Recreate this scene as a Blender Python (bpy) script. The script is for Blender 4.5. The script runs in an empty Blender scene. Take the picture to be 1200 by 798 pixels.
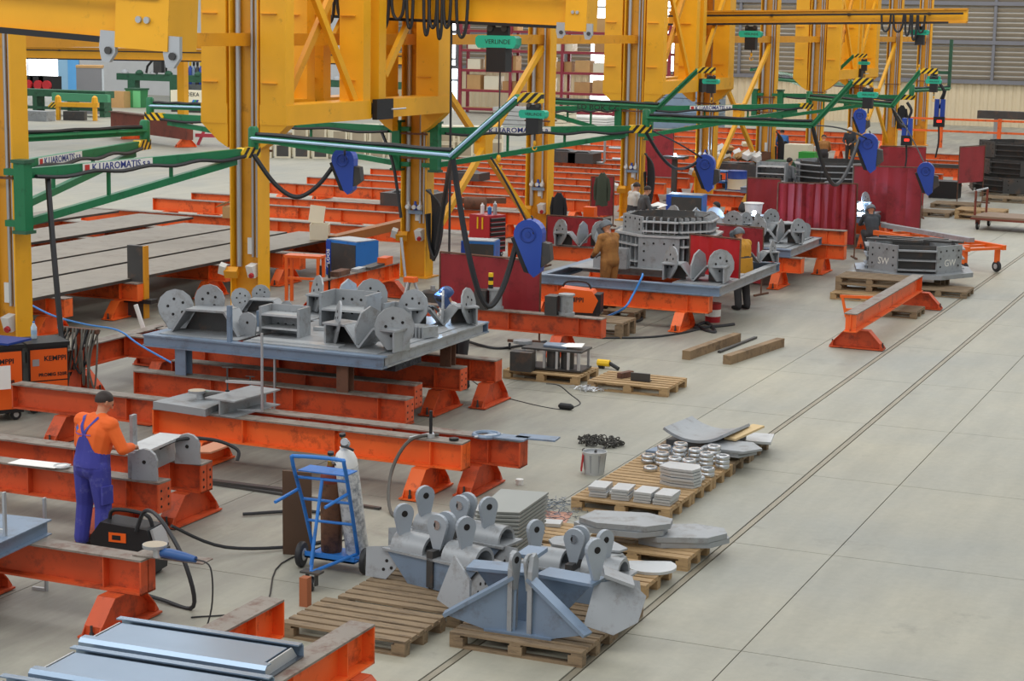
import bpy, bmesh, math, random
from mathutils import Vector, Matrix, Euler
random.seed(7)
SC = bpy.context.scene
COL = SC.collection
PI = math.pi

# ------------------------------------------------------------------ camera
CAM_H = 5.8
FOC = 2182.17                      # focal length in pixels of the 1200 px wide frame
YAW, PITCH, ROLL = 0.40456, 0.16824, 0.01840
def cam_axes():
    fwd = Vector((-math.sin(YAW)*math.cos(PITCH), math.cos(YAW)*math.cos(PITCH), -math.sin(PITCH)))
    right = Vector((math.cos(YAW), math.sin(YAW), 0))
    up = right.cross(fwd)
    r = right*math.cos(ROLL) + up*math.sin(ROLL)
    u = up*math.cos(ROLL) - right*math.sin(ROLL)
    return r, u, fwd
CR, CU, CF = cam_axes()
cd = bpy.data.cameras.new('camera')
cam = bpy.data.objects.new('camera', cd); COL.objects.link(cam)
cd.sensor_width = 36.0; cd.lens = FOC/1200*36.0
cd.clip_start = 0.5; cd.clip_end = 400
m = Matrix((CR, CU, -CF)).transposed().to_4x4(); m.translation = (0, 0, CAM_H)
cam.matrix_world = m
SC.camera = cam

# ------------------------------------------------------------------ light and exposure
SC.view_settings.view_transform = 'Standard'
SC.view_settings.look = 'None'
SC.view_settings.gamma = 1.0
SC.view_settings.use_curve_mapping = False
SC.view_settings.exposure = EXPOSURE = -0.06
W = bpy.data.worlds.new('daylight'); SC.world = W; W.use_nodes = True
bg = W.node_tree.nodes['Background']
bg.inputs[0].default_value = (0.93, 0.96, 1.0, 1); bg.inputs[1].default_value = 0.80
def area(name, loc, sx, sy, power, color=(1, 0.985, 0.95), rot=(0, 0, 0)):
    l = bpy.data.lights.new(name, 'AREA'); l.shape = 'RECTANGLE'; l.size = sx; l.size_y = sy
    l.energy = power; l.color = color
    o = bpy.data.objects.new(name, l); COL.objects.link(o); o.location = loc; o.rotation_euler = rot
    return o
# rows of roof lights over the bays (daylight from above), the last row added to brighten the back wall
for i, yy in enumerate((8, 30, 52, 74, 96, 113)):
    area('roof_fill_light', (-22, yy, 13.5), 46, 5, 2250 if i < 5 else 2000)
area('roof_fill_light', (-68, 92, 12.5), 34, 6, 2600)

# ------------------------------------------------------------------ survey helpers: where a sight line meets a plane of known height / depth
def _d(u, v): return CF*FOC + CR*(u-600) - CU*(v-399)
def P(u, v, z=0.0):
    d = _d(u, v); t = (z-CAM_H)/d.z; return Vector((d.x*t, d.y*t, z))
def PY(u, v, y):
    d = _d(u, v); t = y/d.y; return Vector((d.x*t, y, CAM_H+d.z*t))
def PX(u, v, x):
    d = _d(u, v); t = x/d.x; return Vector((x, d.y*t, CAM_H+d.z*t))

# ------------------------------------------------------------------ materials
def lin(c):
    if isinstance(c, str):
        c = c.lstrip('#'); c = tuple(int(c[i:i+2], 16)/255 for i in (0, 2, 4))
    return tuple(x/12.92 if x <= 0.04045 else ((x+0.055)/1.055)**2.4 for x in c)
MATS = {}
def mat(name, color, rough=0.5, metal=0.0, wear=None, wear_amt=0.3, wear_scale=3.0, var=0.12, bump=0.0, bscale=40.0, spec=0.5, stretch=None):
    if name in MATS: return MATS[name]
    M = bpy.data.materials.new(name); M.use_nodes = True
    nt = M.node_tree; N = nt.nodes; L = nt.links; b = N['Principled BSDF']
    c = lin(color)
    b.inputs['Roughness'].default_value = rough; b.inputs['Metallic'].default_value = metal
    b.inputs['Specular IOR Level'].default_value = spec
    tc = N.new('ShaderNodeTexCoord'); oi = N.new('ShaderNodeObjectInfo')
    add = N.new('ShaderNodeVectorMath'); add.operation = 'ADD'
    mul = N.new('ShaderNodeVectorMath'); mul.operation = 'SCALE'; mul.inputs[0].default_value = (17, 31, 23)
    L.new(oi.outputs['Random'], mul.inputs['Scale']); L.new(tc.outputs['Object'], add.inputs[0]); L.new(mul.outputs[0], add.inputs[1])
    vec = add.outputs[0]
    if stretch:
        mp = N.new('ShaderNodeMapping'); mp.inputs['Scale'].default_value = stretch; L.new(vec, mp.inputs[0]); vec = mp.outputs[0]
    n1 = N.new('ShaderNodeTexNoise'); n1.inputs['Scale'].default_value = 1.7; n1.inputs['Detail'].default_value = 5; L.new(vec, n1.inputs['Vector'])
    hs = N.new('ShaderNodeHueSaturation'); hs.inputs['Color'].default_value = (*c, 1)
    mr = N.new('ShaderNodeMapRange'); mr.inputs[1].default_value = 0.25; mr.inputs[2].default_value = 0.75
    mr.inputs[3].default_value = 1-var; mr.inputs[4].default_value = 1+var
    L.new(n1.outputs[0], mr.inputs[0]); L.new(mr.outputs[0], hs.inputs['Value'])
    out = hs.outputs[0]
    if wear:
        n2 = N.new('ShaderNodeTexNoise'); n2.inputs['Scale'].default_value = wear_scale; n2.inputs['Detail'].default_value = 8; n2.inputs['Roughness'].default_value = 0.72
        L.new(vec, n2.inputs['Vector'])
        r = N.new('ShaderNodeMapRange'); r.inputs[1].default_value = 0.62-0.3*wear_amt; r.inputs[2].default_value = 0.80-0.3*wear_amt
        L.new(n2.outputs[0], r.inputs[0])
        mx = N.new('ShaderNodeMix'); mx.data_type = 'RGBA'; mx.inputs[7].default_value = (*lin(wear), 1)
        L.new(r.outputs[0], mx.inputs[0]); L.new(out, mx.inputs[6]); out = mx.outputs[2]
    L.new(out, b.inputs['Base Color'])
    if bump:
        n3 = N.new('ShaderNodeTexNoise'); n3.inputs['Scale'].default_value = bscale; n3.inputs['Detail'].default_value = 4; L.new(vec, n3.inputs['Vector'])
        bp = N.new('ShaderNodeBump'); bp.inputs['Strength'].default_value = bump; bp.inputs['Distance'].default_value = 0.01
        L.new(n3.outputs[0], bp.inputs['Height']); L.new(bp.outputs[0], b.inputs['Normal'])
    MATS[name] = M; return M
def emis(name, color, strength):
    if name in MATS: return MATS[name]
    M = bpy.data.materials.new(name); M.use_nodes = True
    b = M.node_tree.nodes['Principled BSDF']; b.inputs['Base Color'].default_value = (*lin(color), 1)
    b.inputs['Emission Color'].default_value = (*lin(color), 1); b.inputs['Emission Strength'].default_value = strength
    MATS[name] = M; return M

ORANGE = mat('orange paint', '#f46c2b', 0.5, wear='#7d2f17', wear_amt=0.30, var=0.10)
ORANGE_OLD = mat('grimy orange paint', '#cf5326', 0.55, wear='#8a3a22', wear_amt=0.4, var=0.16, wear_scale=4)
ORANGE_NEW = mat('bright orange paint', '#ef6a1e', 0.45, var=0.06)
FLANGE = mat('scuffed flange top', '#8b8278', 0.55, metal=0.2, wear='#6a4a3c', wear_amt=0.45, wear_scale=5, var=0.12)
YELLOW = mat('crane yellow paint', '#f0ae1b', 0.45, wear='#a8741a', wear_amt=0.05, var=0.07)
YELLOW_D = mat('yellow paint aged', '#d9951c', 0.5, wear='#8f5f18', wear_amt=0.15, var=0.1)
GREEN = mat('jib green paint', '#157548', 0.42, wear='#0b3a26', wear_amt=0.2, var=0.08)
DGREEN = mat('dark machine green', '#2f5f45', 0.5, wear='#1c3025', wear_amt=0.3, var=0.1)
TEAL = mat('hoist teal', '#23b391', 0.45, var=0.05)
STEEL = mat('primed grey steel', '#9ea2a5', 0.45, metal=0.25, wear='#807d79', wear_amt=0.35, wear_scale=4, var=0.1)
STEEL_L = mat('light bare steel', '#c3c6c7', 0.36, metal=0.4, wear='#a9abad', wear_amt=0.25, var=0.08)
STEEL_B = mat('bluish primed steel', '#7f92a8', 0.42, metal=0.3, wear='#6a6f78', wear_amt=0.3, var=0.08)
STEEL_D = mat('dark mill steel', '#4c4b4a', 0.5, metal=0.4, wear='#6b5648', wear_amt=0.3, var=0.18)
PLATE = mat('scaled plate top', '#8a8173', 0.5, metal=0.25, wear='#6e6252', wear_amt=0.3, var=0.12)
RUST = mat('rusty steel', '#6d4a38', 0.75, wear='#3e2c24', wear_amt=0.4, var=0.2)
ALU = mat('galvanised conduit', '#b9bdc0', 0.38, metal=0.6, var=0.06)
CHROME = mat('bright turned steel', '#cfd2d4', 0.22, metal=0.9, var=0.05)
BLACK = mat('black plastic', '#1c1c1e', 0.5, var=0.1)
RUBBER = mat('black cable rubber', '#26272a', 0.55, var=0.15)
BLUECABLE = mat('blue hose', '#2f86d8', 0.4, var=0.05)
BLUE = mat('trolley blue paint', '#2b77c8', 0.42, wear='#1c4878', wear_amt=0.2, var=0.07)
FEEDBLUE = mat('wire feeder blue', '#2549a8', 0.38, var=0.05)
RED = mat('red paint', '#b3232b', 0.45, var=0.08)
SCREEN = mat('red welding curtain', '#9a2830', 0.5, wear='#6e1a20', wear_amt=0.3, wear_scale=2, var=0.14)
WHITE = mat('white paint', '#e8e8e4', 0.45, var=0.04)
CREAM = mat('cream paint', '#e2dac2', 0.5, var=0.05)
CARD = mat('cardboard', '#c39a66', 0.75, var=0.08)
PAPER = mat('white paper', '#f2f1ec', 0.7, var=0.02)
WOOD = mat('pallet wood', '#b3946a', 0.75, wear='#7a6248', wear_amt=0.35, wear_scale=3, var=0.16, bump=0.25, bscale=30, stretch=(1, 6, 6))
WOOD_OLD = mat('weathered pallet wood', '#8f7a5f', 0.8, wear='#5d4f40', wear_amt=0.4, wear_scale=3, var=0.2, bump=0.3, bscale=30, stretch=(1, 6, 6))
TIMBER = mat('squared timber', '#8d7558', 0.8, wear='#5c4b3a', wear_amt=0.4, var=0.2)
BRASS = mat('brass fitting', '#b08d4a', 0.35, metal=0.8, var=0.06)
DARKRED = mat('dark red primer', '#7c3a2a', 0.6, wear='#54281e', wear_amt=0.3, var=0.14)

# ------------------------------------------------------------------ mesh builder
class MB:
    def __init__(s): s.v = []; s.f = []; s.m = []; s.mi = 0
    def add(s, vs, fs):
        o = len(s.v); s.v += [tuple(x) for x in vs]; s.f += [tuple(i+o for i in f) for f in fs]; s.m += [s.mi]*len(fs); return s
    def box(s, c, d, rot=None):
        c = Vector(c); h = Vector(d)/2
        vs = [Vector((x*h.x, y*h.y, z*h.z)) for x in (-1, 1) for y in (-1, 1) for z in (-1, 1)]
        if rot is not None:
            R = rot if isinstance(rot, Matrix) else Euler(rot).to_matrix()
            vs = [R @ q for q in vs]
        return s.add([c+q for q in vs], [(0, 1, 3, 2), (4, 6, 7, 5), (0, 4, 5, 1), (2, 3, 7, 6), (0, 2, 6, 4), (1, 5, 7, 3)])
    def bb(s, x0, x1, y0, y1, z0, z1): return s.box(((x0+x1)/2, (y0+y1)/2, (z0+z1)/2), (x1-x0, y1-y0, z1-z0))
    def prism(s, pts, t, O=(0, 0, 0), U=(1, 0, 0), V=(0, 0, 1)):
        """outline pts (2-D) in plane O,U,V, extruded by t along U x V (centred)"""
        O = Vector(O); U = Vector(U).normalized(); V = Vector(V).normalized(); n = U.cross(V)
        k = len(pts); a = [O+U*p[0]+V*p[1]-n*t/2 for p in pts]; b = [q+n*t for q in a]
        fs = [tuple(range(k-1, -1, -1)), tuple(range(k, 2*k))]
        fs += [(i, (i+1) % k, (i+1) % k+k, i+k) for i in range(k)]
        return s.add(a+b, fs)
    def bar(s, a, b, w, h, up=(0, 0, 1)):
        """rectangular bar from a to b"""
        a = Vector(a); b = Vector(b); d = (b-a); L = d.length; d.normalize()
        sx = d.cross(Vector(up))
        if sx.length < 1e-4: sx = Vector((1, 0, 0))
        sx.normalize(); sz = sx.cross(d)
        vs = []
        for p in (a, b):
            for (i, j) in ((-1, -1), (1, -1), (1, 1), (-1, 1)): vs.append(p+sx*i*w/2+sz*j*h/2)
        return s.add(vs, [(3, 2, 1, 0), (4, 5, 6, 7), (0, 1, 5, 4), (1, 2, 6, 5), (2, 3, 7, 6), (3, 0, 4, 7)])
    def tube(s, pts, r, n=8, cap=True):
        pts = [Vector(p) for p in pts]; k = len(pts); vs = []; rs = r if isinstance(r, (list, tuple)) else [r]*k
        ref = None
        for i, p in enumerate(pts):
            d = (pts[min(i+1, k-1)]-pts[max(i-1, 0)])
            if d.length < 1e-9: d = Vector((0, 0, 1))
            d.normalize()
            if ref is None:
                ref = d.cross(Vector((0, 0, 1)))
                if ref.length < 0.1: ref = d.cross(Vector((1, 0, 0)))
            else: ref = ref - d*ref.dot(d)
            if ref.length < 1e-6: ref = d.orthogonal()
            ref.normalize(); q = d.cross(ref)
            for j in range(n):
                a = 2*PI*j/n; vs.append(p+(ref*math.cos(a)+q*math.sin(a))*rs[i])
        fs = [(i*n+j, i*n+(j+1) % n, (i+1)*n+(j+1) % n, (i+1)*n+j) for i in range(k-1) for j in range(n)]
        if cap: fs += [tuple(range(n-1, -1, -1)), tuple((k-1)*n+j for j in range(n))]
        return s.add(vs, fs)
    def lathe(s, prof, O=(0, 0, 0), A=(0, 0, 1), n=16):
        """profile [(r, h)] turned round axis A through O"""
        O = Vector(O); A = Vector(A).normalized(); e = A.orthogonal().normalized(); g = A.cross(e); vs = []
        for r, h in prof:
            for j in range(n):
                a = 2*PI*j/n; vs.append(O+A*h+(e*math.cos(a)+g*math.sin(a))*max(r, 1e-4))
        k = len(prof)
        fs = [(i*n+j, i*n+(j+1) % n, (i+1)*n+(j+1) % n, (i+1)*n+j) for i in range(k-1) for j in range(n)]
        fs += [tuple(range(n-1, -1, -1)), tuple((k-1)*n+j for j in range(n))]
        return s.add(vs, fs)
    def cyl(s, c, r, h, A=(0, 0, 1), n=14): return s.lathe([(r, 0), (r, h)], c, A, n)
    def torus(s, c, R, r, A=(0, 0, 1), n=18, m_=6, arc=2*PI, start=0.0):
        c = Vector(c); A = Vector(A).normalized(); e = A.orthogonal().normalized(); g = A.cross(e)
        full = abs(arc-2*PI) < 1e-6; k = n if full else n+1; pts = [c+(e*math.cos(start+arc*i/n)+g*math.sin(start+arc*i/n))*R for i in range(k)]
        return s.tube(pts+[pts[0]] if full else pts, r, m_, not full)
    def mesh(s, name, mats, smooth=False):
        me = bpy.data.meshes.new(name); me.from_pydata(s.v, [], s.f)
        for q in (mats if isinstance(mats, (list, tuple)) else [mats]): me.materials.append(q)
        if max(s.m, default=0) > 0: me.polygons.foreach_set('material_index', s.m)
        bm = bmesh.new(); bm.from_mesh(me); bmesh.ops.recalc_face_normals(bm, faces=bm.faces); bm.to_mesh(me); bm.free()
        if smooth:
            me.polygons.foreach_set('use_smooth', [True]*len(me.polygons))
            try: me.set_sharp_from_angle(angle=math.radians(40))
            except Exception: pass
        me.update(); return me
    def build(s, name, mats, parent=None, loc=None, rot=None, smooth=False, bevel=0.0):
        return link(name, s.mesh(name, mats, smooth), parent, loc, rot)

def link(name, me, parent=None, loc=None, rot=None, scale=None):
    o = bpy.data.objects.new(name, me); COL.objects.link(o)
    if parent is not None: o.parent = parent
    if loc is not None: o.location = loc
    if rot is not None: o.rotation_euler = rot
    if scale is not None: o.scale = scale
    return o
def tag(o, label=None, cat=None, group=None, kind=None):
    if label: o['label'] = label
    if cat: o['category'] = cat
    if group: o['group'] = group
    if kind: o['kind'] = kind
    return o
def thing(name, label, cat, loc=(0, 0, 0), rz=0.0, group=None):
    o = bpy.data.objects.new(name, None); COL.objects.link(o); o.empty_display_size = 0.2
    o.location = loc; o.rotation_euler = (0, 0, rz)
    return tag(o, label, cat, group)
def kids(o): return [c for c in bpy.data.objects if c.parent == o]
def dup(root, loc=None, rz=None, label=None, group=None, parent=None):
    r = root.copy(); COL.objects.link(r)
    if loc is not None: r.location = loc
    if rz is not None: r.rotation_euler = (0, 0, rz)
    if label: r['label'] = label
    if group: r['group'] = group
    for ch in kids(root):
        c = ch.copy(); COL.objects.link(c); c.parent = r
        for g in kids(ch):
            d = g.copy(); COL.objects.link(d); d.parent = c
    return r
def spline(ctrl, n=6):
    """Catmull-Rom through control points"""
    c = [Vector(p) for p in ctrl]; out = []
    for i in range(len(c)-1):
        p0, p1, p2, p3 = c[max(i-1, 0)], c[i], c[i+1], c[min(i+2, len(c)-1)]
        for k in range(n):
            t = k/n; out.append(0.5*((2*p1)+(p2-p0)*t+(2*p0-5*p1+4*p2-p3)*t*t+(3*p1-p0-3*p2+p3)*t**3))
    out.append(c[-1]); return out
def cable(name, ctrl, r, material, label=None, cat='cable', parent=None, group=None, n=6):
    o = MB().tube(spline(ctrl, n), r, 6).build(name, material, parent, smooth=True)
    if parent is None: tag(o, label, cat, group)
    return o
_fonts = {}
def text_mesh(s, size, name='lettering', bold=0.0):
    key = (s, size, bold)
    if key in _fonts: return _fonts[key]
    c = bpy.data.curves.new(name, 'FONT'); c.body = s; c.size = size; c.align_x = 'CENTER'; c.align_y = 'CENTER'; c.extrude = 0.002; c.offset = bold; c.resolution_u = 2
    o = bpy.data.objects.new(name, c); COL.objects.link(o)
    dg = bpy.context.evaluated_depsgraph_get(); me = bpy.data.meshes.new_from_object(o.evaluated_get(dg))
    bpy.data.objects.remove(o); bpy.data.curves.remove(c); _fonts[key] = me; return me
def text(s, size, material, parent, O, U, V, name='lettering', bold=0.0, wide=1.0):
    """flat lettering centred at O, reading along U with V up (parent space)"""
    me = text_mesh(s, size, name, bold).copy(); me.materials.clear(); me.materials.append(material)
    U = Vector(U).normalized(); V = Vector(V).normalized(); n = U.cross(V)
    o = link(name, me, parent); R = Matrix((U*wide, V, n)).transposed().to_4x4(); R.translation = Vector(O); o.matrix_local = R
    return o
def hazard(name, parent, a, b, h, t, n=5):
    """bar end from a to b striped in black and yellow pieces (one mesh, two colours)"""
    M = MB(); a = Vector(a); b = Vector(b); d = b-a; s = h*0.5/d.length
    U = d.normalized(); V = Vector((0, 0, 1)); L = d.length; w = L/n
    for i in range(-1, n+1):
        M.mi = i % 2
        x0, x1 = i*w, (i+1)*w
        pts = [(x0, -h/2), (x1, -h/2), (x1+h, h/2), (x0+h, h/2)]
        # clip to the bar length
        q = []
        for k in range(4):
            p1, p2 = pts[k], pts[(k+1) % 4]
            q.append(p1)
        def clip(poly, lim, keep):
            out = []
            for k in range(len(poly)):
                A, B = poly[k], poly[(k+1) % len(poly)]; ia, ib = keep(A[0]), keep(B[0])
                if ia: out.append(A)
                if ia != ib:
                    tt = (lim-A[0])/(B[0]-A[0]); out.append((lim, A[1]+(B[1]-A[1])*tt))
            return out
        q = clip(q, 0, lambda x: x >= 0)
        if len(q) > 2: q = clip(q, L, lambda x: x <= L)
        if len(q) > 2: M.prism(q, t, a, U, V)
    return M.build(name, [BLACK, YEL_H], parent)
YEL_H = mat('hazard yellow', '#f0c21a', 0.45, var=0.03)
# ------------------------------------------------------------------ the hall: floor slabs, rails, walls
def floor_material():
    M = bpy.data.materials.new('power-floated concrete'); M.use_nodes = True
    nt = M.node_tree; N = nt.nodes; L = nt.links; b = N['Principled BSDF']
    g = N.new('ShaderNodeNewGeometry')
    def noise(scale, detail, rough=0.6, vec=None):
        n = N.new('ShaderNodeTexNoise'); n.inputs['Scale'].default_value = scale; n.inputs['Detail'].default_value = detail; n.inputs['Roughness'].default_value = rough
        L.new(vec or g.outputs['Position'], n.inputs['Vector']); return n
    mp = N.new('ShaderNodeMapping'); mp.inputs['Scale'].default_value = (2.2, 0.35, 1); L.new(g.outputs['Position'], mp.inputs[0])
    big = noise(0.22, 5); mid = noise(1.1, 6, 0.65, mp.outputs[0]); fine = noise(9, 6, 0.7)
    cr = N.new('ShaderNodeValToRGB'); cr.color_ramp.elements[0].position = 0.32; cr.color_ramp.elements[1].position = 0.68
    cr.color_ramp.elements[0].color = (*lin('#9c9d94'), 1); cr.color_ramp.elements[1].color = (*lin('#b1ac98'), 1)
    L.new(big.outputs[0], cr.inputs[0])
    def mulby(col, fac_node, lo, hi, a=0.3, c=0.7):
        r = N.new('ShaderNodeMapRange'); r.inputs[1].default_value = a; r.inputs[2].default_value = c; r.inputs[3].default_value = lo; r.inputs[4].default_value = hi
        L.new(fac_node.outputs[0], r.inputs[0]); h = N.new('ShaderNodeHueSaturation'); L.new(r.outputs[0], h.inputs['Value']); L.new(col, h.inputs['Color']); return h.outputs[0]
    c = mulby(cr.outputs[0], mid, 0.88, 1.07); c = mulby(c, fine, 0.94, 1.05)
    stain = noise(0.55, 8, 0.72)
    r = N.new('ShaderNodeMapRange'); r.inputs[1].default_value = 0.60; r.inputs[2].default_value = 0.78; L.new(stain.outputs[0], r.inputs[0])
    mx = N.new('ShaderNodeMix'); mx.data_type = 'RGBA'; mx.inputs[7].default_value = (*lin('#77736a'), 1); L.new(r.outputs[0], mx.inputs[0]); L.new(c, mx.inputs[6])
    # streaky darker grey over the assembly strip
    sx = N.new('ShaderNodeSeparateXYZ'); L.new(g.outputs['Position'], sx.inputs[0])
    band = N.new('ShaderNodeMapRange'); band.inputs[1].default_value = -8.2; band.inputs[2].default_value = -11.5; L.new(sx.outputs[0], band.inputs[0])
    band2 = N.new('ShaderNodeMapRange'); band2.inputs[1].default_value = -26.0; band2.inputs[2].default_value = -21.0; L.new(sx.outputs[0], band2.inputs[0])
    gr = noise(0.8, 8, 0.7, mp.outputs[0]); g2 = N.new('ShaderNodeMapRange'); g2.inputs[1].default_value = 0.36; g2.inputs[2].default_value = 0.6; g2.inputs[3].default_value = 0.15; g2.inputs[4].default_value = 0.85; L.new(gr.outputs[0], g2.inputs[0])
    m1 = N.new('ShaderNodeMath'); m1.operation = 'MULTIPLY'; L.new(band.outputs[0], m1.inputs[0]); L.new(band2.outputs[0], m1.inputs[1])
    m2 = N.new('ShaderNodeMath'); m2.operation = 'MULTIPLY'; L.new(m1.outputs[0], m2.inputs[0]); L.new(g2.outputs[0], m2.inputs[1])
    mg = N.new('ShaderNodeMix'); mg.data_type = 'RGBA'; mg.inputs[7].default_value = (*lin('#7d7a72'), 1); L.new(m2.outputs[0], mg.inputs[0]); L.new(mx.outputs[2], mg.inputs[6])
    L.new(mg.outputs[2], b.inputs['Base Color']); b.inputs['Roughness'].default_value = 0.5; b.inputs['Specular IOR Level'].default_value = 0.35
    bp = N.new('ShaderNodeBump'); bp.inputs['Strength'].default_value = 0.12; bp.inputs['Distance'].default_value = 0.01; L.new(fine.outputs[0], bp.inputs['Height']); L.new(bp.outputs[0], b.inputs['Normal'])
    return M
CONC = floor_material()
JOINT = mat('joint sealant', '#4a4640', 0.8, var=0.1)
RAILM = mat('flush rail', '#98917f', 0.5, metal=0.4, var=0.12)
X0, X1, Y1 = -104.0, 14.0, 120.0
fl = MB().bb(X0, X1, -6, Y1, -0.30, -0.02).build('floor', JOINT); tag(fl, kind='structure')
G = 0.012
xs = [(-11.8, -8.2), (-8.2, -6.975), (-6.885, -5.845), (-5.755, -4.6), (-4.6, -1.0), (-1.0, 2.6)]
ys = [16.38+3.6*k for k in range(-2, 16)]
slab_cache = {}
for (xa, xb) in xs:
    w = round(xb-xa, 4)
    if w not in slab_cache:
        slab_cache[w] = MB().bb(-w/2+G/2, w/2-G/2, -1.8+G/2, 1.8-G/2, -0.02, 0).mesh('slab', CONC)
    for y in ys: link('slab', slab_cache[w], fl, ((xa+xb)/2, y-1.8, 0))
yA, yB = ys[0]-3.6, ys[-1]
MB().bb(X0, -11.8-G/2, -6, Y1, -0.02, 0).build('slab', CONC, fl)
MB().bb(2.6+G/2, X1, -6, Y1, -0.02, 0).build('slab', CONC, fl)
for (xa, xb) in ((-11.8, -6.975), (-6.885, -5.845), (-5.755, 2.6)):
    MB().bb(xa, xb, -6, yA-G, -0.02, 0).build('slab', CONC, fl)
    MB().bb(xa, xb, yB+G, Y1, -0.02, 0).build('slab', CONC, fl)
for xr in (-6.93, -5.80):
    MB().bb(xr-0.033, xr+0.033, -6, Y1, -0.02, -0.001).build('rail', RAILM, fl)

# back wall: corrugated cream cladding below, grey louvres above, girts and studs
wb = MB().bb(X0, X1, Y1, Y1+0.3, -0.3, 15).build('wall_back', mat('wall lining grey', '#b9b8b2', 0.6, var=0.05)); tag(wb, kind='structure')
ZC = 2.7
M = MB(); x = -62.0
while x < X1:
    M.prism([(0, 0), (0.08, -0.06), (0.28, -0.06), (0.36, 0), (0.36, 0.01), (0, 0.01)], ZC, (x, Y1-0.03, ZC/2), (1, 0, 0), (0, 1, 0)); x += 0.5
tag(M.build('cladding_ribs', mat('cream cladding', '#d4c3a3', 0.55, var=0.04), wb), kind='stuff')
MB().bb(-62, X1, Y1-0.03, Y1, 0, ZC).build('cladding', MATS['cream cladding'], wb)
LOUV = mat('grey louvre', '#a39786', 0.55, var=0.06)
M = MB(); z = ZC+0.3
while z < 14:
    M.box(((-62+X1)/2, Y1-0.07, z), (X1+62, 0.05, 0.24), (0.6, 0, 0)); z += 0.30
tag(M.build('louvre_blades', LOUV, wb), kind='stuff')
GIRT = mat('grey girt', '#74747a', 0.5, var=0.06)
for z in (ZC+0.06, 5.2, 7.6, 10.0, 12.4):
    MB().bb(-62, X1, Y1-0.30, Y1-0.12, z-0.12, z+0.12).build('girt', GIRT, wb)
stud = MB().bb(-0.09, 0.09, Y1-0.26, Y1-0.1, ZC, 14.5).mesh('stud', GIRT)
for k in range(19): link('stud', stud, wb, (-60+4.1*k, 0, 0))
wl = MB().bb(X0-0.3, X0, -6, Y1+0.3, -0.3, 15).build('wall_left', mat('white wall sheet', '#c9cac8', 0.6, var=0.03)); tag(wl, kind='structure')
wr = MB().bb(X1, X1+0.3, -6, Y1+0.3, -0.3, 15).build('wall_right', MATS['white wall sheet']); tag(wr, kind='structure')
# smooth light-grey lining at the left end of the back wall
MB().bb(-88, -62.05, Y1-0.06, Y1, 0, 9).build('lining_panel', mat('pale lining', '#dcdddd', 0.5, var=0.03), wb)
# daylight openings in the back wall (over-exposed outside light)
DAY = emis('daylight pane', '#ffffff', 5.0)
FRAME = mat('window frame grey', '#7f8890', 0.45, var=0.04)
def window(n, u0, u1, v0, v1, nx, nz):
    a = PY(u0, v1, Y1-0.12); c = PY(u1, v0, Y1-0.12)
    w = tag(MB().bb(a.x, c.x, Y1-0.12, Y1-0.08, a.z, c.z).build('window_%d' % n, FRAME), kind='structure')
    dx = (c.x-a.x)/nx; dz = (c.z-a.z)/nz
    for i in range(nx):
        for j in range(nz):
            MB().bb(a.x+dx*i+0.08, a.x+dx*(i+1)-0.08, Y1-0.16, Y1-0.12, a.z+dz*j+0.08, a.z+dz*(j+1)-0.08).build('pane', DAY, w)
window(1, -40, 70, 66, 112, 3, 1)
window(2, 524, 538, 20, 118, 1, 4)
window(3, 690, 812, -30, 124, 4, 4)
# ------------------------------------------------------------------ crane columns and travelling carriages
CX = -18.9
CY = [23.75+7.35*k for k in range(11)]
CH = 9.1
def col_meshes():
    d, b, t = 0.62, 0.40, 0.03
    web = MB().bb(-d/2, d/2, -t/2, t/2, 0.03, CH).mesh('web', YELLOW_D)
    fl_ = MB().bb(-t/2, t/2, -b/2, b/2, 0.03, CH).mesh('flange', YELLOW)
    base = MB().bb(-0.42, 0.42, -0.32, 0.32, 0, 0.03).mesh('base_plate', YELLOW_D)
    c1 = MB().tube([(0, 0, 1.05), (0, 0, CH)], 0.055, 10).mesh('conduit', ALU, True)
    c2 = MB().tube([(0, 0, 1.25), (0, 0, CH)], 0.028, 8).mesh('conduit', ALU, True)
    return web, fl_, base, c1, c2
WEB, FLG, BASE, CON1, CON2 = col_meshes()
collar = MB().bb(-0.36, 0.36, -0.26, -0.22, -0.02, 0.02).bb(-0.36, 0.36, 0.22, 0.26, -0.02, 0.02).mesh('clamp_band', RUST)
sock_w = mat('socket housing', '#d8d8d4', 0.5, var=0.03)
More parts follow.
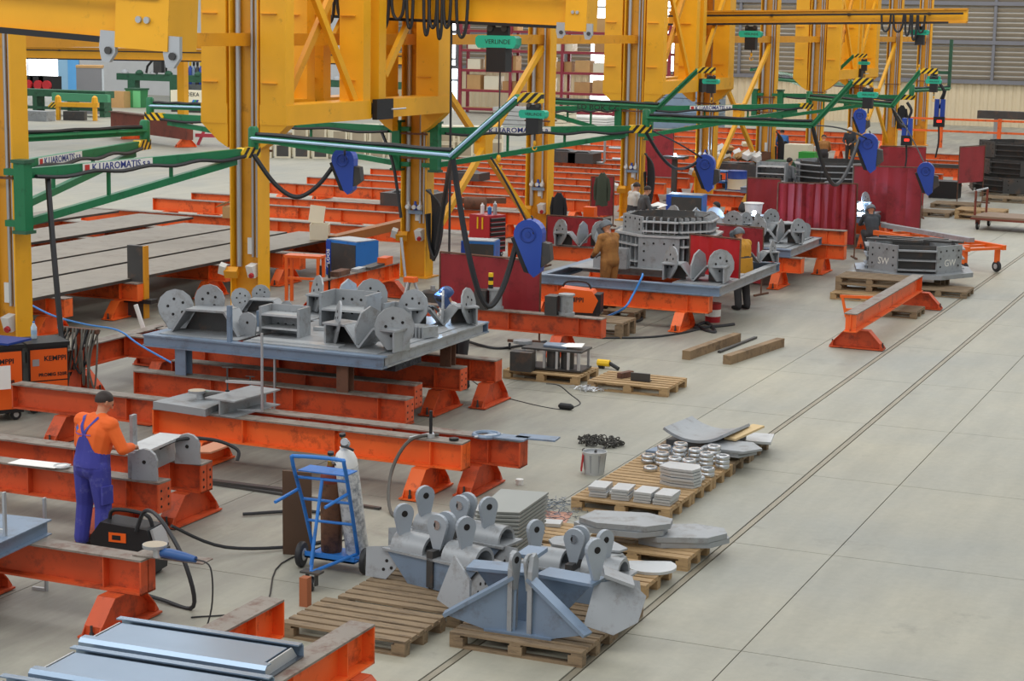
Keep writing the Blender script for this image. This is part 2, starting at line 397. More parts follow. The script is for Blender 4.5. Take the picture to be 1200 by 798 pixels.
def column(k):
    lab = {0: 'yellow steel column with white conduit beside the big orange welding sets',
           1: 'yellow steel column with pipes standing behind the legged grey assembly table',
           2: 'yellow steel column with gauges and coiled black hose beside a blue welder',
           3: 'yellow steel column with dark jacket hung by it, near the red tool chest',
           4: 'yellow steel column behind two men reading a paper drawing',
           5: 'yellow steel column beside the blue and white drum',
           6: 'yellow steel column with rusty plate and hoses beside the grey shirted man',
           7: 'yellow steel column behind the man in blue shirt'}.get(k, 'distant yellow steel crane column near the cream back wall')
    c = thing('crane_column', lab, 'column', (CX, CY[k], 0), group='yellow crane columns in a row')
    link('web', WEB, c); link('base_plate', BASE, c)
    for s in (-1, 1): link('flange', FLG, c, (s*0.31, 0, 0))
    link('conduit', CON1, c, (-0.19, -0.08, 0)); link('conduit', CON2, c, (0.10, -0.05, 0))
    if k != 3: link('conduit', CON2, c, (0.20, -0.06, 0))
    for z in ((2.75, 3.3) if k in (2, 4, 6) else (3.3,)): link('clamp_band', collar, c, (0, 0, z))
    # power sockets low on the web
    if k <= 7:
        b = MB().box((-0.24, -0.30, 0.95), (0.26, 0.16, 0.16), (0.5, 0, 0.3)).build('socket_box', YELLOW_D, c)
        MB().box((-0.40, -0.36, 1.02), (0.13, 0.13, 0.2), (0.5, 0.3, 0.3)).build('socket', sock_w, b)
        b = MB().box((0.16, -0.16, 1.0), (0.18, 0.18, 0.24), (0.3, 0, -0.2)).build('socket', sock_w, c)
        MB().cyl((0.19, -0.25, 0.92), 0.05, 0.05, (0, -0.8, -0.3), 10).build('socket_cap', RED, b)
        MB().bb(-0.02, 0.10, -0.06, -0.03, 1.3, 1.62).build('junction_box', sock_w, c)
    if k in (2, 3, 4, 5):
        for j, xx in enumerate((-0.17, 0.0, 0.13)):
            b = MB().lathe([(0.05, 0), (0.06, 0.03), (0.06, 0.1), (0.03, 0.14), (0.03, 0.2)], (xx, -0.1, 1.55), (0, 0, 1), 10).build('regulator', STEEL_L if j != 1 else FEEDBLUE, c, smooth=True)
            MB().cyl((xx, -0.16, 1.62), 0.05, 0.03, (0, -1, 0), 12).build('gauge', sock_w, b)
        MB().bb(-0.16, 0.20, -0.14, -0.10, 1.46, 1.54).build('manifold', STEEL_B, c)
    return c
COLS = [column(k) for k in range(11)]
# struts between neighbouring columns and crossed braces
strut = MB().bar((0, 0.02, 0), (0, 7.33, 0), 0.16, 0.24).mesh('strut', YELLOW_D)
ST_L = {0: 'level yellow strut between the first two columns above the labelled green arm', 1: 'level yellow strut inside the braced carriage above the legged table'}
for k in range(10):
    o = link('column_strut', strut, None, (CX, CY[k], 5.42))
    tag(o, ST_L.get(k, ['', '', 'level yellow strut over the crossed braces by the hose column', 'level yellow strut before the dark red pallet rack', 'level yellow strut inside the middle crane carriage', 'level yellow strut over the crossed braces at the waste heap', 'level yellow strut reaching the far crane carriage', 'level yellow strut inside the far crane carriage', 'level yellow strut over the far crossed braces', 'last level yellow strut before the louvred wall'][k]), 'strut', 'struts between crane columns')
for k in (2, 5, 8):
    t = thing('cross_bracing', {2: 'yellow crossed braces next to the column with coiled black hose', 5: 'yellow crossed braces above the heap of white waste sacks', 8: 'yellow crossed braces in front of the grey louvred wall'}[k], 'bracing', (CX, CY[k], 0))
    y1 = CY[k+1]-CY[k]
    a, b_ = (0, 0.25, 0.55), (0, y1-0.2, 5.2)
    c, d_ = (0, y1-0.25, 0.55), (0, 0.2, 5.2)
    for p, q, s in ((a, b_, 0.07), (c, d_, -0.07)):
        MB().bar(Vector(p)+Vector((s, 0, 0)), Vector(q)+Vector((s, 0, 0)), 0.12, 0.16).build('brace', YELLOW, t)
    MB().box((0, y1/2, 2.9), (0.3, 0.45, 0.55)).build('gusset', YELLOW, t)

def carriage(k, y0, y1, label, first):
    """travelling crane frame straddling the column line: one side frame each side, hanging from above"""
    t = thing('crane_carriage', label, 'crane', (CX, y0, 0)); L = y1-y0; ZB, ZT, HB = 3.82, 9.2, 0.38
    for s in (-1, 1):
        xo, xi = 0.95*s, 0.36*s; x0_, x1_ = min(xo, xi), max(xo, xi)
        bm_ = MB().bb(x0_, x1_, 0, L, ZB, ZB+HB).build('lower_beam', YELLOW, t)
        # posts
        for (ya, yb) in (((0.0, 0.32), (L-0.32, L)) if first else ((0.0, 0.32), (L-0.62, L))):
            po = MB().bb(x0_+0.02, x1_-0.02, ya, yb, ZB+HB, ZT).build('post', YELLOW, t)
            for z in (4.6, 5.9, 7.2):
                MB().bb(x0_+0.05, x1_-0.2, ya-0.05, ya, z, z+0.015).build('rung', YELLOW_D, po)
        # tapered guide shoe below
        ys_ = 0.0 if first else L-0.32
        pts = [(xi, 0), (xo, 0), (xo-0.38*s, -0.34), (xi, -0.46)]
        if s < 0: pts = pts[::-1]
        MB().prism(pts, 0.3, (0, ys_+0.16, ZB), (1, 0, 0), (0, 0, 1)).build('guide_shoe', YELLOW, t)
        # X bracing of the side frame
        xb = 0.8*s
        if first:
            MB().bar((xb, 0.4, 7.4), (xb, L-0.45, ZB+HB), 0.1, 0.16).build('brace', YELLOW, t)
            MB().bar((xb-0.14*s, 0.4, ZB+HB), (xb-0.14*s, L-0.4, 7.2), 0.1, 0.16).build('brace', YELLOW_D, t)
        else:
            MB().bar((xb, 0.5, ZB+HB+0.5), (xb, L-0.7, 7.0), 0.1, 0.16).build('brace', YELLOW, t)
        MB().bb(x0_, x1_, 0, L, ZT, ZT+0.5).build('upper_beam', YELLOW, t)
    for yy in (0.16, L-0.16):
        MB().bb(-0.36, 0.36, yy-0.12, yy+0.12, ZT+0.05, ZT+0.45).build('cross_beam', YELLOW, t)
    if not first:
        for s in (-1, 1):
            bf = MB().lathe([(0.17, 0), (0.17, 0.28), (0.1, 0.34)], (0.66*s, -0.02, ZB+0.2), (0, -1, 0), 16).build('buffer', BLACK, t, smooth=True)
            MB().bb(min(0.95*s, 1.06*s), max(0.95*s, 1.06*s), -0.32, 0.42, ZB-0.02, ZB+0.40).build('bumper_box', BLACK, t)
            MB().tube([(1.08*s, 0.3, ZB+0.18), (1.08*s, 0.95, ZB+0.18)], 0.02, 6).build('guide_rod', ALU, t)
    return t
CARR = ['first', 'second', 'third']
lab_a = ['big yellow crane carriage above the legged table, straddling a column', 'yellow crane carriage straddling the column behind the men reading', 'far yellow crane carriage below the grey louvred wall']
lab_b = ['yellow crane carriage with black round buffer above the blue wire feeder', 'yellow crane carriage with black buffer above the small teal hoist', 'far yellow crane carriage beside the long yellow jib girder']
for i, k in enumerate((1, 4, 7)):
    y = CY[k]-0.22
    carriage(k, y, y+3.45, lab_a[i], True); carriage(k, y+3.82, y+7.3, lab_b[i], False)
# ------------------------------------------------------------------ jib girders with hoists, green swivel arms
def girder(name, a, b, h, w, label, plate=True, cat='crane', PW=0.45):
    """jib girder from a to b (points on its underside), deep h"""
    a = Vector(a); b = Vector(b); d = b-a; L = d.length
    t = thing(name, label, cat, a); t.rotation_euler = d.to_track_quat('X', 'Z').to_euler()
    MB().bb(0, L, -w*0.28, w*0.28, 0.05, h).build('web_box', YELLOW, t)
    MB().bb(0, L-0.02, -w/2, w/2, 0, 0.05).build('lower_flange', YELLOW_D, t)
    MB().bb(0, L, -w/2, w/2, h, h+0.05).build('upper_flange', YELLOW_D, t)
    MB().bb(0, L-0.1, -w/2-0.10, -w/2-0.05, h-0.14, h-0.08).build('festoon_rail', BLACK, t)
    for k in range(4): MB().bb(L*(0.1+0.26*k)-0.04, L*(0.1+0.26*k)+0.04, -w/2-0.05, -w*0.28, h-0.15, h-0.07).build('rail_bracket', BLACK, t)
    MB().bb(0, L-PW-0.1, -w/2-0.02, -w/2-0.001, -0.01, 0.055).build('black_strip', BLACK, t)  # thin black strip along the front of the lower flange
    if plate:
        p = MB().bb(L-PW, L+0.02, -w/2-0.06, w/2+0.06, -0.04, h+0.03).build('end_plate', YELLOW, t)
        for q in (-0.17, -0.07): MB().cyl((L+q-PW*0.25, -w/2-0.06, h*0.42), 0.035, 0.03, (0, -1, 0), 12).build('bolt', ALU, p)
        for q in (L-PW-0.1, L+0.06):
            br = MB().prism([(-0.09, 0.12), (0.09, 0.12), (0.1, -0.1), (0.03, -0.2), (-0.06, -0.2), (-0.1, -0.06)], 0.05, (q, -w/2-0.02, 0), (1, 0, 0), (0, 0, 1)).build('stop_bracket', ALU, t)
            MB().cyl((q+0.02, -w/2-0.05, -0.08), 0.04, 0.02, (0, -1, 0), 10).build('roller', STEEL_D, br)
    return t
girder('jib_girder', (-21.5, 16.4, 6.1), (-10.78, 16.4, 5.5), 0.62, 0.42, 'big yellow jib girder end with two bolts above the labelled green arm', PW=0.62)
girder('jib_girder', (-20.0, 36.2, 5.88), (-13.80, 36.0, 5.72), 0.80, 0.45, 'yellow jib girder with hanging black festoon cables and teal hoist')
girder('jib_girder', (-19.6, 58.3, 5.86), (-10.07, 58.3, 6.08), 0.40, 0.3, 'long yellow jib girder with black cable loops before the louvred wall', False)
# background runway beam
girder('runway_beam', (-58.7, 75, 3.7), (-40.0, 84.0, 3.7), 0.55, 0.45, 'far orange yellow runway beam above the tiled machine area', False, 'beam')
rp = P(214, 97)
MB().bb(-0.2, 0.2, -0.2, 0.2, 0, 3.7).build('runway_post', YELLOW, None, (PY(214, 80, 79.6).x, 79.6, 0))
tag(bpy.data.objects['runway_post'], 'yellow post under the far runway beam beside the gas bottle row', 'post')
# lattice frame standing on the far runway
fr = thing('lattice_frame', 'orange lattice frame standing on the far runway beam', 'frame', (PY(226, 40, 80).x, 80.2, 4.3))
for q in (-0.55, 0.55): MB().bb(q-0.14, q+0.14, -0.1, 0.1, 0, 4).build('upright', YELLOW, fr)
MB().bar((-1.6, 0, 2.9), (-0.4, 0, 1.2), 0.12, 0.16).build('brace', YELLOW, fr)
MB().bar((0.4, 0, 2.9), (1.6, 0, 0.9), 0.12, 0.16).build('brace', YELLOW, fr)
MB().bb(-1.6, 1.6, -0.08, 0.08, 0.0, 0.2).build('sill', YELLOW_D, fr)

# festoon cable loops, each its own
def loops(us, y, zt, dip, g_, lab):
    for i, (ua, ub) in enumerate(us):
        a = PY(ua, 40, y); b = PY(ub, 40, y); a.z = b.z = zt; mid = (a+b)/2; d = dip*(0.75+0.5*random.random())
        mid.z -= d; q1 = a.lerp(mid, 0.5)+Vector((-(b.x-a.x)*0.12, 0, -d*0.25)); q2 = b.lerp(mid, 0.5)+Vector(((b.x-a.x)*0.12, 0, -d*0.25))
        cable('festoon_loop', [a, q1, mid, q2, b], 0.035, RUBBER, lab, 'cable', group=g_)
loops([(380, 392), (394, 414), (441, 456), (458, 474), (476, 484)], 35.80, 6.47, 0.78, 'festoon loops of the near jib girder', 'black festoon loop hanging under the near jib girder beside the carriage')
loops([(496, 503), (502, 512), (512, 518), (519, 528), (534, 548)], 35.80, 6.47, 1.0, 'long festoon loops of the near jib girder', 'bunched long black festoon loop next to the teal hoist')
loops([(1032, 1043), (1046, 1058), (1060, 1066), (1068, 1074), (1075, 1083)], 58.07, 6.30, 0.65, 'festoon loops of the far jib girder', 'black cable loop under the far jib girder')

def hoist(name, p, label, size=1.0, chain=1.6, horizontal=True):
    t = thing(name, label, 'hoist', p); s = size
    MB().prism([(-0.40*s, -0.13*s), (0.40*s, -0.13*s), (0.46*s, -0.05*s), (0.46*s, 0.08*s), (0.40*s, 0.13*s), (-0.40*s, 0.13*s), (-0.46*s, 0.08*s), (-0.46*s, -0.05*s)], 0.3*s, (0, 0, 0)).build('motor_body', TEAL, t)
    g_ = MB().bb(-0.2*s, 0.24*s, -0.17*s, 0.17*s, -0.62*s, -0.12*s).build('chain_bag', BLACK, t)
    MB().bb(-0.24*s, 0.24*s, -0.06*s, 0.06*s, 0.12*s, 0.30*s).build('trolley', BLACK, t)
    for q in (-0.16*s, 0.16*s): MB().cyl((q, -0.09*s, 0.28*s), 0.07*s, 0.18*s, (0, 1, 0), 12).build('trolley_wheel', STEEL_D, t)
    text('VERLINDE', 0.13*s, BLACK, t, (0.05*s, -0.152*s, 0.0), (1, 0, 0), (0, 0, 1))
    MB().tube([(0.05*s, 0, -0.6*s), (0.05*s, 0, -0.6*s-chain)], 0.016, 6).build('chain', STEEL_D, t)
    z = -0.6*s-chain
    hs = min(1.0, s); hk = MB().lathe([(0.03*hs, 0), (0.05*hs, -0.05*hs), (0.05*hs, -0.12*hs), (0.02*hs, -0.16*hs)], (0.05*s, 0, z), (0, 0, 1), 10)
    hk.torus((0.05*s, 0, z-0.24*hs), 0.07*hs, 0.018*hs, (0, 1, 0), 12, 6, 1.6*PI, 0.5)
    hk.build('hook', YELLOW, t, smooth=True)
    return t
hoist('chain_hoist', PY(584, 49, 36.0)+Vector((0, 0, 0)), 'teal chain hoist with black chain bag under the near jib girder', 1.0, 1.75)
hoist('chain_hoist', PY(880, 40, 58.3), 'dark chain hoist under the long girder above the waste sack heap', 0.8, 0.1)
hoist('chain_hoist', PY(1078, 38, 58.3), 'chain hoist at the cable loop end of the long girder', 0.62, 0.6)

WHITE_L = mat('label white', '#ece9e0', 0.5, var=0.02)
LBLUE = mat('label blue', '#26357f', 0.5, var=0.02)
LRED = mat('label red', '#c2342c', 0.5, var=0.02)
PALEPIPE = mat('pale blue air pipe', '#a9cbe6', 0.3, metal=0.2, var=0.04)
def arm(hinge, tip, label, side, stage2=None, z=3.38, words=True, bars=0.11, pipe=False, tz=None):
    """green swivel arm: hinge post on a column, top bar with raking brace, hazard tip; optional second arm beyond the elbow"""
    hx, hy = hinge; t = thing('swivel_arm', label, 'jib arm', (hx, hy, 0), group='green swivel arms on the crane columns')
    o = Vector((hx, hy, 0)); tp = Vector((tip[0]-hx, tip[1]-hy, z)); d = Vector((tp.x, tp.y, 0)); L = d.length; u = d/L
    MB().bb(-0.10, 0.10, -0.10, 0.10, 2.5, 3.55).build('hinge_post', GREEN, t)
    MB().bb(-0.13, 0.13, -0.13, 0.13, 3.55, 3.60).bb(-0.13, 0.13, -0.13, 0.13, 2.45, 2.50).build('hinge_plates', DGREEN, t)
    for zz in (2.6, 3.4):
        s = -1 if side > 0 else 1
        MB().bb(min(0, s*0.32), max(0, s*0.32), -0.06, 0.06, zz-0.05, zz+0.05).build('hinge_bracket', GREEN, t)
    MB().bar(u*0.1+Vector((0, 0, z)), u*(L-0.45)+Vector((0, 0, z)), bars, 0.16).build('top_bar', GREEN, t)
    MB().bar(u*0.1+Vector((0, 0, 2.62)), u*(L-0.6)+Vector((0, 0, z-0.14)), 0.10, 0.12).build('brace', GREEN, t)
    for f in (0.33, 0.6):
        zb = 2.62+(z-0.14-2.62)*f
        MB().bar(u*L*f+Vector((0, 0, zb)), u*L*f+Vector((0, 0, z)), 0.05, 0.05, (1, 0, 0)).build('strut', GREEN, t)
    hazard('hazard_tip', t, u*(L-0.5)+Vector((0, 0, z)), u*(L+0.12)+Vector((0, 0, z)), 0.19, 0.16, 6)
    n = Vector((u.y, -u.x, 0))
    if n.dot(Vector((hx, hy, 0))) > 0: n = -n      # side facing the shop floor
    rd = Vector((0, 0, 1)).cross(n).normalized()
    cb = [u*(0.2+i*(L-0.6)/8)+n*0.09+Vector((0, 0, z-0.05-0.05*(i % 2))) for i in range(9)]
    MB().tube(spline(cb, 3), 0.035, 6).build('cable', RUBBER, t, smooth=True)
    if words:
        c = u*L*0.36+n*(bars/2+0.006)+Vector((0, 0, z))
        pl = MB().box((0, 0, 0), (1.85, 0.008, 0.15), Matrix((rd, n, Vector((0, 0, 1)))).transposed())
        pb = pl.build('name_plate', WHITE_L, t, c)
        text('K.LIAROMATIS s.a.', 0.16, LBLUE, pb, rd*0.1+n*0.006, rd, (0, 0, 1), bold=0.002, wide=1.25)
        MB().box(-rd*0.82+n*0.006, (0.12, 0.004, 0.11), Matrix((rd, n, Vector((0, 0, 1)))).transposed()).build('emblem', LRED, pb)
    MB().lathe([(0.10, 0), (0.10, 0.38), (0.07, 0.42)], u*L+Vector((0, 0, z+0.05)), (0, 0, 1), 12).build('elbow_pivot', GREEN, t, smooth=True)
    if stage2:
        z2 = z+0.24; e = Vector(stage2[0]) - o; e.z = z2; p0 = u*L+Vector((0, 0, z2))
        s2 = MB().bar(p0, e, 0.10, 0.13).build('fore_bar', GREEN, t)
        dd = (e-p0).normalized(); n2 = Vector((dd.y, -dd.x, 0))
        if n2.dot(Vector((hx, hy, 0))) > 0: n2 = -n2
        MB().tube([p0+n2*0.07+Vector((0, 0, 0.02)), e+n2*0.07+Vector((0, 0, 0.02))], 0.03, 6).build('air_pipe', PALEPIPE if pipe else GREEN, s2, smooth=True)
        MB().tube(spline([p0.lerp(e, i/7)+Vector((0, 0, 0.09+0.015*(i % 2))) for i in range(8)], 3), 0.04, 6).build('cable', RUBBER, s2, smooth=True)
        if len(stage2) > 1:
            f = Vector(stage2[1])-o; k = Vector(stage2[2])-o
            MB().bar(e, f, 0.09, 0.12).build('raised_bar', GREEN, t)
            MB().tube([e+n2*0.07, f+n2*0.07], 0.028, 6).build('air_pipe', PALEPIPE if pipe else GREEN, t, smooth=True)
            hazard('hazard_tip', t, f, k, 0.16, 0.12, 6)
    return t
def flat(p): return (p.x, p.y)
def tips(ua, va, ub, vb, e, dy=0.0):
    a = PY(ua, va, e.y+dy); b = PY(ub, vb, e.y+dy); b.z = a.z; return a, b
HR, HL = CX+0.55, CX-0.42
e = P(530, 183, 3.62); a, b = tips(608, 114, 636, 113, e, -0.4)
arm((HR, CY[0]-0.25), flat(P(297, 178, 3.38)), 'green swivel arm on the column by the welding sets, fore arm with pale blue pipe', 1, (e, a, b), pipe=True)
hoist('arm_hoist', b+Vector((-0.15, 0, -0.26)), 'small teal hoist hanging from the pale blue fore arm', 0.5, 0.12)
e = P(-30, 165, 3.62)
arm((HL+0.05, CY[0]+0.3), flat(P(170, 169, 3.38)), 'green swivel arm with the clear white name plate above the plates', -1, (e,))
e = P(952, 147, 3.62); a, b = tips(1000, 95, 1023, 94, e)
arm((HR, CY[2]-0.2), flat(P(757, 151, 3.38)), 'green swivel arm over the red tool chest, on the column with coiled black hose', 1, (e, a, b))
hoist('arm_hoist', b+Vector((-0.1, 0, -0.3)), 'small teal hoist above the far grey shirted man', 0.5, 0.12)
e = P(250, 127, 3.62)
arm((HL, CY[2]-0.2), flat(P(176, 136, 3.38)), 'green swivel arm reaching out over the cream crates', -1, (e,), words=False, pipe=True)
e = P(772, 126, 3.62); a, b = tips(818, 82, 838, 81, e)
t = arm((HL, CY[4]-0.2), flat(P(624, 128, 3.38)), 'green swivel arm with raised tip before the column of the reading men', -1, (e, a, b), words=False)
text('ED BOK CC', 0.2, BLACK, t, P(703, 126, 3.62)-Vector(t.location)+Vector((0, -0.13, 0.0)), (1, -0.2, 0), (0, 0, 1), wide=1.3)
hoist('arm_hoist', b+Vector((-0.1, 0, -0.3)), 'small teal hoist beside the black carriage buffer', 0.5, 0.12)
e = P(1046, 124, 3.62); a, b = tips(1079, 83, 1099, 81, e)
arm((HR, CY[4]-0.2), flat(P(948, 124, 3.38)), 'green swivel arm spanning from the column of the reading men', 1, (e, a, b))
hoist('arm_hoist', b+Vector((-0.1, 0, -0.3)), 'small teal hoist near the cream wall cladding', 0.5, 0.12)
e = P(966, 98, 3.62); a, b = tips(1001, 65, 1016, 64, e)
arm((HL, CY[6]-0.2), flat(P(905, 99, 3.38)), 'dark green swivel arm beneath the far crane carriage', -1, (e, a, b), words=False)
hoist('arm_hoist', b+Vector((-0.1, 0, -0.3)), 'small teal hoist beneath the far crane carriage', 0.5, 0.12)
e = P(1112, 104, 3.62); a, b = PY(1110, 104, e.y-0.2), PY(1116, 104, e.y-0.2)
_last = arm((HR, CY[6]-0.2), flat(P(1068, 114, 3.38)), 'dark green swivel arm ending before the cream wall', 1, (e,), words=False)
b = P(1104, 112, 3.62)
mo = Vector(_last.location); e_ = e-mo; MB().bar(e_, e_+Vector((0, 0, 1.9)), 0.12, 0.12, (0, 1, 0)).build('mast', DGREEN, _last); MB().bar(e_+Vector((0, 0, 0.62)), e_+Vector((-0.95, 0, 0.62)), 0.1, 0.12).build('mast_bar', DGREEN, _last)
hoist('arm_hoist', e+Vector((-0.6, 0, 0.40)), 'small teal hoist on the dark green arm with a mast', 0.55, 0.12)
e = P(880, 82, 3.62)
arm((HL, CY[8]-0.2), flat(P(905, 84, 3.38)), 'far green arm behind the crossed braces', -1, (e,), words=False)

# wire feeders hanging from the arms: blue drop-shaped case with reel hub, grey back box
def feeder(p, label, rz=0.0, s=1.0, roll=0.0):
    t = thing('wire_feeder', label, 'wire feeder', p, rz, 'blue wire feeders')
    t.rotation_euler = (0, roll, rz)
    R = 0.24*s; pts = []
    for i in range(11):
        a = PI-PI*i/10-0.0; pts.append((R*math.cos(a), R*math.sin(a)))
    pts = pts + [(0.14*s, -0.62*s), (0.02*s, -0.70*s), (-0.05*s, -0.62*s)]
    MB().prism(pts, 0.26*s, (0, 0, 0), (1, 0, 0), (0, 0, 1)).build('case', FEEDBLUE, t)
    MB().torus((0, -0.135*s, 0.0), 0.12*s, 0.018*s, (0, 1, 0), 18, 6).cyl((0, -0.13*s, 0), 0.05*s, 0.02*s, (0, -1, 0), 14).build('reel_hub', mat('feeder blue lip', '#1d3c90', 0.4, var=0.03), t)
    MB().prism([(-0.24*s, -0.02*s), (-0.06*s, -0.63*s), (-0.14*s, -0.60*s), (-0.30*s, -0.04*s)], 0.2*s, (0, 0, 0), (1, 0, 0), (0, 0, 1)).build('edge_guard', BLACK, t)
    MB().prism([(0.20*s, -0.14*s), (0.33*s, -0.18*s), (0.33*s, -0.45*s), (0.16*s, -0.55*s)], 0.22*s, (0, 0, 0), (1, 0, 0), (0, 0, 1)).build('drive_box', STEEL_D, t)
    MB().torus((0.0, 0, R), 0.07*s, 0.016*s, (0, 1, 0), 12, 6, PI, 0).build('lifting_eye', STEEL_D, t)
    MB().cyl((0.1*s, -0.13*s, 0.02*s), 0.02*s, 0.01, (0, -1, 0), 8).build('latch', BLACK, t)
    return t
FEED = [((404, 187, 29.9), 'blue wire feeder hanging under the pale blue piped arm', 0.9), ((621, 274, 29.0), 'blue wire feeder hanging above the red curtain of the legged table', 1.05),
        ((827, 192, 44.5), 'blue wire feeder hanging beside the blue and white drum', 1.0), ((1008, 135, 58.0), 'blue wire feeder hanging highest before the cream wall', 0.85), ((1017, 168, 48.0), 'blue wire feeder hanging above the drilled grey frames', 1.1), ((1085, 200, 50.0), 'blue wire feeder hanging at the end of the red curtain', 0.95)]
for (u, v, y), lab, s in FEED:
    feeder(PY(u, v, y), lab, 0.15, s, -0.12)
for (u, v, y, lab) in ((1101, 133, P(1108, 106, 3.62).y, 'dark control feeder with red display by the cream wall'), (1063, 155, 58.0, 'dark control feeder with red display behind a red curtain')):
    t = thing('control_feeder', lab, 'wire feeder', PY(u, v, y), 0.1); t.scale = (y/60,)*3
    MB().bb(-0.16, -0.02, -0.12, 0.12, -0.1, 0.45).bb(0.02, 0.16, -0.12, 0.12, -0.1, 0.45).build('reel_case', FEEDBLUE, t)
    MB().bb(-0.17, 0.17, -0.14, 0.14, -0.42, -0.1).build('panel_box', BLACK, t)
    MB().bb(-0.06, 0.09, -0.15, -0.14, -0.28, -0.2).build('display', emis('red display', '#ff3020', 1.5), t)
    MB().tube(spline([(0, 0, -0.42), (0.02, 0, -0.9), (-0.05, 0, -1.4)], 4), 0.03, 6).build('hose', RUBBER, t, smooth=True)
    MB().tube(spline([(0.02, 0, 0.45), (0.1, 0, 0.7), (-0.05, 0, 0.95)], 4), 0.05, 6).build('hanger_hose', RUBBER, t, smooth=True)
# ------------------------------------------------------------------ orange assembly beams and their feet
BZ, BH, BW = 0.36, 0.35, 0.24
_bm = {}
def beam_parts(L, old):
    key = (round(L, 2), old)
    if key not in _bm:
        mt = ORANGE_OLD if old else ORANGE
        top = MB(); top.bb(-L/2, L/2, -BW/2, BW/2, BH-0.02, BH); tm = top.mesh('top_flange', FLANGE)
        web = MB().bb(-L/2, L/2, -0.008, 0.008, 0.02, BH-0.02).mesh('web', mt)
        bot = MB().bb(-L/2, L/2, -BW/2, BW/2, 0, 0.02).mesh('bottom_flange', mt)
        st = MB().bb(-0.006, 0.006, -BW/2+0.02, -0.008, 0.02, BH-0.02).bb(-0.006, 0.006, 0.008, BW/2-0.02, 0.02, BH-0.02).mesh('stiffener', mt)
        en = MB().bb(-0.01, 0.01, -BW/2, BW/2, 0, BH-0.02).mesh('end_plate', mt)
        _bm[key] = (tm, web, bot, st, en)
    return _bm[key]
HOLE = mat('bolt hole', '#1a1512', 0.8, var=0.0)
hole = MB().cyl((0, 0, 0), 0.016, 0.004, (1, 0, 0), 10).mesh('bolt_hole', HOLE)
def xbeam(x0, x1, y, label, old=False, z=BZ, holes=False, rz=0.0, group=None, step=1.35, end=True):
    L = x1-x0; tm, web, bot, st, en = beam_parts(L, old)
    t = thing('steel_beam', label, 'beam', ((x0+x1)/2, y, z), rz, group)
    link('top_flange', tm, t); link('web', web, t); link('bottom_flange', bot, t)
    n = max(1, int(L/step))
    for i in range(1, n+1): link('stiffener', st, t, (L/2-0.45-(i-1)*step, 0, 0)) if L/2-0.45-(i-1)*step > -L/2+0.1 else None
    if end:
        for s in (-1, 1):
            e = link('end_plate', en, t, (s*(L/2-0.01), 0, 0))
            if holes and s > 0:
                for yy in (-0.07, 0.07):
                    for zz in (0.07, 0.16, 0.25): link('bolt_hole', hole, e, (0.009, yy, zz))
    return t
def foot_meshes(old):
    mt = ORANGE_OLD if old else ORANGE
    h = 0.36
    out = [(-0.44, 0.035), (-0.44, 0.12), (-0.22, h-0.01), (0.22, h-0.01), (0.44, 0.12), (0.44, 0.035)]
    web = MB().prism(out, 0.03, (0, 0, 0), (0, 1, 0), (0, 0, 1)).mesh('web_plate', mt)
    fl_ = MB()
    for (a, b) in ((0, 1), (1, 2), (2, 3), (3, 4), (4, 5)):
        fl_.bar((0, out[a][0], out[a][1]), (0, out[b][0], out[b][1]), 0.012, 0.20, (1, 0, 0))
    fl_ = fl_.mesh('flange_strip', mt)
    base = MB().bb(-0.14, 0.14, -0.50, 0.50, 0.012, 0.032).mesh('base_plate', mt)
    pad = MB().bb(-0.07, 0.07, -0.07, 0.07, 0, 0.012).mesh('levelling_pad', RUST)
    bolt = MB().lathe([(0.022, 0), (0.022, 0.04), (0.013, 0.04), (0.013, 0.11)], (0, 0, 0.032), (0, 0, 1), 8).mesh('bolt', STEEL_D)
    gus = MB().prism([(0, 0), (0.07, 0), (0, 0.1)], 0.012, (0, 0, 0), (0, 1, 0), (0, 0, 1)).mesh('gusset', mt)
    return web, fl_, base, pad, bolt, gus
_ft = {o: foot_meshes(o) for o in (False, True)}
def foot(x, y, label, old=False, rz=0.0, group='trapezoid beam feet'):
    web, fl_, base, pad, bolt, gus = _ft[old]
    t = thing('trestle_foot', label, 'support', (x, y, 0), rz, group)
    link('web_plate', web, t); link('flange_strip', fl_, t); b = link('base_plate', base, t)
    for s in (-1, 1):
        link('levelling_pad', pad, t, (0, s*0.4, 0)); link('bolt', bolt, t, (0, s*0.47, 0))
        for q in (-1, 1): link('gusset', gus, t, (q*0.09, s*0.44, 0.035), (0, 0, 0 if s > 0 else PI))
    return t
def ex(u, y, z=0.71): 
    # x where the sight column u meets the beam line at depth y
    v = 400.0
    for _ in range(30):
        p = PY(u, v, y); v += (p.z-z)*FOC/ (y*1.1)
    return PY(u, v, y).x

near = [  # left pixel or x, right x, y, label, old, holes
 (-16.5, -8.75, 20.88, 'long grimy orange beam behind the bright one, grinder plate resting on it', True, False),
 (-13.85, -9.33, 20.42, 'bright orange beam behind the blue gas trolley, ending in a plain end plate', False, False),
 (-15.6, -11.15, 22.52, 'grimy orange beam under the front legs of the legged grey assembly table', True, True),
 (-15.6, -11.5, 23.5, 'short ended dark orange beam below the middle of the legged assembly table', True, True),
 (-17.5, -11.48, 25.0, 'dark orange beam under the legged assembly table with bolt holes in its end', True, True),
 (-17.5, -11.28, 25.85, 'orange beam furthest back under the legged grey assembly table', True, False),
 (-17.5, -11.55, 18.02, 'dirty orange beam behind the man in overalls, cut off by a drilled end', True, True),
 (-17.5, -11.48, 17.05, 'dirty orange beam in front of the man carrying papers and small tools', True, True),
 (-16.5, -9.93, 14.45, 'grimy orange beam beside the blue angle grinder and black welding set', True, False),
]
for (a, b, y, lab, old, h) in near: xbeam(a, b, y, lab, old, holes=h)
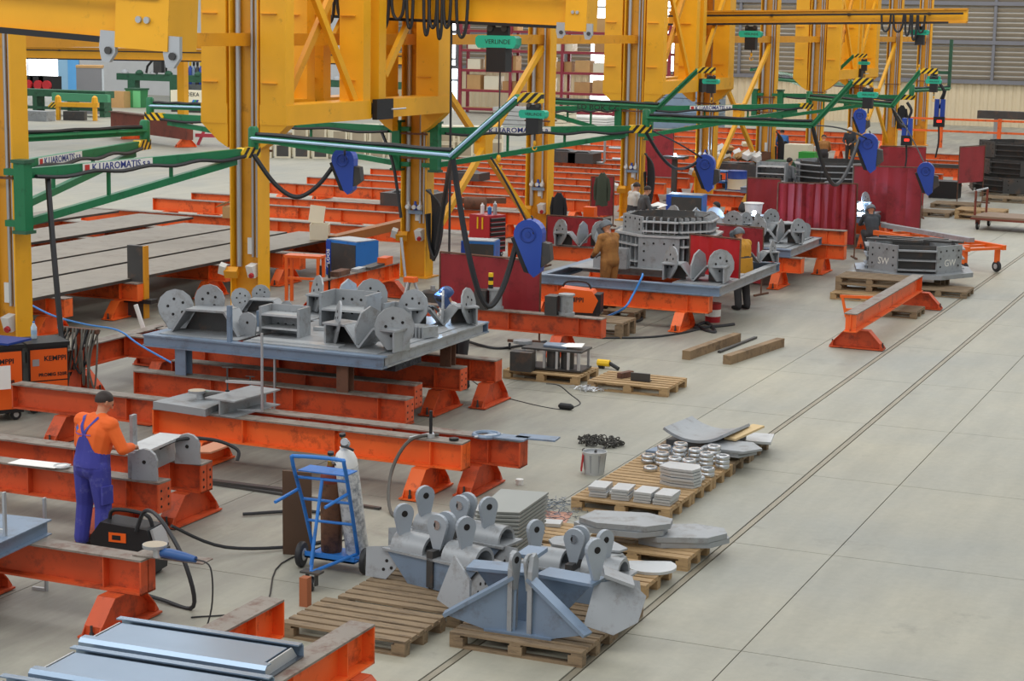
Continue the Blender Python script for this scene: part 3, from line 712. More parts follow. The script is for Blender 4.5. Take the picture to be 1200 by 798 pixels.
feet = [(-9.87, 20.42, 'orange foot under the end of the bright orange beam', False), (-13.1, 20.42, 'orange foot under the plate laden end of the bright orange beam', False),
 (-9.35, 20.88, 'grimy orange foot under the longest beam end', True), (-15.6, 20.88, 'grimy orange foot near the back of the man in overalls', True),
 (-11.55, 22.52, 'low orange foot under the beam of the legged table legs', True), (-15.2, 22.52, 'hidden orange foot below the front table leg beam', True), 
 (-11.95, 23.5, 'orange foot under the middle table beam', True), (-14.8, 23.5, 'orange foot hidden well under the middle table beam', True),
 (-11.86, 25.0, 'orange foot with clear bolts under a drilled beam end', True), (-16.8, 25.0, 'orange foot behind the cable heap under a drilled beam', True),
 (-11.42, 25.85, 'orange foot under the furthest beam of the legged table', True), (-16.3, 25.85, 'orange foot at the cable heap end of the furthest table beam', True),
 (-11.8, 18.02, 'orange foot below the drilled beam end by the man in overalls', True), (-16.0, 18.02, 'orange foot beside the man in overalls', True),
 (-12.2, 17.05, 'orange foot hidden behind the man in overalls', True), (-15.5, 17.05, 'orange foot at the far end of the paper carrying beam', True),
 (-10.22, 14.40, 'grimy trapezoid foot below the beam with the blue grinder', True), (-12.0, 14.40, 'grimy trapezoid foot under the clamped frame section', True)]
for x, y, lab, old in feet: foot(x, y, lab, old)

# long field of beams behind the column line, carrying raw plates
fy = [27.8, 30.1, 33.3, 35.8, 38.6, 41.6, 45.0, 47.0, 51.4, 53.9, 55.9, 58.4, 60.9, 63.3, 65.5, 67.8, 72.0, 75.6, 80.0, 84.4, 89.2, 93.8]
for i, y in enumerate(fy):
    xl = -30.5; xr = -20.75 if y < 34 else (-20.4 if y < 40 else (-19.9 if y < 50 else -19.6))
    lab = 'orange beam in the long field behind the column line' if y > 40.5 else 'orange beam carrying the raw grey plates'
    xbeam(xl, xr, y, lab, False, group='orange beams in the field behind the columns')
    for x in (xl+0.5, (xl+xr)/2, xr-0.45):
        if y > 60 and x < -25: continue
        foot(x, y, 'orange foot under a beam of the field behind the columns', False, group='feet of the field beams')
# raw plates lying across them
pl_ = [(-22.45, -21.05, 22.5, 39.2), (-24.0, -22.6, 22.5, 38.9), (-25.8, -24.15, 22.5, 39.3), (-28.0, -26.35, 23.0, 40.6), (-30.4, -28.85, 24.0, 40.9)]
for i, (a, b, y0, y1) in enumerate(pl_):
    t = thing('raw_plate', ['raw steel plate at the column side of the plate bed', 'second raw steel plate from the column side', 'middle raw steel plate of the plate bed', 'fourth raw steel plate, ending short of the far beams', 'outermost raw steel plate, its end beside bare orange beams'][i], 'plate', ((a+b)/2, (y0+y1)/2, BZ+BH), group='raw plates on the beam field')
    MB().bb(-(b-a)/2, (b-a)/2, -(y1-y0)/2, (y1-y0)/2, 0.0, 0.055).build('sheet', STEEL_D, t)
    MB().bb(-(b-a)/2+0.004, (b-a)/2-0.004, -(y1-y0)/2+0.004, (y1-y0)/2-0.004, 0.055, 0.058).build('top_skin', PLATE, t)

# the short beam standing along the rails on two trapezoid feet
t = thing('rail_side_beam', 'orange beam on two trapezoid feet lying along the floor rails', 'beam', (-7.55, 36.4, BZ), PI/2)
tm, web, bot, st, en = beam_parts(6.2, False)
for nm, me in (('top_flange', tm), ('web', web), ('bottom_flange', bot)): link(nm, me, t)
for i in (-3.05, 3.05): link('stiffener', st, t, (i, 0, 0))
foot(-7.5, 33.75, 'trapezoid foot under the near end of the rail side beam', True, PI/2)
foot(-7.5, 39.4, 'trapezoid foot under the far end of the rail side beam', True, PI/2)
b = xbeam(-1.7, 1.7, 0, 'orange beam running back beside the tangled cables', True, rz=PI/2, step=1.1); b.location = (P(140, 393, 0.71).x, P(140, 393, 0.71).y, BZ)
foot(b.location.x, b.location.y-1.2, 'near foot of the beam beside the tangled cables', True, PI/2); foot(b.location.x, b.location.y+1.2, 'far foot of the beam beside the tangled cables', True, PI/2)
# two beams in the lower left carrying the coated panels
for (p, lab) in (((331, 702), 'stub of orange beam behind the coated steel panels'), ((437, 731), 'orange beam with drilled end plate beside the empty pallet')):
    q = P(p[0], p[1], 0.71)
    b = xbeam(-2.4, 2.4, 0, lab, False, holes=True, rz=PI/2, step=0.9); b.location = (q.x-0.1, q.y-2.4, BZ)
    foot(q.x-0.1, q.y-0.35, 'foot of the ' + lab, True, PI/2); foot(q.x-0.1, q.y-4.3, 'far foot of the ' + lab, True, PI/2)
# ------------------------------------------------------------------ assembly tables, grey weldments, curtains
def channel_table(label, x0, x1, y0, y1, z0, z1, cross=(), deck=(), legs=()):
    t = thing('assembly_table', label, 'table', (x0, y0, z0)); w = 0.16; h = z1-z0; X = x1-x0; Y = y1-y0
    def chan(a, b, mt=STEEL_B):
        M = MB(); a = Vector(a); b = Vector(b); d = (b-a).normalized(); s = Vector((d.y, -d.x, 0))
        M.bar(a+Vector((0, 0, h-0.012)), b+Vector((0, 0, h-0.012)), w, 0.024); M.bar(a+Vector((0, 0, 0.012)), b+Vector((0, 0, 0.012)), w, 0.024)
        M.bar(a+s*0.035+Vector((0, 0, h/2)), b+s*0.035+Vector((0, 0, h/2)), 0.02, h-0.04)
        return M.build('channel', mt, t)
    chan((0, w/2, 0), (X, w/2, 0)); chan((X-w/2, w, 0), (X-w/2, Y-w, 0), STEEL); chan((X, Y-w/2, 0), (0, Y-w/2, 0)); chan((w/2, Y-w, 0), (w/2, w, 0))
    for c in cross: chan((w+0.002, c, 0), (X-w-0.002, c, 0), STEEL)
    for (a, b, c, d) in deck: MB().bb(a-x0, b-x0, c-y0, d-y0, h, h+0.015).build('deck_plate', STEEL, t)
    for (lx, ly, zb) in legs:
        M = MB(); M.bb(lx-x0-0.09, lx-x0+0.09, ly-y0-0.09, ly-y0-0.07, zb-z0, 0); M.bb(lx-x0-0.09, lx-x0+0.09, ly-y0+0.07, ly-y0+0.09, zb-z0, 0); M.bb(lx-x0-0.01, lx-x0+0.01, ly-y0-0.07, ly-y0+0.07, zb-z0, 0)
        M.build('leg', RUST if lx > -13 else STEEL_B, t)
    return t
channel_table('legged assembly table, blue grey channel frame on short legs over orange beams', -15.4, -11.5, 22.35, 25.95, 1.10, 1.27, (1.2, 2.4),
              [(-15.2, -13.9, 22.5, 25.8), (-13.8, -11.65, 22.5, 25.8)], [(-14.81, 22.52, 0.71), (-12.16, 22.52, 0.71), (-14.81, 25.85, 0.71), (-11.75, 25.0, 0.71)])
channel_table('assembly table with blue hose over its front channel, brown jacketed welder inside', -14.1, -10.3, 34.1, 38.5, 0.71, 0.89, (2.2,),
              [(-13.9, -12.9, 35.4, 38.3), (-12.85, -11.3, 35.9, 38.3), (-11.3, -10.4, 34.25, 36.2)])
channel_table('assembly table ending beside two stacked orange beam ends', -13.5, -10.72, 40.9, 43.85, 0.71, 0.89, (1.5,), [(-13.3, -10.9, 41.1, 43.65)])
channel_table('assembly table with welding arc near the long red corrugated curtain', -13.4, -10.9, 49.4, 54.1, 0.71, 0.89, (2.2,), [(-13.2, -11.1, 49.6, 53.9)])
channel_table('far assembly table carrying drilled grey frames', -16.5, -12.2, 56.5, 62.0, 0.71, 0.89, (2.5,), [(-16.3, -12.4, 56.7, 61.8)])
# dark scrap tray hanging below the legged table
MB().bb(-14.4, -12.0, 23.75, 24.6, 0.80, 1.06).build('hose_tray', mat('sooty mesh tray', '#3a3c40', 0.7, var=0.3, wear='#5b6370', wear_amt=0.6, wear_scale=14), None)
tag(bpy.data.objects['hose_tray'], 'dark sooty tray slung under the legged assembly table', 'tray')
for x in (-14.2, -12.2):
    pass
for args in [(-14.6, -10.5, 34.25, 'clean orange beam directly under the table of the brown jacketed welder', False), (-14.4, -11.35, 38.0, 'orange beam under the back of the brown jacketed welder table', False),
             (-14.5, -10.45, 41.05, 'orange beam end near the table beside the yellow welder', False), (-14.5, -10.2, 44.1, 'lower of two stacked orange beam ends', False),
             (-14.2, -10.5, 50.0, 'orange beam under the table with the welding arc', False), (-14.2, -10.6, 53.2, 'far orange beam under the table with the welding arc', False),
             (-17.5, -12.0, 57.0, 'orange beam under the far table of drilled frames', False), (-17.5, -12.0, 61.0, 'far orange beam under the table of drilled frames', False)]:
    xbeam(*args)
    foot(args[1]-0.55, args[2], 'free end foot: ' + args[3].replace('orange ', '', 1), False); foot(args[0]+0.6, args[2], 'column side foot: ' + args[3].replace('orange ', '', 1), False)
xbeam(-14.5, -10.2, 44.1, 'upper of two stacked orange beam ends', False, z=BZ+BH+0.0)
xbeam(-17.2, -11.3, 30.5, 'dark orange beam with vise blocks below the big red curtain', True, z=BZ)
foot(-12.1, 30.5, 'foot under the beam with vise blocks', True); foot(-16.4, 30.5, 'foot at the column end of the beam with vise blocks', True)

holed = MB().cyl((0, 0, 0), 0.022, 0.005, (0, -1, 0), 10).mesh('bolt_hole', HOLE)
def lug_outline(r, h, base):
    pts = [(-base/2, 0), (base/2, 0)]
    for i in range(9):
        a = -0.35+(PI+0.7)*i/8; pts.append((r*math.cos(a), h-r+r*math.sin(a)))
    return pts
_lug = {}
def lug(parent, loc, rz, r=0.22, h=0.62, base=0.34, mt=None, holes=5, th=0.03, tilt=0.0, name='lug_plate'):
    mt = mt or STEEL; key = (r, h, base, mt.name, th)
    if key not in _lug: _lug[key] = MB().prism(lug_outline(r, h, base), th).mesh(name, mt)
    o = link(name, _lug[key], parent, loc, (tilt, 0, rz))
    for i in range(holes):
        a = 0.5+i*2*PI/5; q = 0.45*r if holes > 1 else 0.0
        link('bolt_hole', holed, o, (q*math.cos(a), -th/2-0.001, h-r+q*math.sin(a)))
    return o
def hinge_bracket(loc, rz, label, s=1.0, mt=None, group=None):
    mt = mt or STEEL; t = thing('hinge_bracket', label, 'bracket', loc, rz, group); t.scale = (s, s, s)
    pf = [(-0.62, 0.30), (-0.24, 0.30), (0.0, 0.015), (0.24, 0.30), (0.62, 0.30)]
    M = MB()
    for a, b in zip(pf, pf[1:]): M.bar((a[0], 0, a[1]), (b[0], 0, b[1]), 0.42, 0.028)
    M.build('trough', mt, t)
    for q in (-1, 1):
        lug(t, (q*0.52, -0.06, 0.02), q*0.85, 0.29, 0.60, 0.24, mt, tilt=-0.15)
        MB().bb(q*0.58-0.015, q*0.58+0.015, -0.2, 0.2, 0, 0.29).build('leg_plate', mt, t)
        MB().bb(min(q*0.22, q*0.56), max(q*0.22, q*0.56), 0.10, 0.12, 0.0, 0.285).build('web_plate', STEEL_D, t)
    pts = [(-0.24, 0.06), (0.2, 0.06), (0.26, 0.30), (0.2, 0.48), (0.02, 0.58), (-0.14, 0.5), (-0.24, 0.3)]
    MB().prism(pts, 0.035, (0.04, 0, 0), (0.35, 1, 0), (0, 0, 1)).build('fin', mt, t)
    return t
def cranked_bracket(loc, rz, label, s=1.0, group=None):
    """cranked trapezoid channel with a tilted round lug"""
    t = thing('cranked_bracket', label, 'bracket', loc, rz, group); t.scale = (s, s, s)
    pf = [(-0.55, 0), (-0.30, 0.36), (0.35, 0.36), (0.60, 0.0)]
    M = MB()
    for a, b in zip(pf, pf[1:]): M.bar((a[0], 0, a[1]), (b[0], 0, b[1]), 0.5, 0.03)
    M.build('shell', STEEL, t)
    MB().prism([(-0.5, 0.0), (-0.28, 0.34), (0.33, 0.34), (0.55, 0)], 0.02, (0, 0.12, 0)).build('inner_web', STEEL_D, t)
    lug(t, (-0.55, -0.05, 0.02), 0.7, 0.28, 0.62, 0.26, tilt=-0.3); lug(t, (-0.15, 0.26, 0.2), 0.1, 0.25, 0.5, 0.6)
    lug(t, (0.66, -0.05, 0.0), -0.1, 0.16, 0.36, 0.26, holes=1); 
    return t
def box_frame(loc, rz, label, sx, sy, sz, rungs=2, mt=None, open_front=True):
    """welded box of plates joined by level ribs"""
    mt = mt or STEEL; t = thing('box_frame', label, 'frame', loc, rz)
    for q in (-1, 1): MB().bb(q*sx/2-0.02, q*sx/2+0.02, -sy/2, sy/2, 0, sz).build('end_plate', mt, t)
    b = MB().bb(-sx/2+0.02, sx/2-0.02, sy/2-0.03, sy/2, 0, sz).build('back_plate', mt, t)
    for i in range(rungs):
        z = sz*(i+0.6)/(rungs+0.2); MB().bb(-sx/2+0.02, sx/2-0.02, -sy/2, sy/2-0.03, z-0.015, z+0.015).build('rib', STEEL_L, t)
    for i in range(4):
        link('bolt_hole', holed, b, (-sx*0.3+sx*0.2*i, sy/2-0.031, sz*0.72)); link('bolt_hole', holed, b, (-sx*0.3+sx*0.2*i, sy/2-0.031, sz*0.3))
    return t
def octo(loc, rz, label, R, h, solid=(0, 2, 4, 6), ribs=0, rungs=3, mt=None, base=0.0, marks=None):
    """octagonal ring of drilled plates and open runged bays"""
    mt = mt or STEEL; t = thing('octagonal_frame', label, 'frame', loc, rz); A = R*math.cos(PI/8); w = 2*R*math.sin(PI/8)
    for i in range(8):
        a = 2*PI*i/8-PI/2; n = Vector((math.cos(a), math.sin(a), 0)); u = Vector((-n.y, n.x, 0)); c = n*A
        Rm = Matrix((u, -n, Vector((0, 0, 1)))).transposed()
        if i in solid:
            p = MB().box((0, 0, h/2), (w, 0.035, h)).build('face_plate', mt, t, c, Rm.to_euler())
            for q in (-1, 1):
                for z in (0.25, 0.55, 0.8): link('bolt_hole', holed, p, (q*w*0.36, -0.019, h*z))
                link('bolt_hole', holed, p, (q*w*0.13, -0.019, h*0.82))
            if marks and i in marks: text(marks[i], 0.22, WHITE_L, p, (0.02, -0.021, h*0.36), (1, 0, 0), (0, 0, 1), 'chalk_mark')
        else:
            for k in range(rungs):
                z = h*(k+0.35)/(rungs-0.15) if rungs > 1 else h-0.02
                MB().box((0, 0, min(z, h-0.015)), (w, 0.16, 0.03)).build('rung', STEEL_L if ribs else mt, t, c, Rm.to_euler())
            MB().box((0, 0.14, h/2), (w, 0.02, h)).build('inner_plate', STEEL_D, t, c, Rm.to_euler())
            for k in range(ribs):
                MB().box((-w/2+w*(k+0.5)/ribs, 0.04, h*0.5), (0.022, 0.14, h*0.94)).build('vertical_rib', mt, t, c, Rm.to_euler())
    if base:
        pts = [((R+base)*math.cos(2*PI*(i+0.5)/8), (R+base)*math.sin(2*PI*(i+0.5)/8)) for i in range(8)]
        MB().prism(pts, 0.10, (0, 0, -0.05), (1, 0, 0), (0, 1, 0)).build('base_plate', mt, t)
    return t
T1 = 1.285
hinge_bracket((-12.05, 22.95, T1), -0.12, 'hinge bracket with two round lugs at the front corner of the legged table', 1.0)
cranked_bracket((-14.62, 22.95, T1), 0.08, 'cranked bracket with tilted drilled lug at the blue hose end of the legged table', 0.95)
hinge_bracket((-12.0, 25.25, T1), 0.75, 'hinge bracket next to the welder behind the legged table', 0.9)
box_frame((-13.15, 24.5, T1), 0.03, 'drilled box frame in the middle of the legged table', 0.75, 0.5, 0.5, 1)
box_frame((-13.55, 23.25, T1), 0.03, 'two rung box frame in front of the drilled box frame', 0.62, 0.35, 0.42, 2)
box_frame((-14.0, 23.75, T1), 0.05, 'small open steel box on the legged table with chalk scribble', 0.42, 0.34, 0.26, 0, STEEL_B)
hinge_bracket((-13.75, 25.45, T1), 0.1, 'hinge bracket in the back row of the legged table', 0.95)
cranked_bracket((-14.9, 24.9, T1), 0.2, 'cranked bracket behind the open steel box', 0.6)
box_frame((-12.75, 25.5, T1), -0.2, 'low steel box between back bracket and welder', 0.55, 0.3, 0.22, 1)
for i in range(7):
    tag(MB().bb(-0.014, 0.014, -0.16, 0.16, 0, 0.16).build('rib_plate', STEEL, None, (-11.95+0.055*i, 24.1, T1), (0, 0, -0.3)), 'small rib plate standing in a row on the legged table', 'plate', 'row of small rib plates')
tag(MB().bb(-0.03, 0.03, -0.03, 0.03, 0, 0.52).build('guide_bar', STEEL_B, None, (-13.98, 22.44, 1.27)), 'upright square bar on the front channel of the legged table', 'bar')

T2 = 0.907
octo((-12.35, 37.15, T2), 0.12, 'tall octagonal frame with ribbed bays on the table of the brown welder', 1.12, 0.62, (0, 4), 5, 2)
octo((-12.35, 37.15, T2+0.675), 0.12, 'upper ribbed octagonal ring stacked on the tall frame', 0.98, 0.36, (3, 7), 5, 2, STEEL)
tag(MB().cyl((0, 0, 0), 1.16, 0.04, (0, 0, 1), 8).build('ring_plate', STEEL_L, None, (-12.35, 37.15, T2+0.63), (0, 0, 0.12+PI/8)), 'flat octagonal plate between the stacked ribbed frames', 'plate')
hinge_bracket((-10.98, 34.75, T2), 0.05, 'hinge bracket at the front corner of the brown welder table', 1.05)
hinge_bracket((-10.72, 38.15, T2), 0.7, 'hinge bracket beside the yellow jacketed welder', 0.75)
cranked_bracket((-13.62, 38.1, T2), 0.2, 'cranked bracket beside the tall octagonal frame', 0.85)
for i in range(3):
    tag(MB().bb(-0.36+0.12*i, 0.36, -0.02, 0.02, 0, 0.42).build('gusset_plate', STEEL, None, (-13.1, 35.62+0.09*i, T2)), 'upright steel plate of three held by the brown jacketed welder', 'plate', 'three upright plates at the brown welder')
T3 = 0.907
cranked_bracket((-12.3, 41.6, T3), -0.3, 'cranked bracket on the table with stacked beam ends', 1.0)
hinge_bracket((-11.3, 42.0, T3), 0.25, 'hinge bracket on the table beside the stacked beam ends', 0.95)
cranked_bracket((-11.55, 43.15, T3), 0.8, 'cranked bracket in front of the corrugated red curtain', 0.95)
hinge_bracket((-12.85, 43.1, T3), 0.4, 'hinge bracket behind the long red screen', 0.9)
hinge_bracket((-11.6, 50.4, T3), 0.5, 'hinge bracket just below the blue white welding arc', 0.9)
cranked_bracket((-12.6, 52.6, T3), 0.2, 'cranked bracket behind the corrugated red curtain', 0.9)
octo((-14.2, 59.3, T3), 0.3, 'far octagonal frame with dark open bays under a blue wire feeder', 1.3, 0.75, (1, 5), 0, 4)
box_frame((-15.9, 58.0, T3), 0.1, 'far drilled box frame on the table beyond the red curtain', 0.9, 0.6, 0.7, 3)
# brackets on their own stands behind the brown welder's table
hinge_bracket((-14.2, 44.6, 0.72), 0.15, 'grey bracket resting on beams behind the reading men', 1.1); hinge_bracket((-15.6, 40.4, 0.72), 0.2, 'bracket with rounded lug beside the welder helmet', 1.0)
for (x0, x1, y) in ((-17.6, -13.3, 44.6), (-17.4, -14.6, 40.4)):
    b = xbeam(x0, x1, y, 'orange beam behind the brown welder table at %s metres' % y if False else ('short orange beam under the bracket of the reading men' if y > 42 else 'short orange beam under the rounded lug bracket')); foot(x0+0.5, y, 'column side foot of a short bracket beam'); foot(x1-0.5, y, 'free end foot of a short bracket beam')

# octagonal frame on pallets beside the rails: built with the pallets below
# ------------------------------------------------------------------ welding curtains
def curtain(label, a, b, z0, z1, wav=0.02, n=18, stand=True, mt=None):
    a = Vector((a[0], a[1], 0)); b = Vector((b[0], b[1], 0)); d = b-a; L = d.length; u = d/L; nn = Vector((-u.y, u.x, 0))
    t = thing('welding_curtain', label, 'curtain', a); M = MB(); vs = []
    for i in range(n+1):
        o = u*L*i/n+nn*wav*math.sin(i*1.9)
        for z in (z0, (z0+z1)/2, z1-0.02): vs.append(o+Vector((0, 0, z))+nn*(wav*0.5*math.sin(i*0.9+z*3)))
    k = len(vs); vs2 = [v+nn*0.006 for v in vs]; fs = []
    for i in range(n):
        for j in range(2):
            p = i*3+j; fs += [(p, p+3, p+4, p+1), (p+k, p+1+k, p+4+k, p+3+k)]
    for j in range(2): fs += [(j, j+1, j+1+k, j+k), (n*3+j, n*3+j+k, n*3+j+1+k, n*3+j+1)]
    for i in range(n): fs += [(i*3, i*3+k, i*3+3+k, i*3+3), (i*3+2, i*3+5, i*3+5+k, i*3+2+k)]
    M.add(vs+vs2, fs); M.build('sheet', mt or SCREEN, t, smooth=True)
    MB().tube([Vector((0, 0, z1)), d+Vector((0, 0, z1))], 0.018, 6).build('top_rail', RUST, t)
    for q in (0.0, 1.0):
        MB().tube([d*q+Vector((0, 0, 0.0 if stand else z0)), d*q+Vector((0, 0, z1))], 0.018, 6).build('post', RUST, t)
        if stand: MB().bar(d*q-nn*0.3+Vector((0, 0, 0.02)), d*q+nn*0.3+Vector((0, 0, 0.02)), 0.05, 0.04).build('stand_foot', RUST, t)
    return t
def cpts(u0, v0, u1, v1, y0, y1=None):
    a = PY(u0, v0, y0); b = PY(u1, v1, y1 if y1 else y0); return (a.x, a.y), (b.x, b.y), a.z
a, b, z = cpts(516, 295, 634, 300, 31.3, 31.0)
curtain('big red welding curtain behind the legged assembly table', a, b, 0.55, z, 0.02, 18)
a, b, z = cpts(809, 274, 868, 284, 35.6, 35.2); curtain('glossy red welding screen on the table before the yellow welder', a, b, T2+0.03, z, 0.015, 12, False, mat('glossy red screen', '#b5262b', 0.25, var=0.1))
a, b, z = cpts(782, 257, 895, 265, 40.2, 39.6); curtain('long red welding screen behind the yellow jacketed welder', a, b, 0.25, z, 0.015, 16)
a, b, z = cpts(641, 252, 706, 256, 41.6); curtain('small red welding screen behind the welder in brown jacket', a, b, 0.3, z, 0.02, 12)
a, b, z = cpts(912, 214, 1005, 216, 46.5, 47.4); curtain('corrugated red welding curtain beside the bright arc', a, b, 0.35, z, 0.05, 30)
a, b, z = cpts(1001, 194, 1082, 196, 51.0, 51.4); curtain('red welding curtain hung with a pale cloth tie', a, b, 0.4, z, 0.03, 18)
a, b, z = cpts(1032, 171, 1085, 173, 58.5, 59.0); curtain('red welding curtain behind the control feeder', a, b, 0.4, z, 0.03, 12)
a, b, z = cpts(1125, 172, 1155, 166, 64.0, 65.5); curtain('tilted red welding board near the stack of dark frames', a, b, 0.75, z, 0.008, 8)
a, b, z = cpts(876, 208, 915, 209, 50.5); curtain('red welding screen by the blue and white drum', a, b, 0.3, z, 0.02, 10)
a, b, z = cpts(744, 150, 790, 148, 62.5, 62.0); curtain('red welding curtain with a small arc before it', a, b, 0.4, z, 0.03, 12)
# ------------------------------------------------------------------ pallets and what lies on them
_pal = {}
def pallet(loc, label, w=1.28, d=0.86, h=0.15, old=False, rz=0.0, group='wooden pallets'):
    key = (w, d, h, old); mt = WOOD_OLD if old else WOOD
    if key not in _pal:
        _pal[key] = dict(deck=MB().bb(-w/2, w/2, -0.055, 0.055, 0, 0.024).mesh('deck_board', mt), cross=MB().bb(-0.055, 0.055, -d/2, d/2, 0, 0.022).mesh('cross_board', mt),
                         block=MB().bb(-0.07, 0.07, -0.055, 0.055, 0, h-0.068).mesh('block', mt), base=MB().bb(-w/2, w/2, -0.05, 0.05, 0, 0.022).mesh('base_board', mt))
    k = _pal[key]; t = thing('pallet', label, 'pallet', loc, rz, group)
    for i in range(6):
        y = -d/2+0.055+(d-0.11)*i/5; link('deck_board', k['deck'], t, (0, y, h-0.024))
    for x in (-w/2+0.055, 0, w/2-0.055): link('cross_board', k['cross'], t, (x, 0, h-0.046))
    for y in (-d/2+0.055, 0, d/2-0.055):
        link('base_board', k['base'], t, (0, y, 0))
        for x in (-w/2+0.07, 0, w/2-0.07): link('block', k['block'], t, (x, y, 0.022))
    return t
pallet((-6.45, 15.68, 0), 'worn pallet under the blue grey winged bracket', 1.34, 0.84, old=True)
pallet((-6.46, 16.56, 0), 'worn pallet behind the winged bracket pallet', 1.34, 0.84, old=True)
pallet((-8.02, 15.24, 0), 'empty grey weathered pallet beside a drilled orange beam end', 1.32, 0.88, old=True)
pallet((-7.92, 16.2, 0), 'dark weathered pallet under the rear half of the lug brackets', 1.34, 0.86, old=True)
pallet((-7.92, 17.1, 0), 'weathered pallet under the back row lug bracket', 1.34, 0.86, old=True)
pallet((-6.58, 17.9, 0), 'light pallet under a stack of curved thin plates', 1.28, 0.86)
pallet((-6.5, 19.02, 0), 'light pallet under the large rounded plates beside the rail', 1.28, 0.8)
pallet((-7.93, 18.05, 0), 'pallet under the leaning stack of bent plates', 1.26, 0.84)
pallet((-7.9, 18.98, 0), 'pale pallet under small steel blocks', 1.2, 0.8)
for i, lab in enumerate(('pallet with four stacks of flat bars at its front', 'pallet with a stack of hexagonal plates', 'pallet crowded with shiny steel rings', 'pallet under the dark curved shell', 'last pallet of the row, thin plates hanging over its end')):
    pallet((-7.33, 20.93+0.875*i, 0), lab, 1.26, 0.85, old=(i > 2))
pallet((-11.42, 28.35, 0), 'fresh pallet under the dark chain linked machine part', 1.34, 0.95)
pallet((-9.82, 28.15, 0), 'fresh pallet with two small steel sections on it', 1.36, 1.0)
# pallets under and before the octagonal frame beside the rails
PR = [(-8.75, 40.3, 0, 'lower pallet of the pile beside the rail side beam', False), (-8.75, 40.75, 0.15, 'middle pallet of the pile left of the rail side beam', True), (-8.75, 40.75, 0.30, 'top pallet of the pile left of the rail side beam', True)]
for x, y, z, lab, old in PR: pallet((x, y, z), lab, 1.5, 1.0, old=old)
pallet((-7.45, 41.85, 0), 'pallet under the octagonal frame near the rail', 1.25, 0.95, old=True); pallet((-7.8, 38.3, 0), 'pallet lying behind the rail side beam', 1.15, 0.9, old=True)
pallet((-8.35, 43.0, 0), 'pallet carrying the octagonal frame with chalk marks', 1.5, 1.2, h=0.3, old=True)
octo((-8.35, 43.0, 0.41), 0.27, 'octagonal drilled frame with chalk letters on pallets beside the rails', 1.12, 0.62, (1, 3, 5, 7), 0, 3, STEEL, 0.3, {1: 'GW', 7: 'SW'})
for i, (dx, dy, rz, L) in enumerate(((-0.4, -0.3, 0.1, 1.3), (0.1, 0.0, -0.05, 1.5), (0.5, 0.2, -0.15, 1.2), (-0.1, 0.4, 0.06, 1.6))):
    tag(MB().bb(-L/2, L/2, -0.06, 0.06, 0, 0.05).build('steel_offcut', STEEL_D, None, (-8.35+dx, 43.0+dy, 1.032), (0, 0, rz)), 'flat steel offcut lying over the top of the chalk marked frame', 'offcut', 'offcuts on the octagonal frame')
# bent orange rest before the pile
t = thing('bent_rest', 'low orange bent flat stand beside the rail side beam', 'stand', P(986, 371))
MB().bar((-0.05, 0, 0.42), (1.0, 0.25, 0.42), 0.05, 0.06).build('rail', ORANGE_NEW, t); MB().bar((0.0, 0, 0.42), (0.1, 0.0, 0.0), 0.05, 0.05).build('leg', ORANGE_NEW, t); MB().bar((0.08, 0.0, 0.15), (0.7, 0.2, 0.15), 0.05, 0.06).build('rail', ORANGE_NEW, t)

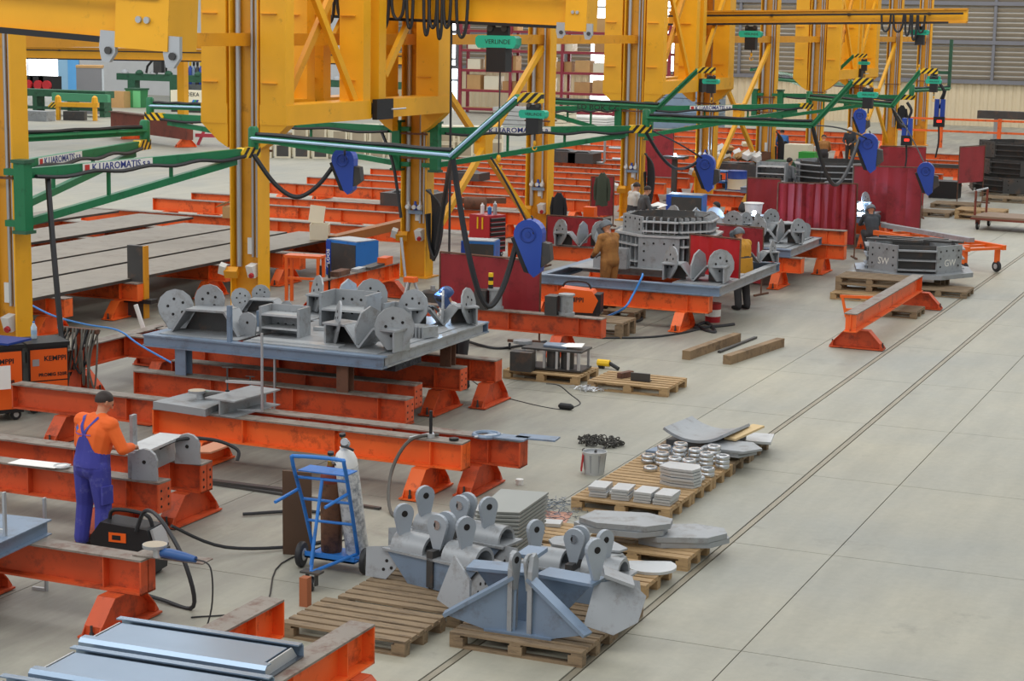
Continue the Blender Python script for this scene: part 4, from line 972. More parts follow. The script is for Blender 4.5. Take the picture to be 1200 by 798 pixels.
# ---- lug brackets on the foreground pallets
_pear = {}
def pear(parent, loc, rot, r=0.10, h=0.34, th=0.05, mt=None):
    mt = mt or mat('pale blue grey steel', '#a3abb3', 0.42, metal=0.25, var=0.06); key = (r, h, th, mt.name)
    if key not in _pear:
        pts = [(-0.025, 0), (0.025, 0)]
        for i in range(11):
            a = -0.15+(PI+0.3)*i/10; pts.append((r*math.cos(a), h-r+r*math.sin(a)))
        _pear[key] = MB().prism(pts, th).mesh('ear_plate', mt)
    o = link('ear_plate', _pear[key], parent, loc, rot)
    for s in (-1, 1): MB().cyl((0, s*th/2, h-r), 0.034, 0.003*s if s > 0 else 0.003, (0, s, 0), 12).build('pin_hole', HOLE, o)
    return o
def lug_bracket(loc, rz, label, wing=True, s=1.0, mt=None):
    """bent vee base of plates, half round tubes on top and pear shaped ears"""
    mt = mt or STEEL; t = thing('lug_bracket', label, 'bracket', loc, rz); t.scale = (s, s, s)
    MB().bb(-0.62, 0.62, -0.20, 0.20, 0.30, 0.325).build('top_plate', mt, t)
    for q in (-1, 1):
        MB().prism([(0.03, 0.0), (0.30, 0.0), (0.58, 0.30), (0.03, 0.30)] if q > 0 else [(-0.03, 0.30), (-0.58, 0.30), (-0.30, 0.0), (-0.03, 0.0)], 0.03, (0, -0.16, 0)).build('front_web', STEEL_B, t)
        arc = [(0.17*math.cos(PI*i/10), 0.17*math.sin(PI*i/10)) for i in range(11)]
        inn = [(0.135*math.cos(PI*i/10), 0.135*math.sin(PI*i/10)) for i in range(10, -1, -1)]
        MB().prism(arc+inn, 0.42, (q*0.33, 0, 0.325), (0, 1, 0), (0, 0, 1)).build('half_tube', mt, t, smooth=True)
        pear(t, (q*0.40-0.06, -0.05, 0.33), (0, 0, 1.1), 0.105, 0.46, 0.05)
        sp = MB().prism([(-0.16, 0.0), (0.06, -0.02), (0.24, 0.22), (0.20, 0.34), (-0.20, 0.30)], 0.025, (q*0.62, -0.22, 0.02), (0.8, -0.35*q, 0), (0, 0.25, 1)).build('side_plate', mt, t)
        uu = Vector((0.8, -0.35*q, 0)).normalized(); vv = Vector((0, 0.25, 1)).normalized(); nn = uu.cross(vv)
        for (a_, b_) in ((0.02, 0.08), (0.10, 0.10), (0.04, 0.17), (0.13, 0.20)):
            MB().cyl(Vector((q*0.62, -0.22, 0.02))+uu*a_+vv*b_+nn*0.0125, 0.018, 0.003, nn, 8).build('bolt_hole', HOLE, sp)
    MB().bb(-0.04, 0.04, -0.2, 0.2, 0.02, 0.40).build('centre_block', STEEL_D, t)
    for yy in (-0.07, 0.07): pear(t, (0.0, yy, 0.34), (0, 0, 0.2), 0.11, 0.42, 0.05)
    MB().cyl((0, -0.1, 0.65), 0.05, 0.2, (0, 1, 0), 12).build('pin', CHROME, t, smooth=True)
    MB().bb(-0.3, 0.3, -0.16, 0.16, 0, 0.02).build('sole_plate', mt, t)
    return t
lug_bracket((-7.82, 16.55, 0.152), -0.22, 'lug bracket with half tubes next to the empty pallet', s=1.0)
lug_bracket((-7.95, 17.35, 0.152), -0.15, 'lug bracket with half tubes behind its twin near the gas trolley', s=1.0)
lug_bracket((-6.45, 16.80, 0.152), -0.05, 'lug bracket with half tubes behind the winged bracket', s=0.95)
# big winged bracket at the front
t = thing('winged_bracket', 'blue grey winged bracket with twin ears on the front pallet', 'bracket', (-6.5, 15.62, 0.152), 0.02)
for q in (-1, 1):
    MB().prism([(0.06*q, 0.0), (0.30*q, 0.0), (0.72*q, 0.13), (0.12*q, 0.53), (0.06*q, 0.53)] if q > 0 else [(0.06*q, 0.53), (0.12*q, 0.53), (0.72*q, 0.13), (0.30*q, 0.0), (0.06*q, 0.0)], 0.03, (0, -0.09, 0), (1, -0.25*q, 0), (0, 0.05, 1)).build('wing_web', STEEL_B, t)
    MB().bar((0.08*q, -0.10, 0.545), (0.72*q, -0.26, 0.13), 0.13, 0.035).build('wing_flange', STEEL_B, t)
    MB().bar((0.06*q, 0.28, 0.50), (0.66*q, 0.20, 0.50), 0.28, 0.03).build('rear_shelf', STEEL_B, t)
    MB().prism([(0.06*q, 0.0), (0.2*q, 0.0), (0.6*q, 0.48), (0.06*q, 0.48)] if q > 0 else [(0.06*q, 0.48), (0.6*q, 0.48), (0.2*q, 0.0), (0.06*q, 0.0)], 0.03, (0, 0.2, 0)).build('rear_web', STEEL_B, t)
    MB().prism([(-0.11, 0), (0.05, 0), (0.06, 0.68), (0.0, 0.76), (-0.07, 0.74), (-0.11, 0.6)], 0.045, (0.10*q, -0.05, 0.02), (0, 1, 0), (0, 0, 1)).build('mast_plate', STEEL, t)
    pear(t, (0.07*q, -0.10, 0.42), (0, 0, 1.3), 0.075, 0.36, 0.03, STEEL)
pear(t, (0.62, 0.20, 0.5), (0, 0, 0.9), 0.11, 0.42, 0.05)
MB().box((0.82, 0.28, 0.55), (0.3, 0.3, 0.03), (0, 0.35, 0.4)).build('skew_plate', STEEL, t)
pts = [(-0.24, -0.1), (0.05, -0.18), (0.26, -0.05), (0.3, 0.2), (0.1, 0.36), (-0.2, 0.3)]
o = MB().prism(pts, 0.03, (0.80, 0.16, 0.2), (0.95, 0.3, 0), (0, 0.45, 1)).build('side_plate', STEEL, t)
MB().bb(-0.34, 0.34, -0.2, 0.2, 0, 0.02).build('sole_plate', STEEL_B, t)
pts = [(-0.26, 0.0), (0.02, -0.06), (0.20, 0.05), (0.16, 0.28), (-0.1, 0.46)]
MB().prism(pts, 0.03, (-0.72, 0.0, 0.14), (0.9, -0.4, 0), (0, 0.3, 1)).build('side_plate', STEEL, t)
MB().bb(-0.1, 0.1, -0.02, 0.3, 0.70, 0.74).build('mast_cap', STEEL_B, t)

# ---- plates
def plate_stack(n, pts, th, loc, label, group, mt, jit=0.02, rz=0.0, gap=0.0, name='steel_plate', cat='plate'):
    me = MB().prism(pts, th, (0, 0, th/2), (1, 0, 0), (0, 1, 0)).mesh(name, mt)
    for i in range(n):
        tag(link(name, me, None, (loc[0]+random.uniform(-jit, jit), loc[1]+random.uniform(-jit, jit), loc[2]+i*(th+gap)+0.001), (0, 0, rz+random.uniform(-jit, jit)*1.5)), label, cat, group)
def rectp(w, d): return [(-w/2, -d/2), (w/2, -d/2), (w/2, d/2), (-w/2, d/2)]
def discp(r, cut=0.8, n=20):
    pts = [(r*math.cos(2*PI*i/n), r*math.sin(2*PI*i/n)) for i in range(n)]; return [(x, min(y, r*cut)) for x, y in pts]
PZ = 0.152
for i, x in enumerate((-7.68, -7.40, -7.10, -6.84)):
    plate_stack(4, rectp(0.22, 0.34), 0.028, (x, 20.8, PZ), ['flat steel bar in the outermost small stack by the bucket', 'flat steel bar in the small stack next to the outermost', 'flat steel bar in the small stack next to the corner one', 'flat steel bar in the small stack at the pallet corner'][i], 'small stacks of flat bars', STEEL_L, 0.014, 0.1 if i < 2 else 0, 0.006)
hexp = [(-0.24, -0.1), (-0.08, -0.18), (0.22, -0.18), (0.27, 0.0), (0.2, 0.18), (-0.2, 0.18)]
plate_stack(6, hexp, 0.032, (-6.98, 21.75, PZ), 'hexagonal steel plate in the stack before the shiny rings', 'hexagonal plates in one stack', STEEL_L, 0.012, 0.0, 0.008)
ring = MB().lathe([(0.055, 0), (0.085, 0.0), (0.095, 0.012), (0.095, 0.045), (0.085, 0.057), (0.055, 0.057), (0.05, 0.03), (0.055, 0)], (0, 0, 0), (0, 0, 1), 18).mesh('steel_ring', CHROME, True)
spots = [(-7.55, 22.25, 1), (-7.72, 22.65, 2), (-7.52, 22.62, 3), (-7.32, 22.72, 4), (-7.12, 22.78, 4), (-6.92, 22.62, 4), (-7.28, 22.42, 3), (-7.08, 22.40, 3), (-7.62, 23.0, 3), (-7.40, 23.02, 4), (-6.80, 22.30, 2), (-6.84, 22.02, 1), (-6.95, 23.05, 4), (-6.76, 22.82, 3)]
for (x, y, n) in spots:
    for k in range(n): tag(link('steel_ring', ring, None, (x, y, PZ+k*0.058)), 'shiny turned steel ring standing on the pallet' + (' in a pile' if n > 1 else ' on its own'), 'ring', 'shiny steel rings')
# dark curved shell and loose sheets at the end of the row
t = thing('curved_shell', 'dark grey curved steel shell at the end of the pallet row', 'shell', (-7.35, 24.0, PZ), -0.12)
pts = []; m_ = 14
for i in range(m_+1):
    a = math.radians(-122+64*i/m_); pts.append((0.85*math.cos(a), 1.0+0.85*math.sin(a)))
pts += [(p[0]*0.96, p[1]*0.96+0.045) for p in pts[::-1]]
MB().prism([(p[0], p[1]-0.13) for p in pts], 0.9, (0, 0, 0.1), (1, 0, 0), (0, 0, 1)).build('shell_plate', STEEL, t)
MB().bb(-0.42, 0.42, -0.4, 0.4, 0.0, 0.11).build('packing', STEEL_D, t)
plate_stack(3, [(-0.3, -0.3), (0.25, -0.3), (0.42, 0.0), (0.2, 0.32), (-0.3, 0.3)], 0.03, (-6.88, 23.55, PZ+0.06), 'cut grey sheet lying beside the shiny rings', 'cut sheets of the pallet row', STEEL, 0.05, 0.0, 0.002)
plate_stack(2, rectp(0.45, 0.55), 0.03, (-6.85, 24.6, PZ), 'thin grey sheet at the last pallet of the row', 'thin sheets at the row end', STEEL_L, 0.06, 0.2)
tag(MB().bb(-0.09, 0.09, -0.42, 0.42, 0, 0.03).build('wooden_board', mat('fresh board', '#d9bd8c', 0.7, var=0.06), None, (-6.86, 24.15, PZ+0.19), (0.05, 0, -0.2)), 'pale wooden board lying across grey sheets', 'board')
tag(MB().prism([(-0.2, -0.25), (0.2, -0.2), (0.25, 0.2), (-0.1, 0.25)], 0.03, (0, 0, 0.015), (1, 0, 0), (0, 1, 0)).build('cut_sheet', STEEL_B, None, (-7.75, 23.45, PZ)), 'cut bluish sheet at the shell beside the rings', 'plate')
# leaning stack of bent plates
for i in range(11):
    t_ = MB(); t_.prism([(-0.34, -0.24), (0.16, -0.24), (0.36, 0.22), (-0.20, 0.26)], 0.024, (0, 0, 0), (1, 0, 0), (0, 1, 0)); 
    tag(t_.build('bent_plate', mat('pale grey plate', '#9d9f9a', 0.5, metal=0.2, var=0.06), None, (-7.72-0.002*i, 18.02+0.026*i*0.5, PZ+0.10+0.041*i), (0.28, -0.06, 0.1)), 'pale grey plate in the tall leaning stack', 'plate', 'tall leaning stack of pale plates')
tag(MB().bb(-0.3, 0.3, -0.2, 0.2, 0, 0.055).build('packing_block', STEEL_D, None, (-7.7, 18.05, PZ)), 'dark packing block beneath the tall leaning stack', 'block')
# discs on the floor behind
for i in range(4):
    tag(MB().prism(discp(0.36, 0.72), 0.045, (0, 0, 0.0225), (1, 0, 0), (0, 1, 0)).build('round_plate', STEEL_L if i > 1 else STEEL, None, (-8.37+0.02*(i % 2), 19.25, 0.012+0.075*i), (0, 0, 0.3+0.4*i)), 'round flat sided plate piled behind the leaning stack', 'plate', 'pile of round plates on the floor')
# small blocks pallet
for i, (x, y, k) in enumerate(((-8.22, 18.85, 3), (-7.88, 18.78, 2), (-8.05, 19.2, 1), (-7.72, 19.22, 1))):
    plate_stack(k, rectp(0.28, 0.2), 0.04, (x, y, PZ), 'small flat steel block on the pale pallet', 'small blocks on the pale pallet', STEEL_L, 0.015, 0.2)
# stack of curved thin plates
fan = [(-0.46, -0.05), (-0.38, -0.2), (-0.1, -0.26), (0.34, -0.22), (0.4, -0.1), (0.15, 0.16), (-0.2, 0.2), (-0.42, 0.1)]
for i in range(9):
    tag(MB().prism(fan, 0.022, (0, 0, 0.011), (1, 0, 0), (0, 1, 0)).build('fan_plate', STEEL_L if i % 2 else STEEL, None, (-6.62+random.uniform(-0.04, 0.04), 17.75+random.uniform(-0.03, 0.03), PZ+0.002+i*0.034), (0.02*(i % 3-1), 0.012*(i % 2), random.uniform(-0.15, 0.15))), 'thin curved plate in the untidy stack beside the rail', 'plate', 'untidy stack of curved plates')
tag(MB().prism(discp(0.27, 0.6), 0.03, (0, 0, 0.015), (1, 0, 0), (0, 1, 0)).build('rounded_plate', STEEL_L, None, (-6.1, 18.1, PZ), (0, 0, 0.4)), 'small rounded plate at the corner of the curved plate pallet', 'plate')
big = [(-0.52, -0.1), (-0.3, -0.28), (0.25, -0.3), (0.5, -0.1), (0.5, 0.12), (0.2, 0.3), (-0.4, 0.26)]
for i, (x, y, rz) in enumerate(((-6.75, 18.95, 0.1), (-6.12, 19.25, 0.5), (-6.70, 18.98, 0.2), (-6.14, 19.22, 0.45))):
    tag(MB().prism(big, 0.06, (0, 0, 0.03), (1, 0, 0), (0, 1, 0)).build('rounded_plate', STEEL, None, (x, y, PZ+0.001+0.065*(i//2)+(0.131 if x < -6.4 else 0)), (0, 0, rz)), 'big rounded plate of two pairs on the pallet by the rail', 'plate', 'big rounded plates in pairs')
tag(MB().bb(-0.06, 0.06, -0.45, 0.45, 0, 0.04).build('wooden_strip', mat('fresh board', '#d9bd8c', 0.7), None, (-7.2, 19.1, 0.001), (0, 0, -0.6)), 'pale wooden strip lying between two pallets', 'board')
# parts on the middle pallets
t = thing('machine_part', 'dark shiny linked machine part on the fresh pallet', 'machine part', (-11.35, 28.35, 0.152), 0.05)
MB().bb(-0.5, 0.55, -0.28, 0.28, 0.02, 0.05).build('lower_plate', STEEL_D, t); MB().bb(-0.5, 0.55, -0.28, 0.28, 0.34, 0.37).build('upper_plate', STEEL_D, t)
for x in (-0.45, -0.1, 0.12, 0.32, 0.5):
    for y in (-0.26, 0.26): MB().bb(x-0.02, x+0.02, y-0.02, y+0.02, 0.05, 0.34).build('rib', STEEL_L, t)
for x in (0.0, 0.25): MB().cyl((x, -0.1, 0.05), 0.11, 0.29, (0, 0, 1), 14).build('roller', STEEL_D, t, smooth=True)
MB().bb(-0.62, -0.25, -0.5, -0.28, 0.0, 0.32).build('side_box', STEEL_D, t); MB().cyl((-0.62, 0.1, 0.37), 0.16, 0.05, (0, 0, 1), 16).build('end_disc', STEEL, t); MB().prism([(-0.2, -0.15), (0.22, -0.2), (0.15, 0.2), (-0.25, 0.15)], 0.03, (0.02, 0.05, 0.39), (1, 0, 0), (0, 1, 0)).build('cover_plate', STEEL_B, t)
tag(MB().prism([(-0.2, -0.1), (0.25, -0.15), (0.2, 0.12), (-0.1, 0.16)], 0.004, (0, 0, 0.01), (1, 0.1, 0.08), (0, 1, 0.1)).build('paper_sheet', PAPER, None, (-11.08, 28.35, 0.56)), 'white paper sheet on the linked machine part', 'paper')
tag(MB().bb(-0.16, 0.16, -0.02, 0.02, 0, 0.13).bb(-0.16, 0.16, 0.02, 0.1, 0, 0.02).build('steel_section', STEEL_D, None, (-9.72, 28.0, PZ), (0, 0, 0.05)), 'small dark drilled section on the fresh pallet', 'steel section')
tag(MB().bb(-0.05, 0.05, -0.16, 0.16, 0, 0.09).build('steel_section', RUST, None, (-10.05, 28.2, PZ), (0, 0, -0.3)), 'rusty tube piece on the fresh pallet', 'steel section')
# ------------------------------------------------------------------ things near the man in overalls and in the foreground
PANELM = mat('coated panel steel', '#8fa3b8', 0.22, metal=0.55, var=0.05)
PANELD = mat('panel inner skin', '#6f757c', 0.2, metal=0.6, var=0.06)
def coated_panel(xl, xr, yb, z, label, d=0.66):
    t = thing('coated_panel', label, 'panel', ((xl+xr)/2, yb-d/2, z), 0.045); L = xr-xl
    MB().bb(-L/2, L/2, -d/2, d/2, 0, 0.012).build('pan', PANELD, t)
    pf = [(0, 0), (0.0, 0.10), (-0.03, 0.13), (-0.10, 0.13), (-0.10, 0.118), (-0.035, 0.118), (-0.012, 0.095), (-0.012, 0)]
    MB().prism([(p[0]+d/2, p[1]) for p in pf], L, (0, 0, 0), (0, 1, 0), (0, 0, 1)).build('back_lip', PANELM, t)
    MB().prism([(-p[0]-d/2, p[1]) for p in pf][::-1], L, (0, 0, 0), (0, 1, 0), (0, 0, 1)).build('front_lip', PANELM, t)
    MB().bb(-L/2+0.08, L/2-0.08, -d/2+0.10, d/2-0.14, 0.10, 0.112).build('face_sheet', PANELM, t)
    for s in (-1, 1):
        MB().prism([(-d/2+0.03, 0.01), (d/2-0.03, 0.01), (d/2-0.12, 0.11), (-d/2+0.12, 0.11)], 0.012, (s*(L/2-0.05), 0, 0), (0, 1, 0), (0, 0, 1)).build('end_cap', STEEL_L, t)
    return t
coated_panel(-8.88, -7.18, 12.60, 0.712, 'coated steel panel beside the orange beam stub')
coated_panel(-8.78, -7.0, 11.83, 0.712, 'middle coated steel panel of three in a row')
coated_panel(-8.86, -7.05, 11.06, 0.712, 'coated steel panel furthest from the orange beam stub')

# blue gas trolley
t = thing('gas_trolley', 'blue tubular gas cylinder trolley with caster and grip handles', 'trolley', (-9.3, 16.5, 0))
def rel(p): return Vector(p)-Vector((-9.3, 16.5, 0))
tl, tr, bl, br = rel((-9.46, 16.38, 1.36)), rel((-8.84, 16.36, 1.38)), rel((-9.55, 16.98, 0.20)), rel((-9.03, 17.02, 0.20))
MB().tube(spline([bl, bl.lerp(tl, 0.5), tl-Vector((0, 0, 0.06)), tl+Vector((0.06, 0, 0.0)), tr-Vector((0.06, 0, 0)), tr-Vector((0, 0, 0.06)), br.lerp(tr, 0.5), br], 5), 0.021, 8).build('hoop_frame', BLUE, t, smooth=True)
for f in (0.32, 0.55, 0.78): MB().tube([bl.lerp(tl, f), br.lerp(tr, f)], 0.016, 8).build('cross_tube', BLUE, t, smooth=True)
MB().box(bl.lerp(tl, 0.84).lerp(br.lerp(tr, 0.84), 0.5)+Vector((0, 0.14, 0)), (0.56, 0.26, 0.012)).build('cylinder_shelf', BLUE, t)
cst = rel((-9.14, 16.2, 0.28)); top = bl.lerp(tl, 0.78).lerp(br.lerp(tr, 0.78), 0.5)
MB().tube([top, cst], 0.019, 8).build('front_strut', BLUE, t, smooth=True)
for b_ in (bl, br): MB().tube([cst-Vector((0, 0, 0.08)), Vector((b_.x, b_.y, 0.2))], 0.019, 8).build('base_tube', BLUE, t, smooth=True)
MB().bb(-0.29, 0.31, 0.36, 0.80, 0.13, 0.15).build('base_tray', BLUE, t); MB().bb(-0.29, 0.31, 0.36, 0.375, 0.13, 0.2).build('tray_lip', BLUE, t)
g0 = bl.lerp(tl, 0.66)
for b_ in (bl.lerp(tl, 0.66), br.lerp(tr, 0.66)): MB().tube([b_, b_+Vector((-0.05, -0.42, -0.06))], 0.018, 8).build('grip', BLUE, t, smooth=True)
def wheel(parent, c, r, w, A=(1, 0, 0), name='wheel'):
    o = MB().lathe([(r*0.5, -w/2), (r*0.92, -w/2), (r, -w/4), (r, w/4), (r*0.92, w/2), (r*0.5, w/2)], c, A, 16).build(name, RUBBER, parent, smooth=True)
    MB().cyl(Vector(c)-Vector(A).normalized()*(w/2+0.004), r*0.48, w+0.008, A, 12).build('hub', STEEL_L, o)
    return o
wheel(t, (-0.36, 0.42, 0.14), 0.14, 0.06, (1, 0.15, 0)); wheel(t, (0.37, 0.5, 0.14), 0.14, 0.06, (1, 0.15, 0)); wheel(t, (0.16, -0.28, 0.075), 0.075, 0.04, (1, 0.4, 0), 'caster_wheel')
MB().bb(0.05, 0.27, -0.34, -0.22, 0.19, 0.21).bb(0.10, 0.115, -0.31, -0.25, 0.06, 0.19).bb(0.205, 0.22, -0.31, -0.25, 0.06, 0.19).build('caster_fork', STEEL_D, t)
MB().tube([(-0.40, 0.42, 0.14), (0.41, 0.5, 0.14)], 0.016, 8).build('axle', STEEL_D, t)
def gas_cylinder(loc, r, h, body, shoulder, label, tilt):
    c = thing('gas_cylinder', label, 'gas cylinder', loc); c.rotation_euler = tilt
    MB().lathe([(r*0.96, 0), (r, 0.02), (r, h*0.80)], (0, 0, 0), (0, 0, 1), 20).build('body', body, c, smooth=True)
    MB().lathe([(r, h*0.80), (r*0.97, h*0.85), (r*0.75, h*0.91), (r*0.38, h*0.945), (r*0.36, h*0.97)], (0, 0, 0), (0, 0, 1), 20).build('shoulder', shoulder, c, smooth=True)
    v = MB().lathe([(0.035, 0), (0.035, 0.05), (0.02, 0.06), (0.02, 0.12)], (0, 0, h*0.97), (0, 0, 1), 12).build('valve', BRASS, c, smooth=True)
    MB().cyl((0, 0, h*0.97+0.12), 0.035, 0.03, (0, 0, 1), 12).build('hand_wheel', BLACK, v)
    rg = MB().lathe([(0.03, 0), (0.045, 0.02), (0.045, 0.08), (0.02, 0.1)], (0.02, -0.02, h*0.97+0.05), (0.6, -0.6, 0.2), 12).build('regulator', CHROME, c, smooth=True)
    MB().cyl((0.07, -0.09, h*0.97+0.10), 0.04, 0.03, (0.3, -0.9, 0.3), 14).build('gauge', STEEL_L, rg)
    MB().tube(spline([(0.03, -0.1, h*0.97+0.05), (0.12, -0.14, h*0.97+0.06), (0.18, -0.12, h*0.97+0.02)], 4), 0.014, 6).build('hose_tail', BLACK, rg, smooth=True)
    return c
PEEL = mat('peeling white cylinder paint', '#dcdcd8', 0.55, wear='#7d8288', wear_amt=0.55, wear_scale=9, var=0.06)
RUSTCYL = mat('rusty cylinder paint', '#7a5238', 0.6, wear='#3c2d24', wear_amt=0.5, wear_scale=6, var=0.15)
gas_cylinder((-9.13, 17.2, 0.155), 0.125, 1.28, PEEL, mat('clean white shoulder', '#e6e5e0', 0.5, var=0.05), 'white peeling gas cylinder on the blue trolley', (0.2, -0.03, 0))
gas_cylinder((-9.42, 17.15, 0.155), 0.115, 1.05, RUSTCYL, mat('oxide red shoulder', '#7e3626', 0.5, var=0.1), 'rusty brown gas cylinder on the blue trolley', (0.2, -0.03, 0.6))
tag(MB().bb(-0.16, 0.16, -0.02, 0.02, 0, 0.98).build('steel_offcut', mat('brown rusty plate', '#57402f', 0.7, var=0.15), None, (-9.93, 17.3, 0), (0.12, 0.03, 0.25)), 'brown rusty flat leaning beside the gas trolley', 'offcut')
tag(MB().bb(-0.045, 0.045, -0.045, 0.045, 0, 0.30).build('timber_stub', mat('reddish block', '#a5603c', 0.7, var=0.1), None, (-8.95, 15.75, 0)), 'short reddish upright block by the empty pallet', 'block')

# welding power sources
WORG = mat('welder orange', '#f0641c', 0.4, var=0.04)
def power_source(loc, rz, label, w=0.60, d=0.60, h=1.06):
    t = thing('welding_set', label, 'welder', loc, rz)
    MB().bb(-w/2, w/2, -d/2, d/2, 0.16, h-0.06).build('case', BLACK, t)
    f = MB().bb(w/2, w/2+0.012, -d/2+0.03, d/2-0.02, 0.50, h-0.10).build('side_panel', WORG, t)
    MB().bb(w/2, w/2+0.012, -d/2+0.03, d/2-0.02, 0.18, 0.48).build('lower_panel', WORG, t)
    MB().bb(-w/2-0.02, w/2+0.03, -d/2-0.02, d/2+0.02, h-0.06, h).build('lid', BLACK, t)
    X_ = w/2+0.015
    text('KEMPPI', 0.105, BLACK, f, (X_, 0.10, h-0.24), (0, 1, 0), (0, 0, 1), bold=0.002); text('PROMIG 520R', 0.07, BLACK, f, (X_, 0.06, 0.58), (0, 1, 0), (0, 0, 1), bold=0.002)
    MB().bb(w/2+0.012, w/2+0.016, -d/2+0.06, -d/2+0.16, h-0.34, h-0.24).build('sticker', ALU, f)
    MB().bb(-w/2+0.1, w/2-0.1, -d/2-0.012, -d/2, h-0.3, h-0.14).build('control_panel', STEEL_D, t); MB().cyl((0.0, -d/2-0.012, h-0.4), 0.03, 0.02, (0, -1, 0), 10).build('knob', RED, t)
    for x in (-w/2+0.08, w/2-0.08):
        for y in (-d/2+0.1, d/2-0.1): wheel(t, (x, y, 0.08), 0.08, 0.05)
    MB().bb(-w/2, w/2, -d/2, d/2, 0.12, 0.16).build('chassis', BLACK, t)
    return t
q_ = PY(49, 404, 22.3); power_source((q_.x, 22.3, 0), -0.62, 'big orange and black welding set with lettered side behind the long beam')
q_ = PY(-13, 404, 21.4); power_source((q_.x, 21.4, 0), -0.62, 'big orange welding set with white paper on its side, near the labelled arm column', 0.6, 0.8, 1.12)
tag(MB().bb(-0.14, 0.14, -0.003, 0.003, 0, 0.34).build('paper_sheet', PAPER, None, (PY(0, 440, 21.15).x+0.04, 21.12, 0.52), (0, 0, PI/2-0.62)), 'white paper sheet stuck to the orange welding set', 'paper')
tag(MB().bb(-0.5, 0.35, -0.3, 0.25, 0, 0.03).build('blue_tray', mat('blue cover', '#1f3f8f', 0.4, var=0.05), None, (PY(0, 404, 21.6).x, 21.62, 1.122), (0, 0, 0.02)), 'flat blue tray lying on the orange welding sets', 'tray')
for i, (x, y, z, lab) in enumerate(((PY(40, 400, 22.3).x, 22.3, 1.06, 'clear water bottle on the orange welding set'), (PY(71, 400, 23.9).x, 23.9, 0.92, 'clear water bottle standing by the hanging cable heap'))):
    t = thing('water_bottle', lab, 'bottle', (x, y, z))
    MB().lathe([(0.04, 0), (0.045, 0.01), (0.045, 0.17), (0.02, 0.22), (0.016, 0.24)], (0, 0, 0), (0, 0, 1), 12).build('bottle_body', mat('clear plastic', '#c9dbe6', 0.15, var=0.03), t, smooth=True)
    MB().cyl((0, 0, 0.24), 0.018, 0.02).build('cap', BLUE, t); MB().lathe([(0.046, 0.07), (0.046, 0.13)], (0, 0, 0), (0, 0, 1), 12).build('wrapper', PALEPIPE, t)
# coil of pale cables hung behind the welding set
t = thing('cable_rack', 'tangled grey cables hung over a small red stand by the welding set', 'cables', (PY(94, 430, 23.6).x, 23.6, 0)); t.scale = (1.15, 1.15, 1.1)
MB().bar((0, 0, 0), (0, 0, 0.9), 0.06, 0.06, (0, 1, 0)).build('post', ORANGE_OLD, t); MB().bar((-0.25, 0, 0.03), (0.25, 0, 0.03), 0.3, 0.06).build('foot_plate', ORANGE_OLD, t)
MB().bar((-0.3, 0, 0.9), (0.3, 0, 0.9), 0.08, 0.06).build('hanger', RUST, t)
for i in range(12):
    x = -0.26+0.048*i; q = 0.55+0.3*random.random()
    MB().tube(spline([(x, -0.05, 0.93), (x+random.uniform(-0.1, 0.1), -0.14, 0.6), (x+random.uniform(-0.1, 0.1), -0.12, 0.95-q), (x+random.uniform(-0.1, 0.1), -0.05, 0.6), (x+0.03, 0.05, 0.92)], 5), 0.014, 5).build('cable', mat('grey cable', '#6b675e', 0.6, var=0.1) if i % 3 else RUBBER, t, smooth=True)

# small black inverter welder beside the man
t = thing('inverter_welder', 'portable black inverter welder with orange stripes behind the grimy beam', 'welder', (-11.2, 15.95, 0), 0.12)
MB().prism([(-0.36, 0.05), (0.36, 0.05), (0.38, 0.30), (0.30, 0.52), (-0.24, 0.56), (-0.36, 0.40)], 0.34, (0, 0, 0)).build('case', BLACK, t)
MB().bb(-0.14, 0.06, -0.178, -0.17, 0.36, 0.46).build('stripe', WORG, t); MB().bb(-0.1, 0.0, -0.18, -0.178, 0.385, 0.435).build('badge', BLACK, t); MB().bb(-0.14, 0.24, -0.178, -0.17, 0.10, 0.20).build('stripe', WORG, t)
MB().tube(spline([(-0.22, 0, 0.55), (-0.16, 0, 0.66), (0.2, 0, 0.64), (0.28, 0, 0.52)], 5), 0.022, 8).build('handle', BLACK, t, smooth=True)
MB().box((0.36, 0, 0.42), (0.03, 0.26, 0.2), (0, -0.3, 0)).build('control_panel', STEEL_L, t)
for x in (-0.25, 0.25): MB().bb(x-0.05, x+0.05, -0.16, 0.16, 0, 0.05).build('skid', BLACK, t)
cable('welding_cable', [(-11.0, 15.8, 0.5), (-10.85, 15.75, 0.75), (-10.35, 15.3, 0.82), (-9.95, 15.1, 0.5), (-9.85, 15.1, 0.05), (-10.3, 15.2, 0.03), (-11.0, 15.4, 0.03)], 0.022, RUBBER, 'thick black cable looping over the inverter welder')
cable('welding_cable', [(-10.9, 16.3, 0.45), (-10.6, 16.9, 0.1), (-10.0, 17.6, 0.025), (-9.9, 18.3, 0.025), (-10.6, 18.9, 0.025), (-11.3, 18.4, 0.03)], 0.02, RUBBER, 'black cable on the floor curling behind the gas trolley side')
cable('torch_hose', [(-12.1, 17.35, 0.74), (-11.8, 17.7, 1.0), (-11.5, 18.05, 0.98), (-11.25, 18.2, 0.86), (-11.22, 18.15, 0.74)], 0.022, RUBBER, 'black torch hose arching over the drilled beam end')
